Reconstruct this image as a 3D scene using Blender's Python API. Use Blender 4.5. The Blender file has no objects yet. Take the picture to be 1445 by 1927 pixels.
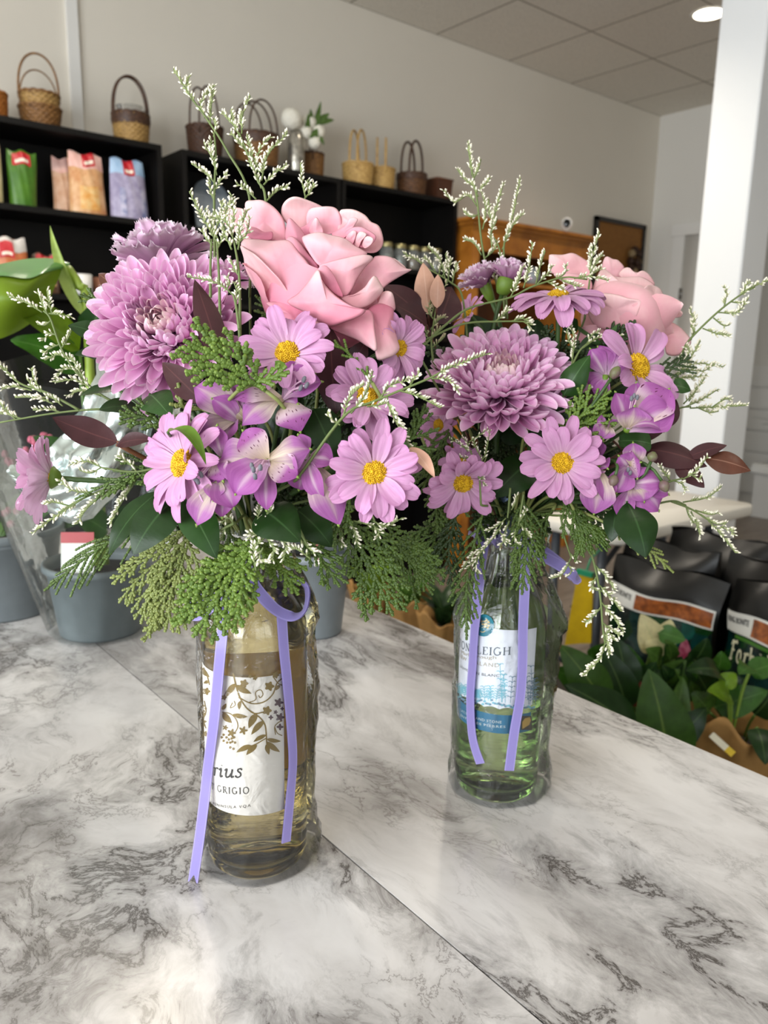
import bpy, math, random
import numpy as np
from mathutils import Vector, Matrix, noise as mnoise

rng = np.random.default_rng(7)
random.seed(7)
S = bpy.context.scene
COL = S.collection
PI = math.pi

# ------------------------------------------------------------------ camera
FPX = 1460.0
PITCH, YAW, ROLL = (math.radians(a) for a in (11.8, 39.4, 1.1))
COUNTER = 0.92
CAM = np.array([0.0, 0.0, COUNTER + 0.385])
_F0 = np.array([math.sin(YAW), math.cos(YAW), 0.0])
_R0 = np.array([math.cos(YAW), -math.sin(YAW), 0.0])
_Z = np.array([0.0, 0.0, 1.0])
FWD = math.cos(PITCH) * _F0 - math.sin(PITCH) * _Z
_U0 = math.cos(PITCH) * _Z + math.sin(PITCH) * _F0
RGT = math.cos(ROLL) * _R0 + math.sin(ROLL) * _U0
UPV = math.cos(ROLL) * _U0 - math.sin(ROLL) * _R0
cd = bpy.data.cameras.new('camera')
cam = bpy.data.objects.new('camera', cd)
COL.objects.link(cam)
M4 = Matrix(((RGT[0], UPV[0], -FWD[0], CAM[0]), (RGT[1], UPV[1], -FWD[1], CAM[1]),
             (RGT[2], UPV[2], -FWD[2], CAM[2]), (0, 0, 0, 1)))
cam.matrix_world = M4
cd.sensor_fit = 'VERTICAL'
cd.sensor_height = 36.0
cd.sensor_width = 36.0 * 1445 / 1927
cd.lens = 36.0 * FPX / 1927
cd.clip_start = 0.02
cd.dof.use_dof = True
cd.dof.focus_distance = 0.50
cd.dof.aperture_fstop = 11.0
S.camera = cam

# ------------------------------------------------------------------ world, lights, exposure
S.view_settings.view_transform = 'Standard'
S.view_settings.look = 'None'
S.view_settings.gamma = 1.0
S.view_settings.use_curve_mapping = False
S.view_settings.exposure = -0.20
S.cycles.use_denoising = True
S.cycles.max_bounces = 14
S.cycles.diffuse_bounces = 4
S.cycles.glossy_bounces = 5
S.cycles.transmission_bounces = 12
S.cycles.transparent_max_bounces = 24
S.cycles.caustics_reflective = True
S.cycles.caustics_refractive = True
S.cycles.sample_clamp_indirect = 6.0

WALL_Y, WALL_X, LEFT_X, FRONT_Y, CEIL = 3.6, 5.57, -2.4, -2.8, 3.06
wd = bpy.data.worlds.new('world')
S.world = wd
wd.use_nodes = True
wd.node_tree.nodes['Background'].inputs[0].default_value = (0.80, 0.90, 1.0, 1)
wd.node_tree.nodes['Background'].inputs[1].default_value = 1.2


def area(name, loc, target, sx, sy, power, color, spread=PI):
    l = bpy.data.lights.new(name, 'AREA')
    l.shape = 'RECTANGLE'
    l.size, l.size_y, l.energy, l.color = sx, sy, power, color
    l.spread = spread
    o = bpy.data.objects.new(name, l)
    COL.objects.link(o)
    o.location = loc
    o.rotation_euler = (Vector(target) - Vector(loc)).to_track_quat('-Z', 'Y').to_euler()
    return o


# daylight through the shop windows (left wall and the front wall behind the camera)
area('window_daylight_side', (LEFT_X - 0.15, 0.35, 1.85), (4, 0.35, 1.55), 3.7, 2.1, 260, (0.93, 0.97, 1.0))
area('window_daylight_front', (-0.2, FRONT_Y - 0.15, 1.9), (0.8, 4, 1.6), 2.6, 2.1, 30, (0.93, 0.97, 1.0))

# ------------------------------------------------------------------ helpers
def ray(x, y):
    return FWD + (x - 722.5) / FPX * RGT - (y - 963.5) / FPX * UPV


def at(x, y, z):
    """point of the place seen at (x, y), z metres in front of the lens"""
    return CAM + ray(x, y) * z


def onX(x, y, X): d = ray(x, y); return CAM + d * (X / d[0])
def onY(x, y, Y): d = ray(x, y); return CAM + d * (Y / d[1])
def onZ(x, y, Z): d = ray(x, y); return CAM + d * ((Z - CAM[2]) / d[2])


def unit(v):
    v = np.asarray(v, float)
    return v / (np.linalg.norm(v) + 1e-12)


def lin(c):
    if isinstance(c, str):
        c = [int(c[i:i + 2], 16) for i in (1, 3, 5)]
    o = []
    for v in c[:3]:
        v = v / 255.0
        o.append(v / 12.92 if v <= 0.04045 else ((v + 0.055) / 1.055) ** 2.4)
    return tuple(o) + (1.0,)


class MB:
    """collects vertices, faces and uvs; becomes ONE mesh object"""
    def __init__(self):
        self.V, self.F, self.UV, self.M, self.n = [], [], [], [], 0

    def add(self, V, F, uv=None, mi=0):
        V = np.asarray(V, float).reshape(-1, 3)
        F = np.asarray(F, int)
        self.V.append(V)
        self.F.append((F + self.n, mi))
        self.UV.append(np.zeros((len(V), 2)) if uv is None else np.asarray(uv, float).reshape(-1, 2))
        self.n += len(V)
        return self

    def grid(self, P, uv=None, closed_u=False, closed_v=False, mi=0):
        nu, nv = P.shape[:2]
        i = np.arange(nu if closed_u else nu - 1)[:, None]
        j = np.arange(nv if closed_v else nv - 1)[None, :]
        i2, j2 = (i + 1) % nu, (j + 1) % nv
        F = np.stack([i * nv + j, i * nv + j2, i2 * nv + j2, i2 * nv + j], -1).reshape(-1, 4)
        if uv is None:
            a, b = np.meshgrid(np.linspace(0, 1, nu), np.linspace(0, 1, nv), indexing='ij')
            uv = np.stack([a, b], -1)
        return self.add(P.reshape(-1, 3), F, uv, mi)

    def tube(self, P, R, n=6, cap=True, mi=0):
        P = np.asarray(P, float)
        R = np.broadcast_to(np.asarray(R, float), (len(P),))
        T = np.gradient(P, axis=0)
        T /= np.linalg.norm(T, axis=1)[:, None] + 1e-12
        up = np.array([0, 0, 1.0]) if abs(T[0][2]) < 0.9 else np.array([1.0, 0, 0])
        N = np.zeros_like(P)
        v = unit(np.cross(T[0], up))
        for k in range(len(P)):
            v = unit(v - T[k] * np.dot(v, T[k]))
            N[k] = v
        B = np.cross(T, N)
        a = np.linspace(0, 2 * PI, n, endpoint=False)
        G = P[:, None] + R[:, None, None] * (N[:, None] * np.cos(a)[None, :, None] + B[:, None] * np.sin(a)[None, :, None])
        b = self.n
        self.grid(G, closed_v=True, mi=mi)
        if cap:
            self.F.append((np.array([[b + k for k in range(n)][::-1]]), mi))
            m = (len(P) - 1) * n
            self.F.append((np.array([[b + m + k for k in range(n)]]), mi))
        return self

    def box(self, x0, x1, y0, y1, z0, z1, mi=0):
        V = [(x, y, z) for x in (x0, x1) for y in (y0, y1) for z in (z0, z1)]
        F = [(0, 1, 3, 2), (4, 6, 7, 5), (0, 4, 5, 1), (2, 3, 7, 6), (0, 2, 6, 4), (1, 5, 7, 3)]
        return self.add(V, F, None, mi)

    def obox(self, c, ax, ay, az, mi=0):
        """oriented box, half axes ax ay az as vectors"""
        c, ax, ay, az = (np.asarray(q, float) for q in (c, ax, ay, az))
        V = [c + i * ax + j * ay + k * az for i in (-1, 1) for j in (-1, 1) for k in (-1, 1)]
        F = [(0, 1, 3, 2), (4, 6, 7, 5), (0, 4, 5, 1), (2, 3, 7, 6), (0, 2, 6, 4), (1, 5, 7, 3)]
        return self.add(V, F, None, mi)

    def lathe(self, prof, c=(0, 0, 0), n=48, rfun=None, mi=0):
        """prof: (r, z) list; rfun(theta, z, r) -> radius"""
        pr = np.asarray(prof, float)
        a = np.linspace(0, 2 * PI, n, endpoint=False)
        r = np.repeat(pr[:, 0:1], n, 1)
        if rfun is not None:
            r = rfun(a[None, :], pr[:, 1:2], r)
        P = np.stack([r * np.cos(a)[None], r * np.sin(a)[None], np.repeat(pr[:, 1:2], n, 1)], -1) + np.asarray(c, float)
        u, w = np.meshgrid(np.linspace(0, 1, len(pr)), np.linspace(0, 1, n), indexing='ij')
        return self.grid(P, np.stack([u, w], -1), closed_v=True, mi=mi)

    def build(self, name, mat, parent=None, smooth=True, kind=None, label=None, origin=None):
        me = bpy.data.meshes.new(name)
        V = np.concatenate(self.V) if self.V else np.zeros((0, 3))
        UV = np.concatenate(self.UV)
        org = np.zeros(3)
        if parent is not None:
            org = np.array(parent['_o'])
        elif origin is not None:
            org = np.asarray(origin, float)
        V = V - org
        me.vertices.add(len(V))
        me.vertices.foreach_set('co', V.astype(np.float32).ravel())
        idx = np.concatenate([f.ravel() for f, _ in self.F])
        tot = np.concatenate([np.full(len(f), f.shape[1]) for f, _ in self.F])
        mi = np.concatenate([np.full(len(f), m) for f, m in self.F])
        me.loops.add(len(idx))
        me.loops.foreach_set('vertex_index', idx.astype(np.int32))
        me.polygons.add(len(tot))
        st = np.concatenate([[0], np.cumsum(tot)[:-1]])
        me.polygons.foreach_set('loop_start', st.astype(np.int32))
        me.polygons.foreach_set('loop_total', tot.astype(np.int32))
        me.polygons.foreach_set('material_index', mi.astype(np.int32))
        me.polygons.foreach_set('use_smooth', np.full(len(tot), bool(smooth)))
        uvl = me.uv_layers.new(name='UVMap')
        uvl.data.foreach_set('uv', UV[idx].astype(np.float32).ravel())
        me.update(calc_edges=True)
        me.validate()
        for m in (mat if isinstance(mat, (list, tuple)) else [mat]):
            me.materials.append(m)
        o = bpy.data.objects.new(name, me)
        COL.objects.link(o)
        if parent is not None:
            o.parent = parent
            d = tuple(parent['_o'])
            o['_o'] = d
        else:
            o.location = org
            o['_o'] = tuple(org)
        if kind:
            o['kind'] = kind
        if label:
            o['label'] = label
        return o


def tag(o, label=None, cat=None, group=None, kind=None):
    if label: o['label'] = label
    if cat: o['category'] = cat
    if group: o['group'] = group
    if kind: o['kind'] = kind
    return o


def thing(name, label, cat, loc, group=None):
    o = bpy.data.objects.new(name, None)
    o.empty_display_size = 0.02
    COL.objects.link(o)
    o.location = tuple(loc)
    o['_o'] = tuple(float(v) for v in loc)
    return tag(o, label, cat, group)


def struct(name, mb, mat, smooth=False):
    o = mb.build(name, mat, smooth=smooth)
    o['kind'] = 'structure'
    return o


def cr(P, n):
    """Catmull-Rom through points"""
    P = np.asarray(P, float)
    if len(P) < 3:
        t = np.linspace(0, 1, n)[:, None]
        return P[0] * (1 - t) + P[-1] * t
    Q = np.vstack([2 * P[0] - P[1], P, 2 * P[-1] - P[-2]])
    out = []
    for t in np.linspace(0, len(P) - 1 - 1e-9, n):
        k = int(t); f = t - k
        a, b, c, d = Q[k], Q[k + 1], Q[k + 2], Q[k + 3]
        out.append(0.5 * (2 * b + (c - a) * f + (2 * a - 5 * b + 4 * c - d) * f * f + (3 * b - a - 3 * c + d) * f ** 3))
    return np.array(out)


def crc(P, n):
    """closed Catmull-Rom"""
    P = np.asarray(P, float)
    m = len(P)
    out = []
    for t in np.linspace(0, m, n, endpoint=False):
        k = int(t); f = t - k
        a, b, c, d = P[(k - 1) % m], P[k % m], P[(k + 1) % m], P[(k + 2) % m]
        out.append(0.5 * (2 * b + (c - a) * f + (2 * a - 5 * b + 4 * c - d) * f * f + (3 * b - a - 3 * c + d) * f ** 3))
    return np.array(out)


# ------------------------------------------------------------------ materials
MATS = {}


class NT:
    def __init__(self, name):
        self.m = bpy.data.materials.new(name)
        self.m.use_nodes = True
        self.t = self.m.node_tree
        self.t.nodes.clear()
        self.out = self.t.nodes.new('ShaderNodeOutputMaterial')

    def n(self, typ, **kw):
        nd = self.t.nodes.new('ShaderNode' + typ)
        for k, v in kw.items():
            if k.startswith('i_'):
                key = k[2:].replace('_', ' ')
                nd.inputs[key].default_value = v
            else:
                setattr(nd, k, v)
        return nd

    def l(self, a, b):
        self.t.links.new(a, b)

    def ramp(self, fac, stops, interp='LINEAR'):
        r = self.n('ValToRGB')
        r.color_ramp.interpolation = interp
        e = r.color_ramp.elements
        while len(e) < len(stops):
            e.new(0.5)
        for k, (p, c) in enumerate(stops):
            e[k].position = p
            e[k].color = c if len(c) == 4 else tuple(c) + (1,)
        if fac is not None:
            self.l(fac, r.inputs[0])
        return r.outputs[0]

    def mix(self, fac, a, b, mode='MIX'):
        x = self.n('Mix', data_type='RGBA', blend_type=mode)
        for s, v in ((0, fac), (6, a), (7, b)):
            if isinstance(v, (float, int)):
                x.inputs[s].default_value = v
            elif isinstance(v, tuple):
                x.inputs[s].default_value = v
            else:
                self.l(v, x.inputs[s])
        return x.outputs[2]

    def noise(self, coord, scale, detail=3, rough=0.5, dist=0.0, dim='3D'):
        t = self.n('TexNoise', i_Scale=scale, i_Detail=detail, i_Roughness=rough, i_Distortion=dist)
        if coord is not None:
            self.l(coord, t.inputs['Vector'])
        return t.outputs[0]

    def bump(self, h, strength, dist=0.001):
        b = self.n('Bump', i_Strength=strength, i_Distance=dist)
        self.l(h, b.inputs['Height'])
        return b.outputs[0]

    def mapping(self, coord, scale=(1, 1, 1), rot=(0, 0, 0), loc=(0, 0, 0)):
        m = self.n('Mapping')
        m.inputs['Scale'].default_value = scale
        m.inputs['Rotation'].default_value = rot
        m.inputs['Location'].default_value = loc
        self.l(coord, m.inputs['Vector'])
        return m.outputs[0]


def plain(name, col, rough=0.6, metal=0.0, spec=0.5, var=0.0, vscale=20.0, bump=0.0, bscale=60.0, coat=0.0, col2=None):
    t = NT(name)
    b = t.n('BsdfPrincipled', i_Roughness=rough, i_Metallic=metal)
    b.inputs['Specular IOR Level'].default_value = spec
    b.inputs['Coat Weight'].default_value = coat
    c = lin(col)
    tc = t.n('TexCoord').outputs['Object']
    if var > 0 or col2:
        c2 = lin(col2) if col2 else tuple(v * (1 - var) for v in c[:3]) + (1,)
        nz = t.noise(tc, vscale, 4, 0.6)
        t.l(t.ramp(nz, [(0.35, c), (0.65, c2)]), b.inputs['Base Color'])
    else:
        b.inputs['Base Color'].default_value = c
    if bump > 0:
        t.l(t.bump(t.noise(tc, bscale, 3), bump), b.inputs['Normal'])
    t.l(b.outputs[0], t.out.inputs[0])
    return t.m


def petal_mat(name, stops, trans=0.3, rough=0.6, vein=0.5, vein_n=14.0, freckle=None, center=None, spec=0.25, blotch=0.0, blotch_col=None, edge=None):
    """petal: colour along its length (UV u), fine veins across, part of the light passes through"""
    t = NT(name)
    tc = t.n('TexCoord')
    uv = tc.outputs['UV']
    sep = t.n('SeparateXYZ')
    t.l(uv, sep.inputs[0])
    u, v = sep.outputs[0], sep.outputs[1]
    col = t.ramp(u, [(p, lin(c)) for p, c in stops])
    nz = t.noise(tc.outputs['Object'], 90.0, 3, 0.6)
    if blotch > 0:
        col = t.mix(t.ramp(t.noise(tc.outputs['Object'], 45.0, 3, 0.6), [(0.45, (0, 0, 0, 1)), (0.7, (blotch,) * 3 + (1,))]), col, lin(blotch_col))
    if center is not None:      # pale stripe down the middle of the petal
        ccol, wid = center
        m1 = t.n('Math', operation='SUBTRACT'); t.l(v, m1.inputs[0]); m1.inputs[1].default_value = 0.5
        m2 = t.n('Math', operation='ABSOLUTE'); t.l(m1.outputs[0], m2.inputs[0])
        stripe = t.ramp(m2.outputs[0], [(0.0, (1, 1, 1, 1)), (wid, (0, 0, 0, 1))])
        fade = t.ramp(u, [(0.15, (1, 1, 1, 1)), (0.88, (0, 0, 0, 1))])
        f = t.n('Math', operation='MULTIPLY'); t.l(stripe, f.inputs[0]); t.l(fade, f.inputs[1])
        col = t.mix(f.outputs[0], col, lin(ccol))
    if edge is not None:
        m1 = t.n('Math', operation='SUBTRACT'); t.l(v, m1.inputs[0]); m1.inputs[1].default_value = 0.5
        m2 = t.n('Math', operation='ABSOLUTE'); t.l(m1.outputs[0], m2.inputs[0])
        col = t.mix(t.ramp(m2.outputs[0], [(0.30, (0, 0, 0, 1)), (0.5, (0.8, 0.8, 0.8, 1))]), col, lin(edge))
    if freckle is not None:
        fc = freckle
        mp = t.mapping(uv, (8.0, 17.0, 1.0))
        vo = t.n('TexVoronoi', i_Scale=1.0, i_Randomness=0.75)
        t.l(mp, vo.inputs['Vector'])
        dots = t.ramp(vo.outputs['Distance'], [(0.22, (1, 1, 1, 1)), (0.29, (0, 0, 0, 1))])
        band = t.ramp(u, [(0.20, (0, 0, 0, 1)), (0.30, (1, 1, 1, 1)), (0.72, (1, 1, 1, 1)), (0.80, (0, 0, 0, 1))])
        f = t.n('Math', operation='MULTIPLY'); t.l(dots, f.inputs[0]); t.l(band, f.inputs[1])
        col = t.mix(f.outputs[0], col, lin(fc))
    # veins
    mv = t.mapping(uv, (1.2, vein_n, 1.0))
    vn = t.noise(mv, 1.0, 3, 0.6)
    col = t.mix(t.ramp(vn, [(0.40, (0.0, 0, 0, 1)), (0.62, (vein,) * 3 + (1,))]), col, t.mix(0.5, col, lin('#d98a96' if 'rose' in name else '#7c2f7c' if 'lily' in name else '#b0649c')))
    b = t.n('BsdfPrincipled', i_Roughness=rough)
    b.inputs['Specular IOR Level'].default_value = spec
    b.inputs['Sheen Weight'].default_value = 0.08
    t.l(col, b.inputs['Base Color'])
    bm = t.bump(vn, 0.25, 0.0006)
    t.l(bm, b.inputs['Normal'])
    tr = t.n('BsdfTranslucent')
    t.l(col, tr.inputs['Color'])
    mx = t.n('MixShader', i_Fac=trans)
    t.l(b.outputs[0], mx.inputs[1]); t.l(tr.outputs[0], mx.inputs[2])
    t.l(mx.outputs[0], t.out.inputs[0])
    return t.m


def leaf_mat(name, top, under, rough=0.35, trans=0.15, vein='#8fb06a', veinamt=0.25, var=0.35):
    t = NT(name)
    tc = t.n('TexCoord')
    sep = t.n('SeparateXYZ'); t.l(tc.outputs['UV'], sep.inputs[0])
    m1 = t.n('Math', operation='SUBTRACT'); t.l(sep.outputs[1], m1.inputs[0]); m1.inputs[1].default_value = 0.5
    m2 = t.n('Math', operation='ABSOLUTE'); t.l(m1.outputs[0], m2.inputs[0])
    mid = t.ramp(m2.outputs[0], [(0.0, (1, 1, 1, 1)), (0.035, (0, 0, 0, 1))])
    c0 = lin(top); c1 = tuple(v * (1 - var) for v in c0[:3]) + (1,)
    nz = t.noise(tc.outputs['Object'], 55.0, 4, 0.6)
    col = t.ramp(nz, [(0.35, c0), (0.7, c1)])
    geo = t.n('NewGeometry')
    col = t.mix(geo.outputs['Backfacing'], col, lin(under))
    f = t.n('Math', operation='MULTIPLY'); t.l(mid, f.inputs[0]); f.inputs[1].default_value = veinamt
    col = t.mix(f.outputs[0], col, lin(vein))
    b = t.n('BsdfPrincipled', i_Roughness=rough)
    b.inputs['Specular IOR Level'].default_value = 0.28
    t.l(col, b.inputs['Base Color'])
    mv = t.mapping(tc.outputs['UV'], (14.0, 3.0, 1.0))
    t.l(t.bump(t.noise(mv, 1.0, 2), 0.15, 0.001), b.inputs['Normal'])
    tr = t.n('BsdfTranslucent'); t.l(col, tr.inputs['Color'])
    mx = t.n('MixShader', i_Fac=trans)
    t.l(b.outputs[0], mx.inputs[1]); t.l(tr.outputs[0], mx.inputs[2])
    t.l(mx.outputs[0], t.out.inputs[0])
    return t.m


def glass_mat(name, col, ior=1.5, rough=0.0):
    t = NT(name)
    b = t.n('BsdfPrincipled', i_Roughness=rough, i_IOR=ior)
    b.inputs['Base Color'].default_value = lin(col)
    b.inputs['Transmission Weight'].default_value = 1.0
    t.l(b.outputs[0], t.out.inputs[0])
    return t.m


def film_mat(name, tint='#ffffff', gloss=1.0, bscale=40.0, bstr=0.6, haze=0.0, vor=0.0):
    """clear plastic film: lets light straight through and reflects by its Fresnel term; crinkled"""
    t = NT(name)
    tc = t.n('TexCoord').outputs['Object']
    nz = t.noise(tc, bscale, 4, 0.55, 0.8)
    if vor > 0:
        vo = t.n('TexVoronoi', feature='F1', i_Scale=vor)
        t.l(t.mapping(tc, (1, 1, 0.45)), vo.inputs['Vector'])
        ad = t.n('Math', operation='ADD'); t.l(nz, ad.inputs[0]); t.l(vo.outputs['Distance'], ad.inputs[1])
        nz = ad.outputs[0]
    bm = t.bump(nz, bstr, 0.004)
    fr = t.n('Fresnel', i_IOR=1.45); t.l(bm, fr.inputs['Normal'])
    g = t.n('BsdfGlossy', i_Roughness=0.06); t.l(bm, g.inputs['Normal'])
    tr = t.n('BsdfTransparent'); tr.inputs['Color'].default_value = lin(tint)
    ml = t.n('Math', operation='MULTIPLY', use_clamp=True); t.l(fr.outputs[0], ml.inputs[0]); ml.inputs[1].default_value = gloss
    mx = t.n('MixShader'); t.l(ml.outputs[0], mx.inputs[0]); t.l(tr.outputs[0], mx.inputs[1]); t.l(g.outputs[0], mx.inputs[2])
    last = mx.outputs[0]
    if haze > 0:
        df = t.n('BsdfDiffuse'); df.inputs['Color'].default_value = (0.85, 0.88, 0.88, 1)
        m2 = t.n('MixShader', i_Fac=haze); t.l(last, m2.inputs[1]); t.l(df.outputs[0], m2.inputs[2])
        last = m2.outputs[0]
    t.l(last, t.out.inputs[0])
    return t.m

# ================================================================== SETTING
def mat_marble(name, off, aniso):
    t = NT(name)
    tc = t.n('TexCoord').outputs['Object']
    base = t.mapping(tc, (1.0, aniso, 1.0), (0, 0, math.radians(-18)), off)
    wn = t.n('TexNoise', i_Scale=3.4, i_Detail=4.0, i_Roughness=0.6)
    t.l(base, wn.inputs['Vector'])
    vm = t.n('VectorMath', operation='MULTIPLY_ADD')
    t.l(wn.outputs['Color'], vm.inputs[0]); vm.inputs[1].default_value = (0.20, 0.20, 0.20); t.l(base, vm.inputs[2])
    w = vm.outputs[0]

    def ridge(scale, width, detail, soft):
        n = t.noise(w, scale, detail, 0.68, 0.25)
        s = t.n('Math', operation='SUBTRACT'); t.l(n, s.inputs[0]); s.inputs[1].default_value = 0.5
        a = t.n('Math', operation='ABSOLUTE'); t.l(s.outputs[0], a.inputs[0])
        return t.ramp(a.outputs[0], [(0.0, (1, 1, 1, 1)), (width, (soft,) * 3 + (1,)), (width * 6, (0, 0, 0, 1))])
    big = ridge(3.8, 0.010, 11.0, 0.48)
    mid = ridge(7.5, 0.013, 10.0, 0.42)
    fine = ridge(19.0, 0.014, 6.0, 0.25)
    mask = t.ramp(t.noise(base, 5.0, 3, 0.6), [(0.40, (0, 0, 0, 1)), (0.58, (1, 1, 1, 1))])
    mask2 = t.ramp(t.noise(base, 7.0, 3, 0.6, 0.5), [(0.47, (0, 0, 0, 1)), (0.62, (1, 1, 1, 1))])

    def mul(a, b, k=1.0):
        m = t.n('Math', operation='MULTIPLY', use_clamp=True); t.l(a, m.inputs[0])
        if isinstance(b, float): m.inputs[1].default_value = b
        else: t.l(b, m.inputs[1])
        if k != 1.0:
            m2 = t.n('Math', operation='MULTIPLY', use_clamp=True); t.l(m.outputs[0], m2.inputs[0]); m2.inputs[1].default_value = k
            return m2.outputs[0]
        return m.outputs[0]
    cloud = t.ramp(t.noise(w, 5.0, 6, 0.6), [(0.30, lin('#9b9794')), (0.45, lin('#cdc9c6')), (0.63, lin('#e4e1df'))])
    col = t.mix(mul(mask2, mul(t.noise(w, 22.0, 6, 0.7), mask), 1.1), cloud, lin('#5d554e'))
    col = t.mix(mul(fine, mask2, 0.6), col, lin('#574e47'))
    col = t.mix(mul(mid, mask, 0.82), col, lin('#453d37'))
    mask3 = t.ramp(t.noise(base, 3.0, 2, 0.5), [(0.40, (0.15, 0.15, 0.15, 1)), (0.6, (1, 1, 1, 1))])
    col = t.mix(mul(big, mask3, 0.95), col, lin('#3f3833'))
    b = t.n('BsdfPrincipled', i_Roughness=0.24)
    b.inputs['Specular IOR Level'].default_value = 0.45
    t.l(col, b.inputs['Base Color'])
    t.l(b.outputs[0], t.out.inputs[0])
    return t.m


def mat_floor():
    t = NT('wood_floor')
    tc = t.n('TexCoord').outputs['Object']
    br = t.n('TexBrick', offset=0.4)
    br.inputs['Scale'].default_value = 1.0
    br.inputs['Brick Width'].default_value = 1.2
    br.inputs['Row Height'].default_value = 0.18
    br.inputs['Mortar Size'].default_value = 0.003
    br.inputs['Color1'].default_value = lin('#8f8378')
    br.inputs['Color2'].default_value = lin('#776b60')
    br.inputs['Mortar'].default_value = lin('#463e37')
    t.l(tc, br.inputs['Vector'])
    g = t.noise(t.mapping(tc, (2, 25, 1)), 1.5, 5, 0.6)
    col = t.mix(0.55, br.outputs[0], t.ramp(g, [(0.3, lin('#5f544a')), (0.7, lin('#a1958a'))]))
    b = t.n('BsdfPrincipled', i_Roughness=0.4)
    t.l(col, b.inputs['Base Color'])
    t.l(b.outputs[0], t.out.inputs[0])
    return t.m


def mat_ceiling():
    t = NT('ceiling_tile')
    tc = t.n('TexCoord').outputs['Object']
    br = t.n('TexBrick', offset=0.0)
    br.inputs['Scale'].default_value = 1.0
    br.inputs['Brick Width'].default_value = 0.6096
    br.inputs['Row Height'].default_value = 0.6096
    br.inputs['Mortar Size'].default_value = 0.006
    br.inputs['Mortar Smooth'].default_value = 0.2
    br.inputs['Color1'].default_value = lin('#e6e1d6')
    br.inputs['Color2'].default_value = lin('#e0dacf')
    br.inputs['Mortar'].default_value = lin('#968e80')
    t.l(t.mapping(tc, (1, 1, 1), (0, 0, 0), (-5.10 + 0.6096 * 9, -3.60 + 0.6096 * 6, 0)), br.inputs['Vector'])
    sp = t.ramp(t.noise(tc, 130.0, 2, 0.6), [(0.36, (0.62, 0.62, 0.62, 1)), (0.46, (1, 1, 1, 1))])
    col = t.mix(0.6, br.outputs[0], sp, 'MULTIPLY')
    b = t.n('BsdfPrincipled', i_Roughness=0.9)
    t.l(col, b.inputs['Base Color'])
    t.l(b.outputs[0], t.out.inputs[0])
    return t.m


M_wall = plain('wall_paint', '#e4ddd0', 0.85, spec=0.2, var=0.03, vscale=1.5)
M_wall2 = plain('wall_paint_white', '#e4e1da', 0.8, spec=0.2)
M_pillar = plain('pillar_paint', '#f3f4f4', 0.7, spec=0.25)
M_white = plain('white_trim', '#e9e7e2', 0.5)
M_floor = mat_floor()
M_ceil = mat_ceiling()
M_black = plain('black_wood', '#0f0d0c', 0.45, spec=0.25, var=0.3, vscale=6)
M_oak = plain('oak_wood', '#b9772a', 0.42, col2='#93581a', vscale=8)
M_dark = plain('dark_metal', '#3b3f44', 0.45, metal=0.3)

struct('floor', MB().box(LEFT_X, 8.0, FRONT_Y, WALL_Y, -0.05, 0), M_floor)
struct('ceiling', MB().box(LEFT_X, 8.0, FRONT_Y, WALL_Y, CEIL, CEIL + 0.05), M_ceil)
struct('wall_back', MB().box(LEFT_X, 8.1, WALL_Y, WALL_Y + 0.1, 0, CEIL), M_wall)
# the right wall stops short; the room goes on behind the pillar
struct('wall_right', MB().box(WALL_X, WALL_X + 0.12, 3.02, WALL_Y, 0, CEIL), M_wall2)
struct('wall_right_recess', MB().box(7.0, 7.1, FRONT_Y, WALL_Y, 0, CEIL), M_wall2)
# left wall and front wall with their shop windows
wl = MB()
wl.box(LEFT_X - 0.1, LEFT_X, FRONT_Y, WALL_Y, 0, 0.5)
wl.box(LEFT_X - 0.1, LEFT_X, FRONT_Y, WALL_Y, 2.65, CEIL)
wl.box(LEFT_X - 0.1, LEFT_X, FRONT_Y, -1.5, 0.5, 2.65)
wl.box(LEFT_X - 0.1, LEFT_X, 2.2, WALL_Y, 0.5, 2.65)
struct('wall_left', wl, M_wall)
wf = MB()
wf.box(LEFT_X, 8.0, FRONT_Y - 0.1, FRONT_Y, 0, 0.5)
wf.box(LEFT_X, 8.0, FRONT_Y - 0.1, FRONT_Y, 2.65, CEIL)
wf.box(LEFT_X, -1.5, FRONT_Y - 0.1, FRONT_Y, 0.5, 2.65)
wf.box(1.1, 8.0, FRONT_Y - 0.1, FRONT_Y, 0.5, 2.65)
struct('wall_front', wf, M_wall)
w1 = MB()
for y in (-1.5, -0.27, 0.96, 2.14):
    w1.box(LEFT_X - 0.08, LEFT_X - 0.02, y, y + 0.06, 0.5, 2.65)
for z in (0.5, 2.59):
    w1.box(LEFT_X - 0.08, LEFT_X - 0.02, -1.5, 2.2, z, z + 0.06)
struct('window_1', w1, M_dark)
w2 = MB()
for x in (-1.5, -0.23, 1.04):
    w2.box(x, x + 0.06, FRONT_Y - 0.08, FRONT_Y - 0.02, 0.5, 2.65)
for z in (0.5, 2.59):
    w2.box(-1.5, 1.1, FRONT_Y - 0.08, FRONT_Y - 0.02, z, z + 0.06)
struct('window_2', w2, M_dark)
# pale vertical batten on the back wall, left
struct('trim_1', MB().box(1.205, 1.25, WALL_Y - 0.018, WALL_Y, 0, CEIL), M_white)
#struct('trim_2', MB().box(1.62, 8.0, WALL_Y - 0.03, WALL_Y, CEIL - 0.03, CEIL), M_wall)
struct('baseboard_back', MB().box(LEFT_X, WALL_X, WALL_Y - 0.015, WALL_Y, 0, 0.1), M_white)
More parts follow.
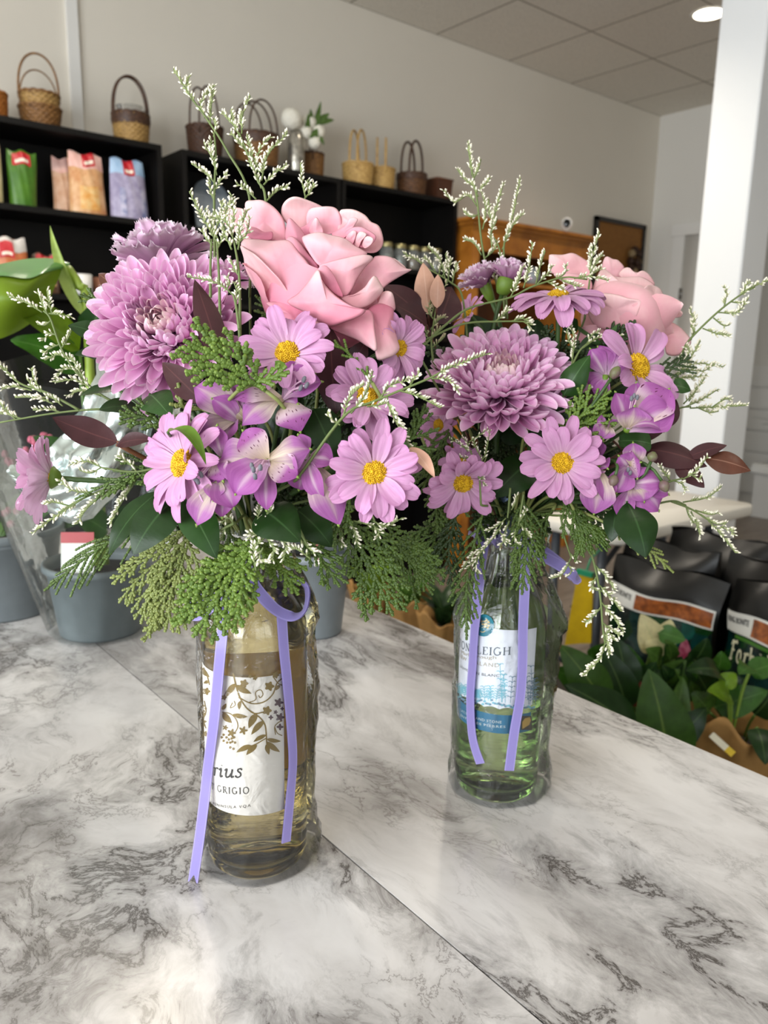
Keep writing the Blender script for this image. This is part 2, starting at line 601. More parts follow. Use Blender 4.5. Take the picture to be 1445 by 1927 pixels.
# door in the right wall
dr = MB()
dr.box(WALL_X - 0.02, WALL_X, 3.30, 3.39, 0, 2.24)
dr.box(WALL_X - 0.035, WALL_X, 3.04, 3.40, 2.18, 2.26)
d1 = struct('door_1', dr, M_white)
MB().box(WALL_X - 0.008, WALL_X + 0.001, 3.02, 3.30, 0, 2.18).build('door_panel', M_wall2, d1)
MB().box(WALL_X - 0.02, WALL_X, 3.285, 3.305, 1.72, 1.80).build('hinge', plain('hinge_steel', '#8d8a86', 0.35, metal=0.8), d1)
# boarded wall of the recess
wp = MB()
for k in range(6):
    wp.box(6.97, 7.0, 1.5, 3.5, 0.10 + k * 0.19, 0.10 + k * 0.19 + 0.178)
struct('trim_3', wp, M_white)
# pillar
px, py, ps = 3.205, 1.64, 0.2
pl_ = MB()
e = 0.006
prof = [(px + e, py), (px + ps - e, py), (px + ps, py + e), (px + ps, py + ps - e), (px + ps - e, py + ps), (px + e, py + ps), (px, py + ps - e), (px, py + e)]
P = np.array([[(x, y, z) for x, y in prof] for z in (0, CEIL)])
pl_.grid(P, closed_v=True)
struct('pillar', pl_, M_pillar)

# ------------------------------------------------------------------ worktop
ct = thing('counter', 'long counter with a white and grey marble patterned worktop in two boards', 'counter', (0.2, 0.5, 0))
MB().box(-0.75, 0.3203, -0.55, 1.62, COUNTER - 0.03, COUNTER).build('worktop_panel', mat_marble('marble_laminate', (0.31, 0.12, 0), 0.75), ct, smooth=False)
MB().box(0.3217, 0.70, -0.55, 1.62, COUNTER - 0.03, COUNTER).build('worktop_panel', mat_marble('marble_laminate_far', (3.87, 1.43, 0.4), 0.42), ct, smooth=False)
MB().box(0.7, 0.702, -0.55, 1.62, COUNTER - 0.03, COUNTER - 0.0006).build('edge_band', plain('edge_band_pale', '#cfc9c2', 0.4), ct, smooth=False)
MB().box(-0.70, 0.64, -0.5, 1.55, 0.0, COUNTER - 0.03).build('base_cabinet', M_white, ct, smooth=False)

# ------------------------------------------------------------------ ceiling lamps
def ceiling_lamp(x, y, label, power):
    t = thing('ceiling_lamp', label, 'lamp', (x, y, CEIL), 'recessed ceiling lamps')
    MB().lathe([(0.085, CEIL - 0.001), (0.095, CEIL - 0.004), (0.088, CEIL - 0.008), (0.075, CEIL - 0.004)], (x, y, 0), 32).build('lamp_ring', M_white, t)
    e = NT('lamp_glow')
    em = e.n('Emission', i_Strength=14.0); em.inputs[0].default_value = lin('#fff0d2')
    e.l(em.outputs[0], e.out.inputs[0])
    MB().lathe([(0.0, CEIL - 0.016), (0.05, CEIL - 0.014), (0.076, CEIL - 0.005), (0.076, CEIL - 0.001)], (x, y, 0), 32).build('lamp_lens', e.m, t)
    if power:
        l = bpy.data.lights.new('lamp_and_fill_light', 'SPOT')
        l.energy, l.color, l.spot_size, l.spot_blend, l.shadow_soft_size = power, (1.0, 0.90, 0.76), math.radians(130), 0.8, 0.08
        o = bpy.data.objects.new('lamp_and_fill_light', l)
        COL.objects.link(o)
        o.location = (x, y, CEIL - 0.03)


ceiling_lamp(4.14, 2.44, 'round warm white recessed lamp lit in the ceiling beside the pillar', 45)
for k, (x, y) in enumerate([(0.9, 2.3), (2.5, 2.3), (0.8, -0.6), (2.4, 0.2), (4.1, 0.3)]):  # unseen ceiling spots without fixtures, added as fill for room and bottle backs
    l = bpy.data.lights.new('lamp_and_fill_light', 'SPOT')
    l.energy, l.color, l.spot_size, l.spot_blend, l.shadow_soft_size = (95 if y > 2 else 18), (1.0, 0.90, 0.76), math.radians(130), 0.8, 0.1
    o = bpy.data.objects.new('lamp_and_fill_light', l)
    COL.objects.link(o)
    o.location = (x, y, CEIL - 0.03)

# ================================================================== BACK WALL: SHELVES AND WHAT STANDS ON THEM
YF, YB, TOPZ = 3.30, 3.578, 2.125


def bookcase(x0, x1, shelves, label):
    t = thing('bookcase', label, 'bookcase', ((x0 + x1) / 2, YF, 0), 'black bookcases on the back wall')
    for x in (x0, x1 - 0.022):
        MB().box(x, x + 0.022, YF, YB - 0.006, 0, TOPZ - 0.022).build('side_panel', M_black, t, smooth=False)
    MB().box(x0, x1, YF, YB - 0.006, TOPZ - 0.022, TOPZ).build('top', M_black, t, smooth=False)
    for z in shelves:
        MB().box(x0 + 0.023, x1 - 0.023, YF + 0.006, YB - 0.007, z - 0.022, z).build('shelf', M_black, t, smooth=False)
    MB().box(x0, x1, YB - 0.005, YB, 0, TOPZ).build('back_panel', M_black, t, smooth=False)
    return t


SH = (1.82, 1.50, 1.15, 0.8, 0.4, 0.06)
bookcase(0.62, 1.47, SH, 'leftmost black bookcase holding snack pouches and a mug below small baskets')
bookcase(1.56, 2.395, SH, 'middle black bookcase behind the pink rose with a vase of white flowers on top')
bookcase(2.405, 3.20, (1.735, 1.38, 1.0, 0.6, 0.06), 'right hand black bookcase with glass jars inside and tan baskets on top')

M_wick = {}


def wicker_mat(name, a, b):
    if name in M_wick: return M_wick[name]
    t = NT(name)
    tc = t.n('TexCoord').outputs['Object']
    n = t.noise(t.mapping(tc, (60, 60, 180)), 1.0, 3, 0.6)
    col = t.ramp(n, [(0.3, lin(a)), (0.68, lin(b))])
    p = t.n('BsdfPrincipled', i_Roughness=0.5)
    t.l(col, p.inputs['Base Color'])
    t.l(t.bump(n, 0.3, 0.002), p.inputs['Normal'])
    t.l(p.outputs[0], t.out.inputs[0])
    M_wick[name] = t.m
    return t.m


WT = wicker_mat('wicker_tan', '#7c5a2c', '#c9a262')
WL = wicker_mat('wicker_light', '#9a7136', '#dcb873')
WD = wicker_mat('wicker_dark', '#2c1a12', '#5d3d29')
WB = wicker_mat('wicker_brown', '#5b3a1c', '#9c6f3c')
WO = wicker_mat('wicker_orange', '#8a4a16', '#c07a34')


def woven(mb, prof, c, nrow, nth=60, amp=0.0035, k=20):
    """woven wall: rows bulge in turn over and under the uprights"""
    pr = cr(prof, nrow + 1)
    for i in range(nrow):
        (r0, z0), (r1, z1) = pr[i], pr[i + 1]
        ph = PI * (i % 2)
        pp = []
        for s in np.linspace(0, 1, 4):
            pp.append((r0 + (r1 - r0) * s + 0.0022 * math.sin(PI * s), z0 + (z1 - z0) * s))
        mb.lathe(pp, c, nth, lambda a, z, r, ph=ph: r + amp * np.sin(k * a + ph))


def basket(x, y, z, r, h, mat, label, hoops=1, hoop_h=0.2, hoop_dir=0.0, hmat=None, flare=1.25, tilt=0.0, hoop_w=0.0045, rim=True, spread=0.03, band=None, group='wicker baskets on the bookcases'):
    t = thing('wicker_basket', label, 'basket', (x, y, z), group)
    c = (x, y, z)
    b = MB()
    rb = r / flare
    prof = [(rb, 0.004), (rb + (r - rb) * 0.55, h * 0.5), (r, h)]
    woven(b, prof, c, max(6, int(h / 0.011)))
    b.lathe([(0.0, 0.003), (rb, 0.003)], c, 40)
    b.lathe([(rb - 0.004, 0.006), (r - 0.006, h - 0.002)], c, 40)
    b.lathe([(0, 0.009), (rb - 0.003, 0.009)], c, 30)
    b.build('body', mat, t)
    if band is not None:
        z0, z1, bm = band
        bb = MB()
        rr = lambda q: rb + (r - rb) * q / h
        bb.lathe([(rr(z0) + 0.004, z0), (rr((z0 + z1) / 2) + 0.007, (z0 + z1) / 2), (rr(z1) + 0.004, z1)], c, 48, lambda a, zz, q: q + 0.0012 * np.sin(40 * a + zz * 900))
        bb.build('woven_band', bm, t)
    if rim:
        m = MB()
        a = np.linspace(0, 2 * PI, 49)
        m.tube(np.stack([x + r * np.cos(a), y + r * np.sin(a), np.full(49, z + h) + 0.002 * np.sin(14 * a)], -1), 0.006, 8)
        m.build('rim', hmat or mat, t)
    for k in range(hoops):
        off = (k - (hoops - 1) / 2) * spread
        d = np.array([math.cos(hoop_dir), math.sin(hoop_dir), 0]); n = np.array([-d[1], d[0], 0])
        s = np.linspace(0, PI, 30)
        rr = math.sqrt(max(r * r - off * off, 1e-5))
        P = np.array(c)[None] + d[None] * (rr * np.cos(s) * (1 + 0.05 * np.sin(s)))[:, None] + n[None] * off + np.array([0, 0, 1.0])[None] * (h * 0.75 + (hoop_h - h * 0.75) * np.sin(s) ** 0.72)[:, None]
        MB().tube(P, hoop_w, 8).build('handle', hmat or mat, t)
    return t


ZT = TOPZ + 0.001
basket(0.845, 3.43, ZT, 0.062, 0.10, WO, 'orange brown woven planter cut off by the left edge on the bookcase', hoops=0, flare=1.1)
# two nested baskets
basket(1.035, 3.45, ZT, 0.078, 0.085, WB, 'lower of two nested brown baskets at the top left', 1, 0.225, 0.15, hoop_w=0.003, hmat=WB)
basket(1.035, 3.45, ZT + 0.05, 0.074, 0.085, WT, 'upper tan basket with tall hoop nested in another at top left', 1, 0.235, -0.12, WB)
basket(1.395, 3.43, ZT, 0.075, 0.125, WT, 'small tan basket with a dark woven top band holding a clear cup', 2, 0.275, 0.0, WD, flare=1.18, band=(0.082, 0.122, WD), spread=0.02)
cp = thing('plastic_cup', 'clear plastic liner cup standing inside the dark banded tan basket', 'cup', (1.395, 3.43, ZT + 0.012))
M_film_clear = film_mat('clear_plastic', '#eef2f3', 2.0, 20, 0.2, haze=0.10)
MB().lathe([(0.0, ZT + 0.012), (0.045, ZT + 0.012), (0.062, ZT + 0.155), (0.0635, ZT + 0.155), (0.0465, ZT + 0.011)], (1.395, 3.43, 0), 40).build('cup_wall', M_film_clear, cp)
basket(1.735, 3.43, ZT, 0.080, 0.135, WD, 'dark brown basket with tall twin handles behind the upright statice', 2, 0.305, 0.5, WD, flare=1.2, spread=0.05)
basket(2.005, 3.44, ZT, 0.105, 0.15, WB, 'large mid brown basket with several hoop handles left of the glass vase', 3, 0.30, 0.25, WD, flare=1.15, spread=0.05, band=(0.105, 0.145, WD))
basket(2.352, 3.495, ZT, 0.062, 0.135, WB, 'brown basket with a curved dark handle behind the white flowers', 1, 0.31, 1.1, WD, flare=1.12)
basket(2.575, 3.40, ZT, 0.078, 0.105, WL, 'light tan open weave basket with twin handles at left of a pair', 2, 0.27, 0.6, WL, flare=1.12, spread=0.04, hoop_w=0.0055)
basket(2.745, 3.42, ZT, 0.072, 0.110, WL, 'light tan basket with twin handles at right of a pair', 2, 0.265, 0.9, WL, flare=1.12, spread=0.045, hoop_w=0.0055)
basket(2.96, 3.42, ZT, 0.080, 0.115, wicker_mat('wicker_choc', '#3a2417', '#7a5230'), 'round chocolate brown basket with dark twin handles beside the tan pair', 2, 0.285, 0.35, WD, flare=1.1, spread=0.05, hoop_w=0.0065, band=(0.085, 0.113, WD))
bx = thing('planter_box', 'square dark brown wooden planter box at the end of the bookcase top', 'box', (3.155, 3.42, ZT))
m = MB()
for k in range(2):
    s0, s1, zz = 0.052, 0.06, 0.112
    P = np.array([[(3.155 + sx * (s0 + (s1 - s0) * q) * (1 - 0.12 * k), 3.42 + sy * (s0 + (s1 - s0) * q) * (1 - 0.12 * k), ZT + 0.002 + zz * q) for sx, sy in ((-1, -1), (1, -1), (1, 1), (-1, 1))] for q in (0, 1)])
    m.grid(P, closed_v=True)
m.box(3.107, 3.203, 3.372, 3.468, ZT, ZT + 0.006)
m.build('body', plain('brown_planter', '#5a3420', 0.5, var=0.3, vscale=30), bx, smooth=False)
MB().tube([(3.155 + sx * 0.061, 3.42 + sy * 0.061, ZT + 0.114) for sx, sy in ((-1, -1), (1, -1), (1, 1), (-1, 1), (-1, -1))], 0.005, 6).build('rim', plain('brown_rim', '#6b4028', 0.5), bx)

# glass vase with white artificial flowers
vs = thing('vase', 'slim mercury glass vase on top of the middle bookcase', 'vase', (2.20, 3.40, ZT))
MB().lathe([(0, 0.002), (0.036, 0.002), (0.041, 0.02), (0.042, 0.16), (0.036, 0.19), (0.030, 0.2), (0.027, 0.199), (0.034, 0.16), (0.034, 0.02), (0, 0.012)], (2.20, 3.40, ZT), 40).build('vase_body', plain('mercury_glass', '#c9c4b8', 0.22, metal=0.75, col2='#8f8a80', vscale=60), vs)


def blob_flower(mb, c, r, n=38, w=0.42):
    for i in range(n):
        zc = 1 - 2 * (i + 0.5) / n
        a = i * 2.39996
        d = np.array([math.sqrt(1 - zc * zc) * math.cos(a), math.sqrt(1 - zc * zc) * math.sin(a), zc])
        s = unit(np.cross(d, (0.3, 0.2, 1))); q = np.cross(d, s)
        g = np.zeros((4, 4, 3))
        for iu, u in enumerate(np.linspace(-1, 1, 4)):
            for iv, v in enumerate(np.linspace(-1, 1, 4)):
                g[iu, iv] = np.array(c) + d * r * (0.92 - 0.18 * (u * u + v * v)) + (s * u + q * v) * r * w * (1 - 0.18 * (abs(u * v)))
        mb.grid(g)


M_wf = plain('white_petal', '#efeadb', 0.7)
M_leaf0 = leaf_mat('silk_leaf', '#5d7a3a', '#6d8a4a', 0.5)
wb_ = thing('white_flower_bunch', 'bunch of white artificial blooms with green leaves standing in the glass vase', 'flowers', (2.22, 3.40, ZT + 0.19))
for (x, z, r) in ((2.165, 0.245, 0.056), (2.265, 0.25, 0.040), (2.315, 0.215, 0.042), (2.295, 0.165, 0.038), (2.245, 0.20, 0.036)):
    f = MB(); blob_flower(f, (x, 3.385, ZT + z), r); f.build('bloom', M_wf, wb_)


def petal_curve(base, tip, width, nrm, bend=0.0, cup=0.0, prof='leaf', nu=12, nv=7, twist=0.0, wave=0.0, fold=0.0, tipcurl=0.0, seed=0, asym=0.0):
    """surface from base to tip. nrm: side it faces. bend: bow of the midline toward nrm (fraction of length).
    cup: edges lifted toward nrm (fraction of half width). fold: V fold. tipcurl: tip bends away from nrm"""
    base, tip, nrm = (np.asarray(q, float) for q in (base, tip, nrm))
    ax = tip - base
    L = np.linalg.norm(ax)
    d = ax / (L + 1e-12)
    n = unit(nrm - d * np.dot(nrm, d))
    u = np.linspace(0, 1, nu)
    if prof in ('mum', 'daisy', 'spat', 'obov', 'strap'):
        u = np.sin(u * PI / 2) ** 0.9
    if prof == 'leaf':
        w = np.sin(PI * u ** 0.85) ** 0.85
    elif prof == 'lance':
        w = np.sin(PI * u ** 0.75) ** 0.9
    elif prof == 'ovate':
        w = np.sin(PI * u ** 0.62) ** 0.75
    elif prof == 'obov':
        w = (0.16 + 0.84 * np.sin(0.5 * PI * np.clip(u / 0.68, 0, 1)) ** 1.3) * np.where(u > 0.64, np.clip(1 - (np.clip(u - 0.64, 0, 1) / 0.36) ** 1.45, 0, 1), 1)
        w[-1] = 0.03
    elif prof == 'daisy':
        w = (0.30 + 0.70 * np.sin(0.5 * PI * np.clip(u / 0.6, 0, 1))) * np.where(u > 0.72, np.sqrt(np.clip(1 - ((u - 0.72) / 0.30) ** 2, 0, 1)), 1)
        w[-1] = max(w[-1], 0.22)
    elif prof == 'mum':
        w = (0.45 + 0.55 * np.sin(0.5 * PI * np.clip(u / 0.65, 0, 1))) * np.where(u > 0.74, np.sqrt(np.clip(1 - ((u - 0.74) / 0.265) ** 2, 0, 1)), 1)
        w[-1] = 0.16
    elif prof == 'strap':
        w = np.where(u > 0.85, np.sqrt(np.clip(1 - ((u - 0.85) / 0.155) ** 2, 0, 1)), 1) * (0.5 + 0.5 * np.clip(u / 0.25, 0, 1))
    elif prof == 'spat':
        w = (0.2 + 0.8 * np.clip(u / 0.8, 0, 1) ** 1.2) * np.where(u > 0.85, np.sqrt(np.clip(1 - ((u - 0.85) / 0.2) ** 2, 0, 1)), 1)
    else:
        w = np.ones(nu)
    mid = base[None] + ax[None] * u[:, None] + n[None] * (4 * bend * L * u * (1 - u))[:, None]
    if tipcurl:
        q = np.clip((u - 0.6) / 0.4, 0, 1)
        mid = mid - n[None] * (tipcurl * L * q ** 2)[:, None] - d[None] * (abs(tipcurl) * 0.5 * L * q ** 2)[:, None]
    T = np.gradient(mid, axis=0)
    T /= np.linalg.norm(T, axis=1)[:, None]
    s0 = np.cross(T, n[None])
    s0 /= np.linalg.norm(s0, axis=1)[:, None]
    nn = np.cross(s0, T)
    tw = twist * u
    s = s0 * np.cos(tw)[:, None] + nn * np.sin(tw)[:, None]
    nn = np.cross(s, T)
    v = np.linspace(-1, 1, nv)
    half = 0.5 * width * w
    P = mid[:, None] + s[:, None] * (half[:, None] * v[None])[..., None]
    lift = cup * half[:, None] * v[None] ** 2 + fold * half[:, None] * np.abs(v[None])
    if wave:
        r = np.random.default_rng(seed)
        p1, p2 = r.uniform(0, 6, 2)
        lift = lift + wave * half.max() * np.abs(v[None]) ** 1.5 * (np.sin(9 * u[:, None] + p1 + 1.6 * np.sign(v[None])) + 0.6 * np.sin(17 * u[:, None] + p2 - 1.1 * np.sign(v[None])))
    P = P + nn[:, None] * lift[..., None]
    return P


def leaf(mb, *a, mi=0, **k):
    mb.grid(petal_curve(*a, **k), mi=mi)


lf = MB()
for (bx_, bz_, tx, tz, wd_) in ((2.28, 0.22, 2.31, 0.345, 0.03), (2.29, 0.24, 2.36, 0.30, 0.035), (2.30, 0.25, 2.39, 0.275, 0.03), (2.26, 0.22, 2.25, 0.30, 0.035), (2.24, 0.2, 2.235, 0.275, 0.03), (2.30, 0.2, 2.33, 0.15, 0.03), (2.27, 0.17, 2.29, 0.22, 0.04), (2.25, 0.19, 2.28, 0.19, 0.035)):
    leaf(lf, (bx_, 3.37, ZT + bz_), (tx, 3.35, ZT + tz), wd_, (0, -1, 0.2), 0.05, 0.2, 'ovate')
lf.tube([(2.20, 3.40, ZT + 0.08), (2.21, 3.39, ZT + 0.2), (2.27, 3.385, ZT + 0.23)], 0.004, 6)
lf.tube([(2.20, 3.40, ZT + 0.08), (2.20, 3.39, ZT + 0.2), (2.19, 3.385, ZT + 0.25)], 0.004, 6)
lf.build('foliage', M_leaf0, wb_)

# ------------------------------------------------------------------ snack pouches
M_red = plain('red_label', '#c3202c', 0.4)
M_cream = plain('cream_print', '#f1e4d4', 0.5)


def pouch(x, y, z, w, h, d, body, label, lab_at=(0.0, 0.8), lab_w=0.35, lab_h=0.26, top=None, deco=None, lean=0.0, name='snack_pouch', seed=0):
    t = thing(name, label, 'pouch', (x, y, z), 'snack pouches on the left bookcase')
    r = np.random.default_rng(seed)
    nu, nv = 22, 26
    b = MB()
    n1, n2 = r.uniform(0, 6, 2)

    def surf(s, u, v):      # s -1 front, +1 back
        ww = w * (0.5 - 0.03 * math.sin(3 * u + n1) - 0.03 * max(0, u - 0.8) * 4)
        th = d * 0.5 * (max(0.0, math.cos(v * PI / 2)) ** 0.6) * (1 - u ** 3) ** 0.8
        th += 0.002 * math.sin(11 * v + 7 * u + n2) * (1 - abs(v)) * (0.4 + u)
        return (x + ww * v + 0.006 * u * math.sin(n1), y + s * th + lean * u * h, z + u * h + 0.006 * math.sin(5 * v + n1) * u)
    for s in (-1, 1):
        P = np.array([[surf(s, u, v) for v in np.linspace(-1, 1, nv)] for u in np.linspace(0, 1, nu)])
        b.grid(P if s == -1 else P[:, ::-1])
    b.grid(np.array([[surf(s, 0, v) for v in np.linspace(-1, 1, nv)] for s in (-1, 1)]))
    b.build('bag', body, t)

    def patch(u0, u1, v0, v1, off, mat, nm):
        q = MB()
        q.grid(np.array([[np.array(surf(-1, u, v)) + (0, -off, 0) for v in np.linspace(v0, v1, 12)] for u in np.linspace(u0, u1, 12)]))
        return q.build(nm, mat, t)
    if top is not None:
        patch(0.74, 1.0, -0.99, 0.99, 0.0015, top, 'folded_top')
    cu = lab_at[1]
    lab_w *= 1.75
    patch(cu, min(1.0, cu + lab_h), lab_at[0] - lab_w / 2, lab_at[0] + lab_w / 2, 0.003, M_red, 'label')
    patch(cu + 0.04, cu + 0.10, lab_at[0] - lab_w * 0.36, lab_at[0] + lab_w * 0.36, 0.0042, M_cream, 'label_print')
    for k, (u0, u1, v0, v1, mm) in enumerate(deco or []):
        patch(u0, u1, v0, v1, 0.0026 + 0.0003 * k, mm, 'printed_panel')
    return t


def bagmat(nm, a, b, sc=25, rough=0.35):
    return plain(nm, a, rough, col2=b, vscale=sc, bump=0.4, bscale=50)


pk_or = bagmat('pouch_orange', '#e3b98b', '#c98a55', 22)
pk_cr = bagmat('pouch_cream', '#e6d8b4', '#cbb98c', 18)
pk_gr = bagmat('pouch_green', '#4f7d22', '#3c6a1a', 18)
pk_bl = bagmat('pouch_lilac', '#b9b2cc', '#8f87a8', 25)
pk_pk = bagmat('pouch_pink_top', '#efc7bd', '#e0a99d', 15)
pk_sky = bagmat('pouch_sky_top', '#b5d0ea', '#93b6da', 15)
pk_dk = bagmat('pouch_brown', '#3a2418', '#59381f', 20)
pk_red = bagmat('pouch_rust', '#b5562c', '#d08050', 15)
pk_yel = plain('pouch_panel_yellow', '#e8c98e', 0.4, col2='#dd9b4c', vscale=30)
pk_lil = plain('pouch_panel_white', '#cfc9dc', 0.4, col2='#6f78a8', vscale=28)
Z1 = 1.821
pouch(0.80, 3.36, Z1, 0.10, 0.235, 0.07, pk_cr, 'cream coloured snack pouch cut off by the left edge beside the green pouch', (0.2, 0.05), 0.4, 0.1, seed=1)
pouch(0.925, 3.37, Z1, 0.105, 0.205, 0.06, pk_gr, 'bright green snack pouch with a red top label on the shelf', (-0.1, 0.74), 0.7, 0.22, seed=2)
pouch(1.105, 3.43, Z1, 0.10, 0.215, 0.05, bagmat('pouch_peach', '#dcb79b', '#c79674', 25), 'peach snack pouch half hidden behind the orange and cream pouch', (0.5, 0.76), 0.3, 0.2, top=pk_pk, seed=3)
pouch(1.172, 3.36, Z1, 0.145, 0.232, 0.075, pk_or, 'orange and cream snack pouch with a red label on its folded top', (0.1, 0.78), 0.42, 0.22, top=pk_pk, deco=[(0.06, 0.45, -0.55, 0.5, pk_yel)], seed=4)
pouch(1.345, 3.36, Z1, 0.155, 0.235, 0.075, pk_bl, 'lilac and blue snack pouch with a red label at the right of the shelf', (0.0, 0.74), 0.36, 0.26, top=pk_sky, deco=[(0.05, 0.5, -0.6, -0.3, pk_lil), (0.05, 0.5, 0.5, 0.85, pk_lil)], seed=5)
Z2 = 1.501
pouch(0.865, 3.36, Z2, 0.11, 0.20, 0.06, pk_red, 'rust coloured snack pouch with pale top on the lower shelf', (-0.35, 0.62), 0.5, 0.3, top=bagmat('pouch_white_top', '#d8d2cc', '#b9b3ad', 20), seed=6)
pouch(1.0, 3.40, Z2, 0.10, 0.155, 0.06, pk_dk, 'dark brown snack pouch with a red label on the lower shelf', (0.0, 0.60), 0.8, 0.36, deco=[(0.2, 0.55, -0.6, 0.6, pk_yel)], seed=7)
# mugs
def mug(x, y, z, r, h, mat, label, hd):
    t = thing('mug', label, 'mug', (x, y, z))
    MB().lathe([(0, 0.001), (r * 0.8, 0.001), (r * 0.95, 0.008), (r, h), (r - 0.003, h + 0.001), (r - 0.004, h - 0.002), (r - 0.006, 0.01), (0, 0.008)], (x, y, z), 40).build('mug_body', mat, t)
    a = np.linspace(-PI / 2, PI / 2, 14)
    d = np.array([math.cos(hd), math.sin(hd), 0])
    P = np.array([x, y, z + h * 0.5])[None] + d[None] * (r - 0.002 + h * 0.42 * np.cos(a))[:, None] + np.array([0, 0, 1.0])[None] * (h * 0.36 * np.sin(a))[:, None]
    MB().tube(P, 0.005, 8).build('handle', mat, t)


mug(1.135, 3.38, Z2, 0.042, 0.085, plain('white_glaze', '#e2e0dc', 0.25), 'white mug with its handle to the left on the lower shelf', PI * 0.95)
mug(1.235, 3.42, Z2, 0.04, 0.08, plain('copper_glaze', '#9a6a55', 0.3), 'copper brown mug standing right of the white mug', PI * 0.3)

# ------------------------------------------------------------------ things inside the middle and right bookcases
pt = thing('picture_card', 'round edged grey blue card leaning inside the middle bookcase', 'card', (1.76, 3.40, 1.821))
m = MB()
a = np.linspace(0, PI, 20)
arc = [(1.67, 0.0), (1.85, 0.0)] + [(1.76 + 0.09 * math.cos(q), 0.14 + 0.09 * math.sin(q)) for q in a]
P = np.array([[(x, 3.40 + 0.2 * z + dy, 1.823 + z) for x, z in arc] for dy in (0, 0.012)])
m.grid(P, closed_v=True)
m.F.append((np.array([list(range(len(arc)))]), 0)); m.F.append((np.array([list(range(len(arc), 2 * len(arc)))[::-1]]), 0))
m.build('card_panel', plain('slate_card', '#66707c', 0.5, col2='#8e9aa2', vscale=9), pt, smooth=False)
bxw = thing('white_box', 'flat white box lying on the shelf of the middle bookcase', 'box', (2.27, 3.40, 1.821))
MB().box(2.17, 2.36, 3.33, 3.50, 1.822, 1.905).build('carton', plain('white_carton', '#e4e6ea', 0.5), bxw, smooth=False)
MB().box(2.168, 2.362, 3.328, 3.502, 1.905, 1.917).build('lid', plain('white_carton_lid', '#f0f1f4', 0.5), bxw, smooth=False)
M_jarglass = film_mat('jar_glass', '#dfe6e2', 2.5, 15, 0.1, haze=0.12)
M_lid = plain('jar_lid_gold', '#a59a6c', 0.35, metal=0.7)
jl = ['glass jar with a metal lid, leftmost of five in the black bookcase', 'glass jar with a metal lid, second of five in the black bookcase', 'glass jar with tan contents, middle of five in the black bookcase',
      'glass jar with reddish contents, fourth of five in the black bookcase', 'glass jar with a pale lid, rightmost of five in the black bookcase']
for k, (x, cc) in enumerate(((2.775, '#c9cac4'), (2.872, '#b8b9b4'), (2.965, '#b08a66'), (3.052, '#a8745c'), (3.135, '#cdbfae'))):
    t = thing('glass_jar', jl[k], 'jar', (x, 3.40, 1.736), 'glass jars in the right hand bookcase')
    MB().lathe([(0, 0.001), (0.034, 0.001), (0.037, 0.008), (0.037, 0.095), (0.028, 0.112), (0.028, 0.118)], (x, 3.40, 1.736), 32).build('glass', M_jarglass, t)
    MB().lathe([(0, 0.004), (0.032, 0.004), (0.034, 0.01), (0.034, 0.072), (0, 0.076)], (x, 3.40, 1.736), 28).build('contents', plain('jar_fill', cc, 0.7, var=0.3, vscale=120), t)
    MB().lathe([(0.0325, 0.112), (0.0335, 0.116), (0.0335, 0.132), (0.031, 0.135), (0, 0.135)], (x, 3.40, 1.736), 32).build('lid', M_lid, t)

# ------------------------------------------------------------------ oak cabinet
oc = thing('oak_cabinet', 'honey coloured oak display cabinet with a moulded top right of the bookcases', 'cabinet', (3.75, 3.3, 0))
x0, x1, ct_ = 3.245, 4.30, 2.035
for x in (x0, x1 - 0.06):
    MB().box(x, x + 0.06, 3.22, 3.27, 0, ct_ - 0.06).build('stile', M_oak, oc, smooth=False)
for x in (x0, x1 - 0.02):
    MB().box(x, x + 0.02, 3.27, 3.585, 0, ct_ - 0.06).build('side_panel', M_oak, oc, smooth=False)
MB().box(x0 + 0.06, x1 - 0.06, 3.22, 3.26, ct_ - 0.17, ct_ - 0.06).build('top_rail', M_oak, oc, smooth=False)
c_ = MB()
for k, (e0, zz0, zz1) in enumerate(((0.0, ct_ - 0.06, ct_ - 0.04), (0.018, ct_ - 0.04, ct_ - 0.018), (0.04, ct_ - 0.018, ct_))):
    c_.box(x0 - e0, x1 + e0, 3.215 - e0, 3.585, zz0, zz1)
c_.build('cornice', M_oak, oc, smooth=False)
MB().box(x0 + 0.02, x1 - 0.02, 3.575, 3.585, 0, ct_ - 0.06).build('back_panel', plain('oak_inside', '#6d3f14', 0.5, var=0.3, vscale=8), oc, smooth=False)
for z in (1.72, 1.42, 1.0, 0.5):
    MB().box(x0 + 0.02, x1 - 0.02, 3.28, 3.575, z - 0.02, z).build('shelf', M_oak, oc, smooth=False)
for k, (x, c, s, lb) in enumerate(((3.72, '#c9a98e', 0.05, 'peach coloured round ornament on the left of the oak cabinet shelf'), (3.93, '#b8bdc0', 0.055, 'pale grey round ornament on the right of the oak cabinet shelf'))):
    t = MB().lathe([(0, 0.001), (s * 0.6, 0.001), (s, s), (s * 0.85, 1.6 * s), (s * 0.4, 2.0 * s), (0, 2.05 * s)], (x, 3.36, 1.721), 28).build('ornament', plain('ornament_glaze', c, 0.3), None, origin=(x, 3.36, 1.721))
    tag(t, lb, 'ornament')
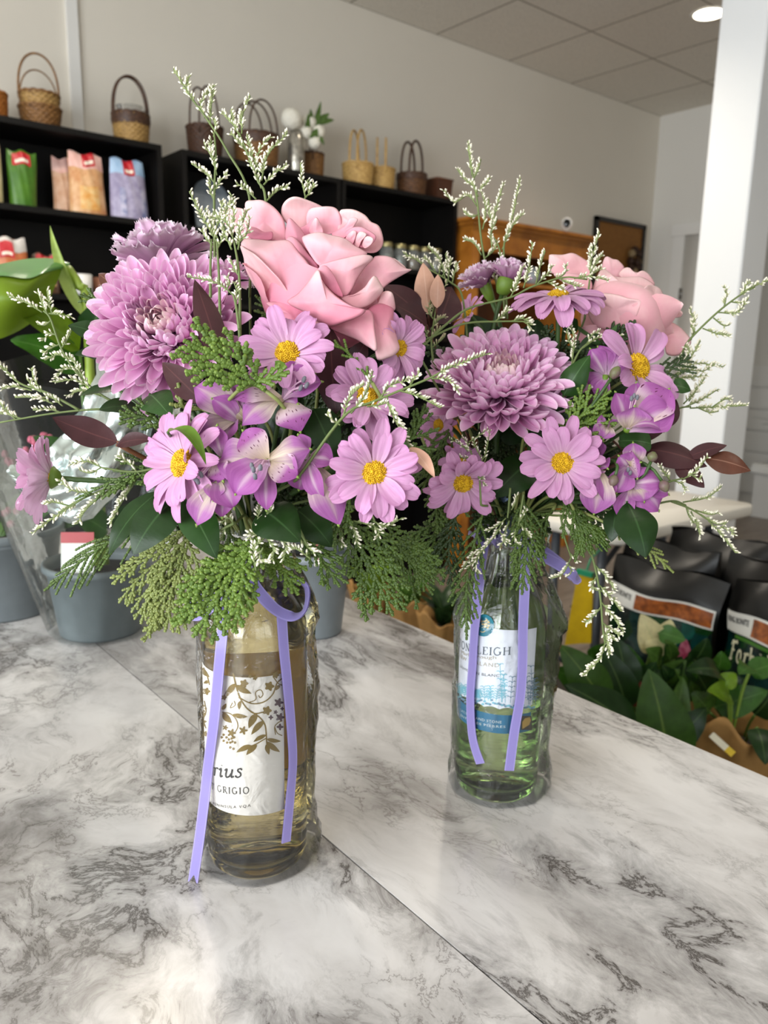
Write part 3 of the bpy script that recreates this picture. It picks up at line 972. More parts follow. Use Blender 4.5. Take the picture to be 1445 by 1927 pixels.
# camera on the cabinet
sc_ = thing('security_camera', 'small white indoor camera with black face on top of the oak cabinet', 'camera', (4.19, 3.32, ct_))
MB().lathe([(0, 0.001), (0.036, 0.001), (0.036, 0.008), (0.012, 0.02), (0.010, 0.045), (0, 0.045)], (4.19, 3.32, ct_), 28).build('stand', M_white, sc_)
m = MB()
dd = unit(np.array([-4.19, -3.32, 0.0])); ss = np.array([-dd[1], dd[0], 0])
g = []
for th, rr in ((-0.03, 0.0), (-0.03, 0.02), (-0.02, 0.032), (0.0, 0.036), (0.018, 0.034), (0.024, 0.028), (0.024, 0.0)):
    a = np.linspace(0, 2 * PI, 28, endpoint=False)
    g.append(np.array([4.19, 3.32, ct_ + 0.078])[None] + dd[None] * th + rr * (ss[None] * np.cos(a)[:, None] + np.array([0, 0, 1.15])[None] * np.sin(a)[:, None]))
m.grid(np.array(g), closed_v=True)
m.build('head', M_white, sc_)
m = MB()
g = []
for th, rr in ((0.0245, 0.023), (0.0265, 0.02), (0.027, 0.0)):
    g.append(np.array([4.19, 3.32, ct_ + 0.078])[None] + dd[None] * th + rr * (ss[None] * np.cos(a)[:, None] + np.array([0, 0, 1.15])[None] * np.sin(a)[:, None]))
m.grid(np.array(g), closed_v=True)
m.build('lens_face', plain('black_gloss', '#0b0b0c', 0.15), sc_)

# ------------------------------------------------------------------ framed board with ornament
fx0, fx1, fz0, fz1, fy = 4.84, 5.46, 1.55, 2.268, WALL_Y - 0.001
fb = thing('framed_board', 'brown cork board in a thin black frame hanging beside the oak cabinet', 'framed board', ((fx0 + fx1) / 2, fy, fz0))
m = MB()
for (a0, a1, b0, b1) in ((fx0, fx1, fz0, fz0 + 0.03), (fx0, fx1, fz1 - 0.03, fz1), (fx0, fx0 + 0.03, fz0, fz1), (fx1 - 0.03, fx1, fz0, fz1)):
    m.box(a0, a1, fy - 0.03, fy, b0, b1)
m.build('frame', plain('black_frame', '#1c1815', 0.4), fb, smooth=False)
MB().box(fx0 + 0.02, fx1 - 0.02, fy - 0.016, fy - 0.004, fz0 + 0.02, fz1 - 0.02).build('board', plain('cork', '#96652a', 0.8, col2='#7e5220', vscale=90), fb, smooth=False)
wr = thing('wreath_ornament', 'dark brown clustered wreath ornament hung on the cork board', 'ornament', (5.32, fy - 0.05, 2.0))
r2 = np.random.default_rng(3)
for k in range(9):
    m = MB()
    a = k * 2 * PI / 8
    c = (5.31 + 0.055 * math.cos(a) + r2.uniform(-.01, .01), fy - 0.05, 2.0 + 0.075 * math.sin(a) + r2.uniform(-.01, .01)) if k < 8 else (5.33, fy - 0.06, 1.99)
    blob_flower(m, c, 0.026, 10, 0.9)
    m.build('rosette', plain('dried_brown', '#3d2413', 0.6) if k % 3 else plain('dried_pale', '#9a8460', 0.6), wr)

# ------------------------------------------------------------------ far right: bench, plant, table
bn = thing('white_bench', 'white boxy bench with rounded top standing far right behind the pillar', 'bench', (6.7, 2.5, 0))
MB().box(6.42, 6.94, 1.6, 2.98, 0.0, 0.36).build('bench_box', plain('bench_white', '#dcdbd8', 0.4), bn, smooth=False)
m = MB()
pr = [(6.40, 0.36), (6.385, 0.375), (6.385, 0.42), (6.41, 0.445), (6.94, 0.445), (6.95, 0.43), (6.95, 0.36)]
m.grid(np.array([[(x, y, z) for x, z in pr] for y in (1.58, 3.0)]), closed_v=True)
m.F.append((np.array([list(range(7))]), 0)); m.F.append((np.array([list(range(7, 14))[::-1]]), 0))
m.build('bench_top', plain('bench_top_white', '#eeeeea', 0.35), bn, smooth=False)
tp = thing('potted_palm', 'spiky green palm in a black pot on the far white bench', 'plant', (6.62, 2.80, 0.446))
MB().lathe([(0, 0.001), (0.13, 0.001), (0.15, 0.012), (0.15, 0.05), (0.10, 0.06), (0.10, 0.06), (0.115, 0.26), (0.105, 0.26), (0.09, 0.22), (0, 0.22)], (6.62, 2.80, 0.446), 32).build('pot', plain('black_pot', '#17191a', 0.4), tp)
m = MB()
r2 = np.random.default_rng(11)
for k in range(46):
    a, el = r2.uniform(0, 2 * PI), r2.uniform(0.1, 1.3)
    L = r2.uniform(0.28, 0.42)
    b0 = np.array([6.62, 2.80, 0.66 + r2.uniform(0, 0.12)])
    tip = b0 + L * np.array([math.cos(a) * math.cos(el), math.sin(a) * math.cos(el), math.sin(el) * 0.8 - 0.1])
    leaf(m, b0, tip, 0.03, (0, 0, 1), 0.12, 0.2, 'lance', nu=8, nv=3)
m.build('foliage', leaf_mat('palm_leaf', '#3c5526', '#4d6a35', 0.4), tp)

ft = thing('folding_table', 'white plastic folding table with grey legs in front of the pillar', 'table', (2.5, 1.52, 0))
m = MB()
tx0, tx1, ty0, ty1 = 2.06, 2.95, 1.345, 1.70
rc = 0.05
cor = []
for cx, cy, a0 in ((tx1 - rc, ty1 - rc, 0), (tx0 + rc, ty1 - rc, PI / 2), (tx0 + rc, ty0 + rc, PI), (tx1 - rc, ty0 + rc, 1.5 * PI)):
    for q in np.linspace(a0, a0 + PI / 2, 7):
        cor.append((cx + rc * math.cos(q), cy + rc * math.sin(q)))
cor = np.array(cor); cc = cor.mean(0)
rows = []
for s, z in ((0.0, 0.715), (0.985, 0.715), (1.0, 0.722), (1.0, 0.748), (0.985, 0.756), (0.0, 0.756)):
    rows.append(np.concatenate([cc + (cor - cc) * s, np.full((len(cor), 1), z)], 1))
m.grid(np.array(rows), closed_v=True)
m.build('table_top', plain('table_plastic', '#e6e1d6', 0.45), ft)
for (x, y) in ((2.12, 1.45), (2.12, 1.64), (2.80, 1.45), (2.80, 1.64)):
    MB().tube([(x, y, 0.0), (x, y, 0.714)], 0.016, 12).build('leg', plain('leg_grey', '#565b62', 0.45, metal=0.4), ft)
for x in (2.12, 2.80):
    MB().tube([(x, 1.45, 0.25), (x, 1.64, 0.25)], 0.011, 10).build('cross_bar', M_dark, ft)
    MB().tube([(x, 1.55, 0.45), (2.46, 1.55, 0.712)], 0.010, 10).build('brace', M_dark, ft)

# yellow card hanging from the table leg
yt = thing('yellow_card', 'yellow hanging card tied to the folding table leg with a green cord', 'card', (1.90, 1.36, 0.65))
A, B_, Cc, D = onX(1086, 1083, 1.90), onX(1116, 1079, 1.90), onX(1112, 1211, 1.90), onX(1062, 1214, 1.90)
m = MB()
n0 = np.array([0.004, 0, 0])
G = np.array([[A * (1 - s) + B_ * s, D * (1 - s) + Cc * s] for s in np.linspace(0, 1, 5)])
G[:, 1, 0] += 0.01 * np.sin(np.linspace(0, PI, 5))
m.grid(G); m.grid((G + n0)[:, ::-1])
m.build('card_sheet', plain('yellow_sheet', '#d9b70e', 0.45, col2='#c9a60a', vscale=20), yt)
mid = (A + B_) / 2
MB().tube([mid + (0, 0, -0.002), mid + (0.05, 0.02, 0.035), (2.10, 1.43, 0.70)], 0.004, 6).build('cord', plain('green_cord', '#1f7a55', 0.4), yt)
m = MB(); m.obox(mid + np.array([0, 0, 0.004]), (0.006, 0, 0), (0, 0.028, 0), (0, 0, 0.008)); m.build('clip', plain('green_clip', '#1b8a62', 0.35), yt, smooth=False)

# ================================================================== LETTERING (strokes with thick stems and serifs)
def _arc(cx, cy, rx, ry, a0, a1, n=18):
    return [(cx + rx * math.cos(math.radians(a)), cy + ry * math.sin(math.radians(a))) for a in np.linspace(a0, a1, n)]


TK, TN = 0.15, 0.065
GLY = {
    'I': (0.42, [([(.2, 0), (.2, 1)], TK), ([(.05, .02), (.35, .02)], TN), ([(.05, .98), (.35, .98)], TN)]),
    'L': (0.74, [([(.2, 0), (.2, 1)], TK), ([(.05, .98), (.35, .98)], TN), ([(.05, .03), (.64, .03), (.67, .24)], TN)]),
    'E': (0.77, [([(.2, 0), (.2, 1)], TK), ([(.05, .97), (.62, .97), (.64, .78)], TN), ([(.2, .52), (.5, .52)], TN), ([(.05, .03), (.66, .03), (.69, .24)], TN)]),
    'G': (0.98, [(_arc(.48, .5, .40, .50, 48, 330, 26), 0.11), ([(.80, .42), (.80, .08)], TK), ([(.62, .42), (.94, .42)], TN)]),
    'H': (1.02, [([(.2, 0), (.2, 1)], TK), ([(.8, 0), (.8, 1)], TK), ([(.2, .52), (.8, .52)], TN)] + [([(x - .15, y), (x + .15, y)], TN) for x in (.2, .8) for y in (.02, .98)]),
    'R': (0.88, [([(.2, 0), (.2, 1)], TK), ([(.05, .98), (.45, .98)], TN), ([(.05, .02), (.35, .02)], TN), ([(.4, .98)] + _arc(.42, .75, .24, .23, 90, -90, 14) + [(.2, .52)], 0.09), ([(.42, .52), (.78, .02), (.9, .02)], 0.11)]),
    'O': (1.0, [(_arc(.5, .5, .42, .50, 0, 360, 30), 0.11)]),
    'T': (0.84, [([(.42, 0), (.42, 1)], TK), ([(.04, .78), (.06, .97), (.78, .97), (.80, .78)], TN), ([(.27, .02), (.57, .02)], TN)]),
    'N': (1.0, [([(.2, 0), (.2, 1)], TN), ([(.16, 1), (.82, 0)], TK), ([(.82, 0), (.82, 1)], TN), ([(.05, .02), (.35, .02)], TN), ([(.67, .98), (.97, .98)], TN)]),
    'A': (0.94, [([(.1, 0), (.47, 1)], TN), ([(.44, 1), (.82, 0)], TK), ([(.22, .36), (.66, .36)], TN), ([(0, .02), (.22, .02)], TN), ([(.68, .02), (.94, .02)], TN)]),
    'D': (0.98, [([(.2, 0), (.2, 1)], TK), ([(.05, .98), (.4, .98)] + _arc(.42, .5, .42, .48, 88, -88, 20) + [(.05, .02)], 0.09)]),
    'S': (0.68, [([(.56, .78), (.5, .93), (.32, .98), (.16, .88), (.14, .72), (.28, .58), (.46, .46), (.58, .28), (.5, .08), (.3, .02), (.14, .08), (.08, .24)], 0.10)]),
    'r': (0.52, [([(.16, 0), (.28, .62)], .15), ([(.10, .56), (.28, .62)], .07), ([(.24, .42), (.36, .6), (.50, .64), (.53, .54)], .10)]),
    'i': (0.36, [([(.02, .52), (.2, .62), (.12, .18), (.14, .03), (.30, .10)], .14), ([(.25, .86), (.26, .9)], .15)]),
    'u': (0.66, [([(.02, .52), (.19, .62), (.10, .2), (.16, .03), (.34, .08), (.50, .3)], .13), ([(.60, .62), (.50, .18), (.54, .03), (.68, .1)], .13)]),
    's': (0.5, [([(.46, .5), (.38, .62), (.22, .58), (.20, .46), (.36, .28), (.36, .1), (.20, .0), (.06, .06), (.04, .16)], .11)]),
    'F': (0.78, [([(.22, 0), (.26, .9)], .15), ([(.02, .72), (.14, .95), (.40, .9), (.60, 1.0), (.70, .88)], .12), ([(.14, .5), (.30, .55), (.52, .50)], .10), ([(.06, .04), (.22, .0), (.38, .08)], .09)]),
    'o': (0.58, [(_arc(.28, .32, .20, .31, 0, 360, 20), 0.12)]),
    'b': (0.60, [([(.12, 1.0), (.14, .04)], .13), ([(.02, .92), (.14, 1.0)], .08), ([(.14, .5), (.32, .63), (.48, .5), (.48, .18), (.32, .0), (.14, .06)], .11)]),
    'd': (0.60, [([(.46, 1.0), (.46, .02)], .13), ([(.34, .96), (.46, 1.0)], .08), ([(.46, .5), (.28, .63), (.10, .5), (.10, .18), (.26, .0), (.46, .1)], .11)]),
    ' ': (0.4, []),
}


def stroke2d(mb, pts, w, fmap, n=None, mi=0):
    """flat stroke of width w in 2-D, each point mapped onto its surface by fmap"""
    p = cr(pts, n or max(3, 5 * (len(pts) - 1) + 1)) if len(pts) > 2 and len(pts) < 16 else np.asarray(pts, float)
    if len(p) == 2:
        p = p[0] + (p[1] - p[0]) * np.linspace(0, 1, 5)[:, None]
    t = np.gradient(p, axis=0)
    t /= np.linalg.norm(t, axis=1)[:, None] + 1e-12
    q = np.stack([-t[:, 1], t[:, 0]], 1)
    ww = np.broadcast_to(np.asarray(w, float), (len(p),))[:, None] / 2
    G = np.array([[fmap(*(a + b * s)) for s in (1, 0, -1)] for a, b in zip(p, q * ww)])
    mb.grid(G, mi=mi)


def letters(mb, text, h, fmap, width=None, x0=0.0, y0=0.0, gap=0.06, sx=1.0, mi=0, shear=0.0):
    """lay text along x of the 2-D map; h cap height; width: stretch to this length"""
    adv = sum(GLY[c][0] + gap for c in text) - gap
    k = h * sx if width is None else width / adv
    x = x0
    for c in text:
        a, st = GLY[c]
        for pts, w in st:
            stroke2d(mb, [(x + px_ * k + shear * py_ * h, y0 + py_ * h) for px_, py_ in pts], w * h, fmap, mi=mi)
        x += (a + gap) * k
    return mb


def text_mesh(mb, text, fmap, h, x0=0.0, y0=0.0, width=None, spacing=1.0, bold=0.0):
    """plain sans lettering for the small print, turned to mesh and mapped onto its surface"""
    c = bpy.data.curves.new('t', 'FONT')
    c.body = text
    c.size = 1.0
    c.space_character = spacing
    c.resolution_u = 2
    c.offset = bold
    o = bpy.data.objects.new('t', c)
    COL.objects.link(o)
    dg = bpy.context.evaluated_depsgraph_get()
    me = bpy.data.meshes.new_from_object(o.evaluated_get(dg))
    V = np.array([v.co[:2] for v in me.vertices])
    if len(V):
        F3 = [tuple(p.vertices) for p in me.polygons]
        sx = h / 0.70
        kx = sx if width is None else width / max(1e-6, V[:, 0].max() - V[:, 0].min())
        V2 = [(x0 + (x - V[:, 0].min()) * kx, y0 + y * sx) for x, y in V]
        P = np.array([fmap(*q) for q in V2])
        byn = {}
        for f in F3:
            byn.setdefault(len(f), []).append(f)
        base = mb.n
        first = True
        for n_, fs in byn.items():
            if first:
                mb.add(P, np.array(fs)); first = False
            else:
                mb.F.append((np.array(fs) + base, 0))
    bpy.data.objects.remove(o)
    bpy.data.curves.remove(c)
    return mb


# ================================================================== WINE BOTTLES
class Cyl:
    def __init__(s, ax, ay, r):
        s.a = np.array([ax, ay]); s.r = r
        s.view = math.atan2(-ay, -ax)      # direction from axis to camera

    def hit(s, x, y, r=None):
        r = r or s.r
        d = ray(x, y); o = CAM[:2] - s.a
        A = d[:2] @ d[:2]; B = 2 * (o @ d[:2]); C = o @ o - r * r
        D = B * B - 4 * A * C
        t = (-B - math.sqrt(max(D, 0))) / (2 * A)
        p = CAM + d * t
        return p

    def th(s, x, y):
        """(angle round the bottle, height) of the wall seen at a pixel; angle 0 faces the camera, + to the right"""
        p = s.hit(x, y)
        a = math.atan2(p[1] - s.a[1], p[0] - s.a[0]) - s.view
        return (a + PI) % (2 * PI) - PI, p[2]

    def pt(s, th, z, r):
        a = s.view + th
        return np.array([s.a[0] + r * math.cos(a), s.a[1] + r * math.sin(a), z])


BA = onZ(486, 1604, COUNTER)
BB = onZ(932, 1474, COUNTER)
R1, R2 = 0.0378, 0.0372
cyl1, cyl2 = Cyl(BA[0], BA[1], R1), Cyl(BB[0], BB[1], R2)


def bottle(c, R, hs, hn, htop, glass, wine, level, label, capmat, thick=0.0025):
    """hs: shoulder start, hn: neck start"""
    z0 = COUNTER + 0.0006
    t = thing('wine_bottle', label, 'bottle', (c[0], c[1], z0), None)
    rn = 0.0142
    sh = [(R + (rn - R) * (0.5 - 0.5 * math.cos(PI * s)), hs + (hn - hs) * s) for s in np.linspace(0, 1, 14)]
    out = [(0.0, 0.0075), (0.010, 0.0065), (0.022, 0.002), (0.029, 0.0), (0.0335, 0.0006), (R - 0.0012, 0.0045), (R, 0.010), (R, 0.03), (R, hs * 0.6)] + sh + [(rn * 0.97, hn + 0.02), (0.0136, htop - 0.012), (0.0148, htop - 0.011), (0.0148, htop - 0.001), (0.0135, htop)]
    sh2 = [(r - thick, z) for r, z in sh]
    inn = [(0.0, 0.0155), (0.010, 0.0145), (0.022, 0.0100), (0.030, 0.0088), (R - thick - 0.0012, 0.0125), (R - thick, 0.018), (R - thick, 0.03), (R - thick, hs * 0.6)] + sh2 + [(rn * 0.97 - thick, hn + 0.02), (0.0112, htop - 0.01), (0.0112, htop)]
    m = MB()
    m.lathe(out + inn[::-1], (c[0], c[1], z0), 72)
    m.build('glass', glass, t)
    w = MB()
    wi = [(r + 0.0003, z - 0.0003) for r, z in inn if z < level]
    wi[0] = (0.0, wi[0][1])
    # radius at the level
    zs = [z for r, z in inn]; rs = [r for r, z in inn]
    rl = float(np.interp(level, zs, rs)) + 0.0003
    w.lathe(wi + [(rl, level), (rl * 0.6, level + 0.00005), (0.0, level + 0.00005)], (c[0], c[1], z0), 72)
    w.build('wine', wine, t)
    MB().lathe([(0.0145, htop - 0.055), (0.0158, htop - 0.053), (0.0158, htop + 0.001), (0.0148, htop + 0.0022), (0.0, htop + 0.0022)], (c[0], c[1], z0), 48).build('screw_cap', capmat, t)
    return t


G1 = glass_mat('clear_glass', '#fdfcf4', 1.48)
W1 = glass_mat('pale_wine', '#f8e8b2', 1.34)
G2 = glass_mat('green_glass', '#e4f3d8', 1.48)
W2 = glass_mat('green_wine', '#f6f8e0', 1.34)
t1 = bottle(BA, R1, 0.186, 0.240, 0.300, G1, W1, 0.233, 'clear wine bottle of pale gold wine with a gold vine label, nearest the camera', plain('cap_white', '#d8d4cc', 0.35, metal=0.3))
t2 = bottle(BB, R2, 0.152, 0.222, 0.285, G2, W2, 0.218, 'green tinted wine bottle with a blue and white label, standing farther back', plain('cap_slate', '#5d6d84', 0.3, metal=0.6))


def cyl_patch(mb, C, th0, th1, z0f, z1f, r, n=40, m=10):
    G = []
    for th in np.linspace(th0, th1, n):
        a, b = z0f(th), z1f(th)
        G.append([C.pt(th, a + (b - a) * s, r) for s in np.linspace(0, 1, m)])
    mb.grid(np.array(G))
    return mb


def pxmap(C, sx, sy, off, r):
    """map pixels of a crop (scale sx, offset sy) onto the bottle wall"""
    def f(x, y):
        th, z = C.th(sy[0] + x / sx, sy[1] + y / sx)
        return C.pt(th, z, r)
    return f


# ---- label of the near bottle
thR, zt = cyl1.th(533, 1266)
_, zb = cyl1.th(484, 1534)
thL = math.radians(-112)
M_lab = plain('label_paper', '#f1ece4', 0.55)
def paper(name, col, tr_):
    t = NT(name)
    b = t.n('BsdfDiffuse'); b.inputs[0].default_value = lin(col)
    q = t.n('BsdfTranslucent'); q.inputs[0].default_value = lin(col)
    m = t.n('MixShader', i_Fac=tr_); t.l(b.outputs[0], m.inputs[1]); t.l(q.outputs[0], m.inputs[2]); t.l(m.outputs[0], t.out.inputs[0])
    return t.m


M_labback = paper('label_reverse_tan', '#ffe09a', 0.85)
lab1 = cyl_patch(MB(), cyl1, thL, thR, lambda a: zb, lambda a: zt, R1 + 0.0003, 50, 12).build('front_label', M_lab, t1)
# back label, seen from behind through the wine
thB0, thB1 = thR + math.radians(58), math.radians(360) + thL - math.radians(20)
_, zbb = cyl1.th(540, 1440)
_, zbt = cyl1.th(470, 1205)
cyl_patch(MB(), cyl1, thB0, thB1, lambda a: zbb - 0.030, lambda a: zbt - 0.032, R1 + 0.0003, 50, 12).build('back_label', M_labback, t1)
f1 = pxmap(cyl1, 3.058, (330, 1060), None, R1 + 0.0006)
vine = MB()
for pts, w in (
    ([(335, 632), (350, 700), (372, 770), (410, 830), (450, 860), (490, 890), (515, 930), (522, 985), (525, 1030), (532, 1065)], 8),
    ([(365, 770), (440, 805), (510, 795), (560, 750), (582, 690), (612, 660)], 7),
    ([(420, 800), (462, 782), (462, 740), (490, 727), (503, 752), (488, 772), (478, 758)], 5),
    ([(272, 855), (320, 865), (352, 900), (360, 940), (340, 980)], 5),
    ([(410, 830), (455, 862), (525, 850)], 7), ([(520, 1005), (470, 1035), (430, 1052)], 6),
    ([(612, 700), (590, 690), (560, 650)], 6), ([(575, 985), (570, 940), (590, 915), (612, 905)], 5), ([(612, 990), (585, 975), (570, 940)], 5),
    ([(330, 800), (318, 830), (345, 815), (340, 790)], 4), ([(285, 760), (300, 730), (335, 700)], 5),
    ([(165, 600), (185, 640), (200, 700)], 6), ([(170, 790), (180, 850), (165, 900), (180, 950)], 6)):
    stroke2d(vine, pts, w, f1)


def vleaf(mb, b, t, w):
    b, t = np.array(b, float), np.array(t, float)
    d = t - b; q = np.array([-d[1], d[0]]) / np.linalg.norm(d)
    G = []
    for u in np.linspace(0, 1, 9):
        h = 0.5 * w * math.sin(PI * u ** 0.8) ** 0.9
        c = b + d * u + q * (0.12 * w * math.sin(PI * u))
        G.append([f1(*(c + q * h * s)) for s in (1, 0.4, -0.4, -1)])
    mb.grid(np.array(G))


for b, t, w in (((348, 690), (295, 768), 34), ((350, 700), (438, 748), 34), ((375, 790), (368, 840), 22), ((470, 862), (422, 948), 40), ((510, 905), (436, 985), 34), ((522, 985), (448, 1026), 24),
                ((525, 1010), (606, 1022), 24), ((525, 1025), (600, 1084), 32), ((527, 1035), (538, 1100), 28), ((470, 1042), (408, 1102), 32), ((440, 1046), (352, 1086), 30), ((275, 858), (327, 917), 36), ((330, 868), (418, 882), 26),
                ((270, 840), (295, 805), 22), ((150, 600), (200, 655), 26), ((200, 680), (165, 690), 20), ((180, 860), (150, 890), 22), ((600, 700), (575, 730), 20)):
    vleaf(vine, b, t, w)


def vblob(mb, c, r, lobes=5, amp=0.22, ph=0.0):
    a = np.linspace(0, 2 * PI, 26, endpoint=False)
    ring = [(c[0] + r * (1 + amp * math.cos(lobes * q + ph)) * math.cos(q), c[1] + r * (1 + amp * math.cos(lobes * q + ph)) * math.sin(q)) for q in a]
    P = [f1(*c)] + [f1(*q) for q in ring]
    mb.add(np.array(P), np.array([(0, 1 + (k + 1) % 26, 1 + k) for k in range(26)]))


for c, r in (((540, 706), 24), ((526, 846), 23), ((396, 690), 21), ((575, 642), 17), ((458, 658), 12), ((430, 650), 9), ((182, 736), 19), ((175, 980), 14), ((283, 770), 14)):
    vblob(vine, c, r)
for c, r in (((325, 975), 19), ((391, 960), 19), ((290, 944), 12)):
    vblob(vine, c, r, 5, 0.4)
for c in ((280, 985), (296, 1000), (310, 1012), (300, 1030), (326, 1006), (340, 1000), (318, 1030), (330, 1024), (280, 1020), (318, 1058), (336, 1066), (345, 1030), (270, 1000), (165, 820), (178, 835), (166, 850), (168, 930), (175, 910)):
    vblob(vine, c, 7, 3, 0.08)
vine.build('vine_print', plain('gold_print', '#8b7438', 0.35, metal=0.35), lab1)
vine = MB()
for c, r, lb in (((592, 800), 21, 5), ((600, 885), 20, 5), ((575, 855), 10, 5), ((548, 885), 11, 4), ((600, 940), 15, 4), ((612, 835), 9, 4)):
    vblob(vine, c, r, lb, 0.35)
vine.build('dark_print', plain('plum_print', '#5d464b', 0.5), lab1)


def tmap(C, p0, p1, r):
    """straight line of writing on the bottle from pixel p0 to p1: x in metres along the wall, y up"""
    (a0, z0), (a1, z1) = C.th(*p0), C.th(*p1)
    L = (a1 - a0) * C.r

    def f(x, y):
        return C.pt(a0 + x / C.r, z0 + (z1 - z0) * x / L + y, r)
    return f, L


M_ink = plain('ink_black', '#2b2826', 0.5)
M_inkg = plain('ink_grey', '#55514d', 0.5)
ink = MB()
f, L = tmap(cyl1, (402, 1458), (457, 1461), R1 + 0.0007)
letters(ink, 'rius', 0.0105, f, width=L, gap=0.10)
f, L = tmap(cyl1, (399, 1483), (469, 1492), R1 + 0.0007)
letters(ink, 'T GRIGIO', 0.0050, f, width=L, gap=0.22)
ink.build('wine_name', M_ink, lab1)
f, L = tmap(cyl1, (392, 1506), (472, 1517), R1 + 0.0007)
text_mesh(MB(), 'ARA PENINSULA VQA', f, 0.0022, width=L, spacing=1.3).build('small_print', M_inkg, lab1)

# ---- label of the farther bottle (crop scale 3.44, offset 820, 980)
SC2, OF2 = 3.44, (820, 980)
q2 = lambda x, y: (OF2[0] + x / SC2, OF2[1] + y / SC2)
thR2, zt2 = cyl2.th(*q2(652, 690))
_, zb2 = cyl2.th(*q2(500, 1222))
thL2 = math.radians(-105)
lab2 = cyl_patch(MB(), cyl2, thL2, thR2, lambda a: zb2 + 0.003 * abs(math.sin(a * 9)) * 0.6, lambda a: zt2, R2 + 0.0003, 60, 10).build('front_label', plain('label_white_cool', '#e9ecf3', 0.5), t2)
_, zc0 = cyl2.th(*q2(450, 1378)); _, zc1 = cyl2.th(*q2(450, 1258))
M_teal = plain('teal_band', '#1f6f92', 0.45)
band2 = cyl_patch(MB(), cyl2, thL2, thR2 - 0.02, lambda a: zc0, lambda a: zc1, R2 + 0.0003, 60, 8).build('lower_label', M_teal, t2)
cyl_patch(MB(), cyl2, thR2 + math.radians(52), math.radians(245), lambda a: zb2 - 0.006, lambda a: zt2 + 0.007, R2 + 0.0003, 40, 8).build('back_label', paper('label_reverse_green', '#c9dca8', 0.6), t2)
f2 = pxmap(cyl2, SC2, OF2, None, R2 + 0.0006)
art = MB()


def disc2(mb, c, rx, ry, fm, n=32):
    P = [fm(*c)] + [fm(c[0] + rx * math.cos(a), c[1] + ry * math.sin(a)) for a in np.linspace(0, 2 * PI, n, endpoint=False)]
    mb.add(np.array(P), np.array([(0, 1 + (k + 1) % n, 1 + k) for k in range(n)]))


seal = disc2(MB(), (312, 676), 66, 72, f2) if False else MB()
disc2(seal, (312, 676), 66, 72, f2)
so = seal.build('round_seal', plain('seal_teal', '#1d7f93', 0.4), lab2)
f2b = pxmap(cyl2, SC2, OF2, None, R2 + 0.0009)
gold = MB()
for k, (x, y) in enumerate(((318, 650), (332, 642), (344, 655), (330, 668), (345, 676), (318, 668), (300, 650), (306, 668), (338, 690), (322, 684))):
    disc2(gold, (x, y), 8, 7, f2b, 12)
stroke2d(gold, [(300, 690), (318, 680), (330, 660), (340, 650)], 4, f2b)
stroke2d(gold, [(292, 712), (305, 720), (322, 712)], 6, f2b)
gold.build('seal_emblem', plain('seal_gold', '#d8c188', 0.35, metal=0.3), so)
ink = MB()
f, L = tmap(cyl2, q2(150, 800), q2(487, 864), R2 + 0.0007)
letters(ink, 'STONELEIGH', 0.0068, f, width=L, gap=0.10)
ink.build('wine_name', plain('ink_slate', '#4c5560', 0.5), lab2)
ink = MB()
f, L = tmap(cyl2, q2(170, 858), q2(392, 893), R2 + 0.0007)
text_mesh(ink, 'Marlborough', f, 0.0030, width=L)
f, L = tmap(cyl2, q2(160, 880), q2(410, 946), R2 + 0.0007)
letters(ink, 'NE  EALAND', 0.0036, f, width=L, gap=0.2) if False else text_mesh(ink, 'NEW ZEALAND', f, 0.0034, width=L, spacing=1.15)
ink.build('region_name', plain('ink_champagne', '#b3a68f', 0.45), lab2)
ink = MB()
f, L = tmap(cyl2, q2(160, 945), q2(412, 1009), R2 + 0.0007)
text_mesh(ink, 'SAUVIGNON BLANC', f, 0.0024, width=L, spacing=1.1)
ink.build('grape_name', M_inkg, lab2)
ink = MB()
f, L = tmap(cyl2, q2(165, 1230), q2(425, 1310), R2 + 0.0007)
text_mesh(ink, 'LATITUDE AND STONE', f, 0.0023, width=L, spacing=1.1)
f, L = tmap(cyl2, q2(165, 1262), q2(450, 1338), R2 + 0.0007)
text_mesh(ink, 'ENTRE LES PIERRES', f, 0.0021, width=L, spacing=1.1)
ink.build('band_writing', plain('ink_pale', '#d9e4e2', 0.5), band2)
bd = MB()
bd.grid(np.array([[f2(x, y) for y in np.linspace(1262, 1352, 5)] for x in np.linspace(548, 618, 6)]))
bo = bd.build('gold_badge', plain('badge_brown', '#3b3524', 0.5), band2)
bd = MB()
P = [(556, 1345), (556, 1300), (572, 1276), (604, 1268), (610, 1290), (600, 1318), (578, 1332), (566, 1340)]
c0 = np.mean(P, 0)
bd.add(np.array([f2b(*c0)] + [f2b(*p) for p in P]), np.array([(0, 1 + (k + 1) % 8, 1 + k) for k in range(8)]))
bd.build('badge_leaf', plain('badge_gold', '#c9a84e', 0.4, metal=0.3), bo)
# blue drawing of plants and stones on the label
dr_b, dr_t = MB(), MB()
r2 = np.random.default_rng(21)
for x in np.linspace(150, 630, 44):
    yb = 1130 + 74 * ((x - 150) / 480) ** 0.5 + r2.uniform(-14, 14)
    disc2(dr_b if r2.random() < 0.5 else dr_t, (x, yb + r2.uniform(-8, 8)), 10, 7, f2, 10)
for k in range(26):
    x = r2.uniform(150, 640); y0 = 1120 + 70 * ((x - 150) / 480) ** 0.5
    h = (40 + 60 * r2.random()) if x < 420 else (120 + 170 * r2.random())
    lean = r2.uniform(-25, 25)
    mb = dr_t if x < 480 else dr_b
    stroke2d(mb, [(x, y0), (x + lean * 0.4, y0 - h * 0.5), (x + lean, y0 - h)], 3, f2)
    for s in np.linspace(0.2, 0.95, 5):
        for sg in (-1, 1):
            stroke2d(mb, [(x + lean * s, y0 - h * s), (x + lean * s + sg * 12, y0 - h * s - 10), (x + lean * s + sg * 22, y0 - h * s - 6)], 4, f2)
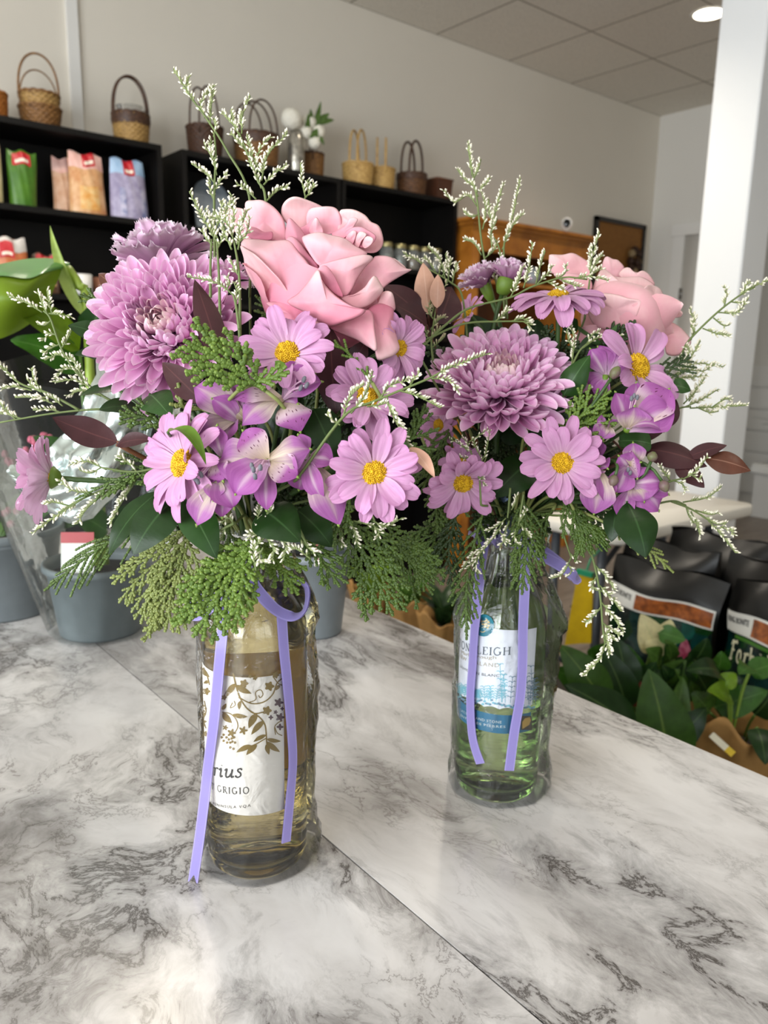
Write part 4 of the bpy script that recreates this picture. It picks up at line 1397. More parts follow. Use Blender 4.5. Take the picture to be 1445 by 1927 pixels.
dr_b.build('plant_drawing', plain('ink_steel', '#6f8fa6', 0.5), lab2)
dr_t.build('stone_drawing', plain('ink_aqua', '#7fc0cf', 0.5), lab2)


# ================================================================== CELLOPHANE ROUND THE BOTTLES
def cello(C, R, hs, hn, h1, label, bul, seed, base_flare):
    t = thing('cellophane_wrap', label, 'wrap', (C.a[0], C.a[1], COUNTER + 0.001))
    r = np.random.default_rng(seed)
    ph = r.uniform(0, 2 * PI, 12)
    m = MB()
    G = []
    for z in np.linspace(0.0015, h1, 46):
        rr = R + 0.0016 if z < hs else R + 0.002 + (0.0165 - R) * (0.5 - 0.5 * math.cos(PI * min(1, (z - hs) / (hn - hs))))
        row = []
        for a in np.linspace(-PI, PI, 96, endpoint=False):
            b = bul * math.exp(-((a - 1.75) / 0.45) ** 2) * (0.55 + 0.5 * mnoise.noise(Vector((a * 2.0, z * 30, ph[0]))) + 0.35 * abs(mnoise.noise(Vector((a * 7, z * 55, ph[1])))))
            b += bul * 0.30 * math.exp(-((a + 1.7) / 0.4) ** 2) * (0.5 + 0.8 * abs(mnoise.noise(Vector((a * 5, z * 40, ph[2])))))
            fl = base_flare * math.exp(-(z / 0.022) ** 2) * (0.3 + 0.7 * abs(math.sin(3.5 * a + ph[3]))) * (0.3 + 0.7 * math.exp(-((a - 1.4) / 0.9) ** 2))
            cr_ = 0.0022 * (abs(mnoise.noise(Vector((a * 3.5, z * 45, ph[4])))) + abs(mnoise.noise(Vector((a * 8 + z * 60, z * 25, ph[5]))))) * (0.35 + 0.65 * (abs(a) > 0.9))
            if z > hs:
                cr_ += 0.0022 * abs(math.sin(9 * a + ph[6])) * min(1, (z - hs) / 0.03)
                b *= 1.5
            row.append(C.pt(a, COUNTER + z, rr + b + fl + cr_))
        G.append(row)
    m.grid(np.array(G), closed_v=True)
    o = m.build('film', film_mat('cellophane', '#fdfdfd', 1.6, 55, 0.6, haze=0.01, vor=42), t)
    return t


cello(cyl1, R1, 0.186, 0.240, 0.262, 'crinkled clear cellophane wrapped round the near gold wine bottle', 0.009, 5, 0.003)
cello(cyl2, R2, 0.152, 0.222, 0.245, 'crinkled clear cellophane wrapped round the farther green wine bottle', 0.011, 9, 0.005)

# ================================================================== RIBBONS
def mat_ribbon():
    t = NT('lilac_ribbon')
    tc = t.n('TexCoord')
    sep = t.n('SeparateXYZ'); t.l(tc.outputs['UV'], sep.inputs[0])
    edge = t.ramp(sep.outputs[1], [(0.0, lin('#a79cd6')), (0.07, lin('#aba0da')), (0.12, lin('#978bcb')), (0.88, lin('#978bcb')), (0.93, lin('#aba0da'))])
    b = t.n('BsdfPrincipled', i_Roughness=0.38)
    b.inputs['Anisotropic'].default_value = 0.4
    b.inputs['Sheen Weight'].default_value = 0.2
    t.l(edge, b.inputs['Base Color'])
    w = t.noise(t.mapping(tc.outputs['UV'], (260, 3, 1)), 1.0, 2)
    t.l(t.bump(w, 0.25, 0.0004), b.inputs['Normal'])
    tr = t.n('BsdfTranslucent'); t.l(edge, tr.inputs['Color'])
    mx = t.n('MixShader', i_Fac=0.2)
    t.l(b.outputs[0], mx.inputs[1]); t.l(tr.outputs[0], mx.inputs[2]); t.l(mx.outputs[0], t.out.inputs[0])
    return t.m


M_rib = mat_ribbon()


def ribbon_strip(name, P, N, w, parent, n=60, notch=0.0, th=0.0004):
    P = cr(P, n)
    N = cr(N, n) if len(N) > 1 else np.repeat(np.asarray(N, float), n, 0)
    T = np.gradient(P, axis=0); T /= np.linalg.norm(T, axis=1)[:, None]
    A = np.cross(T, N); A /= np.linalg.norm(A, axis=1)[:, None]
    Nn = np.cross(A, T)
    v = np.linspace(-1, 1, 7)
    m = MB()
    G = P[:, None] + A[:, None] * (0.5 * w * v)[None, :, None]
    if notch:
        k = np.array([[1 if i >= n - 2 else 0 for _ in v] for i in range(n)])
        cut = np.array([notch * (1 - 2 * abs(x)) * ((i - (n - 3)) / 2 if i > n - 3 else 0) for i in range(n) for x in v]).reshape(n, 7)
        G = G - T[:, None] * cut[..., None]
    m.grid(G + Nn[:, None] * th)
    m.grid((G - Nn[:, None] * th)[:, ::-1])
    return m.build(name, M_rib, parent)


def on_bottle(C, pts, lift):
    out, nn = [], []
    for (x, y), l in zip(pts, np.broadcast_to(lift, (len(pts),))):
        p = C.hit(x, y, C.r + l)
        out.append(p)
        nn.append(unit([p[0] - C.a[0], p[1] - C.a[1], 0]))
    return np.array(out), np.array(nn)


rb1 = thing('ribbon_bow', 'lilac satin ribbon bow tied round the neck of the near bottle', 'ribbon', (BA[0], BA[1], COUNTER + 0.24))
zdep = lambda z: z
end = onZ(364, 1655, COUNTER + 0.002)
Pl = [at(430, 1085, 0.535), at(424, 1140, 0.532), *[cyl1.hit(x, y, R1 + 0.006) for x, y in ((416, 1215), (409, 1290), (402, 1360))], at(392, 1440, 0.558), at(384, 1510, 0.562), at(375, 1580, 0.566), end]
ribbon_strip('tail', Pl, [unit(-FWD + 0.25 * RGT * (-1)) for _ in Pl], 0.0078, rb1, 80, notch=0.004)
Pr, Nr = on_bottle(cyl1, [(530, 1160), (534, 1220), (541, 1290), (548, 1370), (551, 1435), (546, 1500), (538, 1585)], [0.005] * 7)
ribbon_strip('tail', Pr, Nr, 0.0074, rb1, 80)
lp = [at(470, 1090, 0.535), at(490, 1118, 0.528), at(520, 1148, 0.522), at(552, 1160, 0.52), at(574, 1145, 0.526), at(578, 1112, 0.54), at(562, 1094, 0.55), at(530, 1090, 0.553), at(490, 1082, 0.55)]
ln = [unit(-FWD * 0.6 + v) for v in (UPV * 0.8, UPV * 0.8 - RGT * .2, UPV * 0.8, UPV * 0.7 - RGT * .5, UPV * .3 - RGT * 0.9, -RGT * 0.9, -UPV * 0.8, -UPV * 0.8, -UPV * 0.8)]
ribbon_strip('loop', lp, ln, 0.0085, rb1, 70)
ribbon_strip('loop', [at(470, 1090, 0.535), at(440, 1105, 0.525), at(400, 1140, 0.525), at(372, 1158, 0.53), at(362, 1148, 0.545), at(380, 1120, 0.552), at(430, 1095, 0.55), at(470, 1085, 0.548)],
             [unit(-FWD + UPV * 0.5) for _ in range(8)], 0.008, rb1, 60)
ribbon_strip('knot', [at(462, 1075, 0.54), at(470, 1090, 0.532), at(482, 1100, 0.538)], [unit(-FWD)] * 3, 0.012, rb1, 16)

rb2 = thing('ribbon_bow', 'lilac satin ribbon bow tied round the neck of the farther green bottle', 'ribbon', (BB[0], BB[1], COUNTER + 0.23))
P2 = [at(912, 1020, 0.655), at(905, 1060, 0.645), at(900, 1110, 0.63)]
a_, n_ = on_bottle(cyl2, [(893, 1185), (889, 1250), (885, 1310), (887, 1370), (893, 1405), (904, 1437)], [0.005] * 6)
ribbon_strip('tail', np.vstack([P2, a_]), np.vstack([[unit(-FWD)] * 3, n_]), 0.0082, rb2, 80)
P2 = [at(975, 1010, 0.65), at(988, 1050, 0.635), at(987, 1105, 0.628)]
a_, n_ = on_bottle(cyl2, [(984, 1180), (983, 1250), (979, 1310), (968, 1375), (958, 1450)], [0.005] * 5)
ribbon_strip('tail', np.vstack([P2, a_]), np.vstack([[unit(-FWD)] * 3, n_]), 0.0082, rb2, 80)
ribbon_strip('loop', [at(935, 1012, 0.655), at(985, 1028, 0.645), at(1020, 1046, 0.635), at(1050, 1062, 0.63), at(1078, 1082, 0.632), at(1082, 1090, 0.64), at(1060, 1066, 0.655), at(1010, 1030, 0.66), at(950, 1010, 0.665)],
             [unit(-FWD + UPV * 0.5)] * 9, 0.0095, rb2, 70)
ribbon_strip('loop', [at(935, 1012, 0.655), at(925, 1000, 0.64), at(905, 995, 0.64), at(890, 1004, 0.65), at(900, 1018, 0.665), at(930, 1015, 0.665)], [unit(-FWD + UPV * 0.6)] * 6, 0.009, rb2, 40)
ribbon_strip('knot', [at(925, 1000, 0.65), at(935, 1010, 0.644), at(945, 1022, 0.65)], [unit(-FWD)] * 3, 0.013, rb2, 16)

# ================================================================== POT PLANTS ON THE COUNTER, LEFT
M_pot = plain('grey_pot', '#72797c', 0.42, var=0.12, vscale=40, bump=0.15, bscale=30)
M_soil = plain('potting_soil', '#1d1611', 0.95, bump=0.8, bscale=180)


def pot_part(t, x, y, z, r0, r1, h, mat=None):
    mat = mat or M_pot
    n = 64

    def notch(a, zz, r):
        return r
    m = MB()
    m.lathe([(0, 0.004), (r0 * 0.8, 0.004), (r0 * 0.86, 0.0), (r0 * 0.99, 0.0), (r0, 0.003), (r0 + (r1 - r0) * 0.92, h * 0.90), (r1 + 0.002, h * 0.905), (r1 + 0.0045, h * 0.92), (r1 + 0.0045, h), (r1 + 0.001, h + 0.001), (r1 - 0.001, h * 0.9), (r0 - 0.003, 0.012), (0, 0.012)], (x, y, z), n)
    m.build('pot', mat, t)
    MB().lathe([(0, h * 0.86), (r1 * 0.6, h * 0.87), (r1 - 0.004, h * 0.84)], (x, y, z), 32).build('soil', M_soil, t)


lf_dark = leaf_mat('leaf_dark', '#1f3a18', '#35532c', 0.3, 0.12)
lf_mid = leaf_mat('leaf_mid', '#3d6a22', '#5d8538', 0.35, 0.2)
lf_yel = leaf_mat('leaf_lime', '#6f8f1c', '#8a9c2a', 0.38, 0.3)
Zc = COUNTER + 0.0006

# near left pot: tall broad leaves, inside a clear sleeve
pa = np.array([0.345, 1.03])
t = thing('potted_plant', 'broad leaved green plant in a grey pot inside a clear sleeve, behind the near bouquet', 'plant', (pa[0], pa[1], Zc))
pot_part(t, pa[0], pa[1], Zc, 0.054, 0.066, 0.098)
lv = MB()
hold = lambda x, y, d=1.05: at(x, y, d)
root = np.array([pa[0], pa[1], Zc + 0.09])
for (b, tp_, w, dep0, dep1, nr, bend, cup) in (
    ((128, 508), (-70, 610), 62, 1.06, 0.92, (0.0, -0.25, 1.0), 0.30, -0.55),):
    leaf(lv, at(*b, dep0), at(*tp_, dep1), w / 1460, nr, bend, cup, 'lance', nu=26, nv=11, wave=0.10, seed=4)
# broad drooping leaf: upper face and hanging lower half
P = np.array([[at(*q, d) for q, d in row] for row in (
    [((130, 498), 1.06), ((118, 510), 1.05), ((105, 535), 1.04), ((95, 560), 1.03), ((85, 585), 1.03)],
    [((95, 490), 1.06), ((88, 508), 1.01), ((72, 545), 0.99), ((64, 580), 1.00), ((55, 610), 1.02)],
    [((50, 491), 1.06), ((52, 525), 0.98), ((38, 562), 0.96), ((30, 600), 0.98), ((20, 630), 1.0)],
    [((0, 501), 1.06), ((0, 518), 0.97), ((-5, 560), 0.95), ((-10, 605), 0.97), ((-15, 640), 1.0)],
    [((-60, 515), 1.06), ((-60, 530), 0.97), ((-70, 560), 0.96), ((-75, 600), 0.97), ((-80, 640), 1.0)])])
G = np.array([cr(r_, 14) for r_ in P]); G = np.array([cr(G[:, k], 22) for k in range(14)]).transpose(1, 0, 2)
lv = MB(); lv.grid(G); lv.build('leaf', leaf_mat('leaf_droop', '#6a8420', '#7a9426', 0.35, 0.35), t)
P2 = np.array([[at(*q, d) for q, d in row] for row in (
    [((132, 498), 1.058), ((128, 503), 1.055), ((120, 508), 1.05)],
    [((98, 489), 1.058), ((95, 505), 1.02), ((84, 516), 1.0)],
    [((50, 490), 1.058), ((55, 512), 1.0), ((52, 527), 0.975)],
    [((0, 500), 1.058), ((0, 512), 0.985), ((-2, 522), 0.962)],
    [((-60, 514), 1.058), ((-60, 524), 0.985), ((-60, 536), 0.962)])])
G = np.array([cr(r_, 10) for r_ in P2]); G = np.array([cr(G[:, k], 22) for k in range(10)]).transpose(1, 0, 2) + np.array([0, 0, 0.002])
lv = MB(); lv.grid(G); lv.build('leaf', leaf_mat('leaf_top', '#5f9150', '#6a9a58', 0.28, 0.15), t, label='blue green upper face of the drooping leaf')
lv = MB(); leaf(lv, at(165, 600, 1.06), at(94, 424, 1.04), 0.020, -FWD - 0.5 * RGT, 0.03, 0.9, 'lance', nu=20, nv=7)
lv.build('rolled_leaf', leaf_mat('leaf_spear', '#a9bd63', '#9db456', 0.4, 0.3), t)
st = MB(); st.tube(cr([at(128, 505, 1.055), at(150, 540, 1.05), at(163, 590, 1.055), root], 16), 0.006, 8); st.tube(cr([at(163, 590, 1.06), at(170, 700, 1.06), root + (0.01, 0, 0)], 12), 0.006, 8)
st.build('stem', plain('stem_lime', '#8fa63a', 0.45), t)
for k, (b, tp_, w, mat, nr) in enumerate((((150, 660), (-30, 560), 90, lf_yel, (0, -0.6, 0.8)), ((150, 690), (20, 640), 80, lf_mid, (0, -0.8, 0.5)), ((165, 640), (215, 560), 60, lf_dark, (-0.4, -0.8, 0.4)),
                                          ((160, 900), (60, 820), 70, lf_mid, (0, -0.8, 0.5)), ((190, 900), (140, 990), 70, lf_dark, (0, -0.8, 0.5)), ((200, 820), (240, 700), 80, lf_dark, (0, -1, 0.3)), ((200, 1000), (120, 960), 60, lf_mid, (0, -1, 0.5)), ((220, 1000), (290, 930), 70, lf_dark, (0, -1, 0.5)))):
    lv = MB(); leaf(lv, at(*b, 1.05), at(*tp_, 1.0), w * 1.0 / 1460, nr, 0.12, 0.15, 'ovate', nu=16, nv=9, wave=0.05, seed=k)
    lv.build('leaf', mat, t)
st = MB()
for q in ((150, 660), (150, 690), (165, 640), (160, 900), (190, 900), (200, 820), (200, 1000), (220, 1000)):
    st.tube(cr([at(*q, 1.05), (at(*q, 1.05) + root) / 2 + (0.004, 0.01, 0.01), root], 8), 0.0025, 6)
st.build('leaf_stalk', plain('stalk_green', '#4d6a2a', 0.5), t)

M_sleeve = film_mat('sleeve_film', '#f4f8f7', 0.75, 16, 0.5, haze=0.010, vor=14)


def sleeve(x, y, z, r0, r1, h, label, seed, ecc=0.0):
    t = thing('plastic_sleeve', label, 'wrap', (x, y, z))
    r = np.random.default_rng(seed)
    ph = r.uniform(0, 6, 8)
    m = MB()
    G = []
    for s in np.linspace(0, 1, 30):
        row = []
        for a in np.linspace(0, 2 * PI, 90, endpoint=False):
            rr = r0 + (r1 - r0) * s + (0.002 + 0.006 * s) * (math.sin(5 * a + ph[0]) * 0.5 + 0.5 * math.sin(9 * a + ph[1] + 2 * s)) + 0.003 * abs(math.sin(13 * a + ph[2] - 5 * s)) * s
            hz = h * s * (1 + 0.08 * s * math.sin(2 * a + ph[3]) + 0.05 * s * math.sin(5 * a + ph[4]))
            row.append((x + rr * math.cos(a), y + rr * math.sin(a), z + 0.002 + hz))
        G.append(row)
    m.grid(np.array(G), closed_v=True)
    m.build('film', M_sleeve, t)
    return t


sleeve(pa[0], pa[1], Zc, 0.066, 0.165, 0.345, 'clear plastic sleeve flaring up round the broad leaved potted plant', 3)

# plant label stuck in that pot
t = thing('plant_tag', 'white plant label with a red top stuck in the near grey pot', 'tag', at(150, 1070, 0.985))
m = MB()
c = at(146, 1044, 0.995)
m.obox(c, RGT * 0.021, UPV * 0.028, FWD * 0.0006)
m.build('card', plain('tag_white', '#e3dfd8', 0.5), t, smooth=False)
m = MB(); m.obox(c + UPV * 0.022 - FWD * 0.0004, RGT * 0.0212, UPV * 0.007, FWD * 0.0006)
m.build('red_strip', plain('tag_red', '#b3343a', 0.45), t, smooth=False)
MB().tube([c + FWD * 0.001, c - UPV * 0.045 + FWD * 0.004], 0.0015, 6).build('stake', plain('tag_stake', '#d6d2ca', 0.5), t)

# crumpled silver foil
t = thing('foil_wrap', 'crumpled silver foil bunched beside the sleeve behind the pale side facing daisy', 'foil', at(110, 960, 0.80))
m = MB()
r2 = np.random.default_rng(8)
ctr = [(225, 690, 0.95), (205, 760, 0.93), (180, 830, 0.92), (140, 885, 0.91), (95, 935, 0.91), (15, 885, 0.93)]
L0 = [(190, 650), (165, 740), (130, 800), (85, 850), (40, 868), (10, 885)]
L1 = [(300, 700), (290, 800), (250, 880), (200, 950), (130, 985), (40, 925)]
rows = []
A0, A1 = cr(np.array(L0), 26), cr(np.array(L1), 26)
for k in range(26):
    row = []
    for s in np.linspace(0, 1, 22):
        q = A0[k] * (1 - s) + A1[k] * s
        d = 0.80 - 0.03 * math.sin(PI * s) + 0.030 * mnoise.noise(Vector((k * 0.16, s * 3.2, 1.7))) + 0.020 * abs(mnoise.noise(Vector((k * 0.38, s * 6, 4.2))))
        row.append(at(q[0] + 8 * mnoise.noise(Vector((k * .5, s * 4, 9))), q[1] + 8 * mnoise.noise(Vector((k * .5, s * 4, 3))), d))
    rows.append(row)
m.grid(np.array(rows))
m.build('foil_sheet', plain('silver_foil', '#c4cfcc', 0.22, metal=0.9), t)

# second pot farther left, pink buds
pb = np.array([0.262, 1.20])
t = thing('potted_plant', 'plant with pink buds and thick green leaves in the grey pot at the far left', 'plant', (pb[0], pb[1], Zc))
pot_part(t, pb[0], pb[1], Zc, 0.070, 0.085, 0.125)
r2 = np.random.default_rng(15)
for k, (x, y, w, dx, dy) in enumerate(((10, 1010, 60, -50, -30), (40, 1000, 70, 60, -40), (-20, 960, 80, -20, -70), (20, 920, 70, -60, -50), (60, 960, 50, 40, -60), (30, 985, 60, 10, -60), (0, 870, 60, -20, -60), (90, 1000, 60, 50, -10), (120, 990, 60, 30, -50), (70, 900, 50, 30, -60))):
    lv = MB(); leaf(lv, at(x, y + 10, 1.22), at(x + dx, y + dy, 1.16), w * 0.9 / 1250, (-0.2, -0.8, 0.7), 0.12, 0.2, 'ovate', nu=12, nv=7)
    lv.build('leaf', lf_mid if k % 2 else lf_dark, t)
st = MB()
for k in range(7):
    q = at(20 + 14 * k, 960 - 10 * (k % 3), 1.2)
    st.tube(cr([q, q * 0.5 + 0.5 * np.array([pb[0], pb[1], Zc + 0.1]) + (0, 0, 0.02), (pb[0], pb[1], Zc + 0.1)], 8), 0.0025, 6)
st.build('stem', plain('stalk_green2', '#44622a', 0.5), t)
bm = MB()
for k in range(26):
    cx, cy = ((48, 945), (20, 975), (62, 838), (88, 830), (22, 860))[k % 5]
    c = at(cx + r2.uniform(-14, 14), cy + r2.uniform(-14, 14), 1.14)
    bm.lathe([(0, -0.005), (0.0045, -0.002), (0.005, 0.002), (0.003, 0.006), (0, 0.007)], c, 8)
bm.build('buds', plain('pink_bud', '#c25470', 0.5), t, kind='stuff')

# third pot, right behind the near bottle
pc = np.array([0.578, 0.852])
t = thing('potted_plant', 'small grey pot with a low plant right behind the near wine bottle', 'plant', (pc[0], pc[1], Zc))
pot_part(t, pc[0], pc[1], Zc, 0.038, 0.050, 0.118)
for k in range(12):
    a = k * 2.4
    b0 = np.array([pc[0], pc[1], Zc + 0.105])
    lv = MB(); leaf(lv, b0, b0 + np.array([0.055 * math.cos(a), 0.055 * math.sin(a), 0.045 + 0.01 * (k % 3)]), 0.032, (0, 0, 1), 0.15, 0.2, 'ovate', nu=10, nv=7)
    lv.build('leaf', (lf_dark, lf_mid, lf_yel)[k % 3], t)
t = thing('plant_tag', 'narrow brown and white plant label stuck in the small pot behind the near bottle', 'tag', at(598, 1040, 0.93))
m = MB(); m.obox(at(598, 1036, 0.93), RGT * 0.004 + UPV * 0.001, UPV * 0.018, FWD * 0.0005); m.build('card', plain('tag_white2', '#d9cfc6', 0.5), t, smooth=False)
MB().tube([at(598, 1040, 0.931), (pc[0] + 0.01, pc[1] - 0.02, Zc + 0.08)], 0.001, 6).build('stake', plain('tag_stake2', '#c9bfb4', 0.5), t)
m = MB(); m.obox(at(596, 1038, 0.9292), RGT * 0.002, UPV * 0.010, FWD * 0.0005); m.build('picture', plain('tag_brown', '#7c4236', 0.5), t, smooth=False)

# ================================================================== DISPLAY BENCH ON THE RIGHT: SOIL BAGS AND PLANTS
t = thing('display_bench', 'low dark display bench carrying soil bags and plants beside the counter', 'bench', (1.75, 0.8, 0))
M_bench = plain('bench_dark', '#231f1c', 0.6, var=0.3)
MB().box(1.02, 2.35, -0.2, 1.32, 0.36, 0.40).build('bench_top', M_bench, t, smooth=False)
for x in (1.06, 2.27):
    for y in (-0.16, 1.24):
        MB().box(x, x + 0.04, y, y + 0.04, 0, 0.36).build('leg', M_bench, t, smooth=False)

M_bagk = plain('bag_black', '#060606', 0.33, spec=0.35, bump=0.5, bscale=28)
M_bagf = None


def mat_bagfront():
    n = NT('bag_printed_foliage')
    tc = n.n('TexCoord').outputs['Object']
    vo = n.n('TexVoronoi', i_Scale=26.0)
    n.l(n.mapping(tc, (1, 1, 0.7)), vo.inputs['Vector'])
    sep = n.n('SeparateColor'); n.l(vo.outputs['Color'], sep.inputs[0])
    col = n.ramp(sep.outputs[0], [(0.0, lin('#07211f')), (0.3, lin('#0b3a38')), (0.5, lin('#123f1c')), (0.68, lin('#2b5520')), (0.85, lin('#0f5a50')), (0.95, lin('#4a6a28'))], 'CONSTANT')
    dk = n.ramp(n.noise(tc, 9.0, 3), [(0.4, (0.1, 0.1, 0.1, 1)), (0.65, (1, 1, 1, 1))])
    col = n.mix(1.0, col, dk, 'MULTIPLY')
    b = n.n('BsdfPrincipled', i_Roughness=0.22)
    n.l(col, b.inputs['Base Color'])
    n.l(n.bump(n.noise(tc, 24.0, 3), 0.5, 0.006), b.inputs['Normal'])
    n.l(b.outputs[0], n.out.inputs[0])
    return n.m


M_bagf = mat_bagfront()
M_bark = plain('bag_bark_print', '#a45a26', 0.3, col2='#5e2c10', vscale=55)
M_badge = plain('bag_white_badge', '#d6d5d0', 0.35)
M_badgeink = plain('bag_badge_ink', '#3b3b3b', 0.5)


def soil_bag(x0, ya, yb, z0, h, d, label, front=True, yaw=0.0, seed=1, name_text=None, leaf_print=False):
    """bag standing on the bench, printed face toward -X; ya = left edge as seen, yb = right edge"""
    t = thing('soil_bag', label, 'bag', (x0 + d / 2, (ya + yb) / 2, z0), 'black potting soil bags')
    r = np.random.default_rng(seed)
    ph = r.uniform(0, 6, 6)
    W = ya - yb
    ca, sa = math.cos(yaw), math.sin(yaw)

    def S(side, v, u):      # v 0..1 from left to right as seen, u height 0..1
        th = d * 0.5 * (1 - (2 * v - 1) ** 4 * 0.5) * (1 - max(0, (u - 0.82) / 0.18) ** 1.3 * 0.93) * (0.80 + 0.2 * math.sin(PI * min(1, u / 0.82)))
        th += 0.005 * math.sin(7 * v + ph[0] + 5 * u) * (u > 0.02) + 0.004 * math.sin(15 * u + ph[1] - 9 * v)
        lx = side * th
        ly = -(v - 0.5) * W * (1 - 0.04 * math.sin(PI * u))
        return np.array([x0 + d / 2 + lx * ca - ly * sa, (ya + yb) / 2 + lx * sa + ly * ca, z0 + h * u + 0.006 * math.sin(9 * v + ph[2]) * u])
    nu, nv = 30, 30
    b = MB()
    F = np.array([[S(-1, v, u) for v in np.linspace(0, 1, nv)] for u in np.linspace(0, 1, nu)])
    K = np.array([[S(1, v, u) for v in np.linspace(0, 1, nv)] for u in np.linspace(0, 1, nu)])
    b.grid(F[:, ::-1]); b.grid(K)
    for e_ in (0, -1):
        b.grid(np.stack([F[:, e_], K[:, e_]], 0))
    b.grid(np.stack([F[0], K[0]], 0))
    b.build('bag', M_bagk, t)
    if not front:
        return t

    def patch(v0, v1, u0, u1, off, mat, nm, parent=t, slant=0.0):
        q = MB()
        q.grid(np.array([[S(-1, v, u + slant * (v - v0)) - np.array([off * ca, off * sa, 0]) for v in np.linspace(v1, v0, 16)] for u in np.linspace(u0, u1, 12)]))
        return q.build(nm, mat, parent)
    pf = patch(0.02, 0.98, 0.02, 0.70, 0.0016, M_bagf, 'printed_front')
    patch(0.02, 0.98, 0.70, 0.825, 0.0020, M_badge, 'band_edge')
    patch(0.03, 0.97, 0.712, 0.812, 0.0026, M_bark, 'bark_band')
    bd_ = patch(0.02, 0.31, 0.705, 0.82, 0.0032, M_badge, 'white_badge')
    fm = lambda x, y: S(-1, x, y) - np.array([0.0038 * ca, 0.0038 * sa, 0])
    k = MB()
    text_mesh(k, 'KING BONITE', fm, 0.034, x0=0.04, y0=0.762, width=0.235, bold=0.03)
    k.build('badge_writing', M_badgeink, bd_)
    if name_text:
        k = MB()
        letters(k, name_text, 0.115, lambda x, y: S(-1, x, y) - np.array([0.004 * ca, 0.004 * sa, 0]), width=0.40, x0=0.12, y0=0.545, gap=0.08)
        k.build('bag_name', plain('bag_name_cream', '#d8d6b8', 0.4), pf)
        q = MB()
        q.grid(np.array([[S(-1, v, u) - np.array([0.003, 0, 0]) for v in np.linspace(0.55, 0.14, 8)] for u in np.linspace(0.672, 0.692, 3)]))
        q.build('green_line', plain('bag_green_line', '#3b6d1e', 0.4), pf)
    if leaf_print:
        q = MB()
        for (v, u, wv, hu) in ((0.80, 0.36, 0.12, 0.24),):
            P = [S(-1, v, u + hu * 0.3)] + [S(-1, v + wv * 0.5 * math.sin(a) * (1 - 0.35 * math.cos(a)), u + hu * 0.5 + hu * 0.5 * math.cos(a)) for a in np.linspace(0, 2 * PI, 24, endpoint=False)]
            P = np.array(P) - np.array([0.0042, 0, 0])
            q.add(P, np.array([(0, 1 + (i + 1) % 24, 1 + i) for i in range(24)]))
        q.build('pink_leaf_print', plain('bag_pink_leaf', '#c2768a', 0.35, col2='#8b2b48', vscale=40), pf)
    return t


soil_bag(1.70, 1.155, 0.845, 0.401, 0.378, 0.13, 'black soil bag with a pink leaf printed on its green front', True, 0.0, 1, None, True)
soil_bag(1.68, 0.835, 0.545, 0.401, 0.398, 0.13, 'black soil bag with cream lettering on its green front, at the right edge', True, -0.16, 2, 'Forbid')
soil_bag(1.90, 1.26, 0.98, 0.401, 0.385, 0.13, 'plain black backed soil bag standing behind the front left bag', False, 0.05, 3)
soil_bag(2.07, 1.22, 0.92, 0.401, 0.40, 0.13, 'rearmost black soil bag nearest the white folding table', False, 0.0, 4)
soil_bag(1.88, 0.95, 0.60, 0.401, 0.405, 0.13, 'black soil bag behind the bag with cream lettering', False, -0.1, 5)

# leafy plants on the bench, in front of the bags
M_kraft = plain('kraft_paper', '#b98c50', 0.75, var=0.25, vscale=18, bump=0.4, bscale=25)
lf_var = leaf_mat('leaf_variegated', '#4d6f2c', '#6a8540', 0.35, 0.2, var=0.5)
lf_cream = leaf_mat('leaf_cream', '#dcd2a0', '#cfc48c', 0.4, 0.2, var=0.25)
lf_wide = leaf_mat('leaf_wide', '#38591d', '#4b6b28', 0.42, 0.2, vein='#7f9a48', veinamt=0.5)
lf_lim2 = leaf_mat('leaf_bright', '#7fa32c', '#8cae38', 0.35, 0.3)


def kraft_pot(x, y, z, r0, r1, h, label, seed, group='kraft paper wrapped pots'):
    t = thing('kraft_pot', label, 'pot', (x, y, z), group)
    r = np.random.default_rng(seed); ph = r.uniform(0, 6, 6)
    m = MB(); G = []
    for s in list(np.linspace(0, 1, 16)) + [1.0, 0.9, 0.7]:
        inner = len(G) > 15
        row = []
        for a in np.linspace(0, 2 * PI, 72, endpoint=False):
            rr = r0 + (r1 - r0) * s ** 0.8 + (0.002 + 0.010 * s) * (abs(math.sin(4 * a + ph[0])) + 0.6 * abs(math.sin(7 * a + ph[1]))) - (0.004 if inner else 0)
            row.append((x + rr * math.cos(a), y + rr * math.sin(a), z + 0.001 + h * s * (1 + 0.12 * s * math.sin(3 * a + ph[2]) + 0.06 * s * math.sin(7 * a + ph[3]))))
        G.append(row)
    m.grid(np.array(G), closed_v=True)
    m.build('paper', M_kraft, t)
    MB().lathe([(0, h * 0.62), (r0 * 0.9 + (r1 - r0) * .5, h * 0.62)], (x, y, z), 30).build('soil', M_soil, t)
    MB().lathe([(0, 0.0), (r0 * 0.96, 0.0)], (x, y, z + 0.001), 30).build('base', M_kraft, t)
    return t


def bench_plant(name, label, root, leaves, group=None, stemcol='#5f7d33'):
    t = thing(name, label, 'plant', root, group)
    st = MB()
    for (bx_, by_, tx, ty, w, d0, d1, mat, nr, cup) in leaves:
        b0, t0 = at(bx_, by_, d0), at(tx, ty, d1)
        lv = MB()
        leaf(lv, b0, t0, w / 1460 * (d0 + d1) / 2, nr, 0.10, cup, 'ovate', nu=16, nv=9, wave=0.04, seed=int(bx_))
        lv.build('leaf', mat, t)
        st.tube(cr([b0, (b0 + np.array(root)) / 2 + (0, 0, 0.03), root], 10), 0.003, 6)
    st.build('stem', plain('stem_' + name + str(int(root[0] * 1000)), stemcol, 0.5), t)
    return t


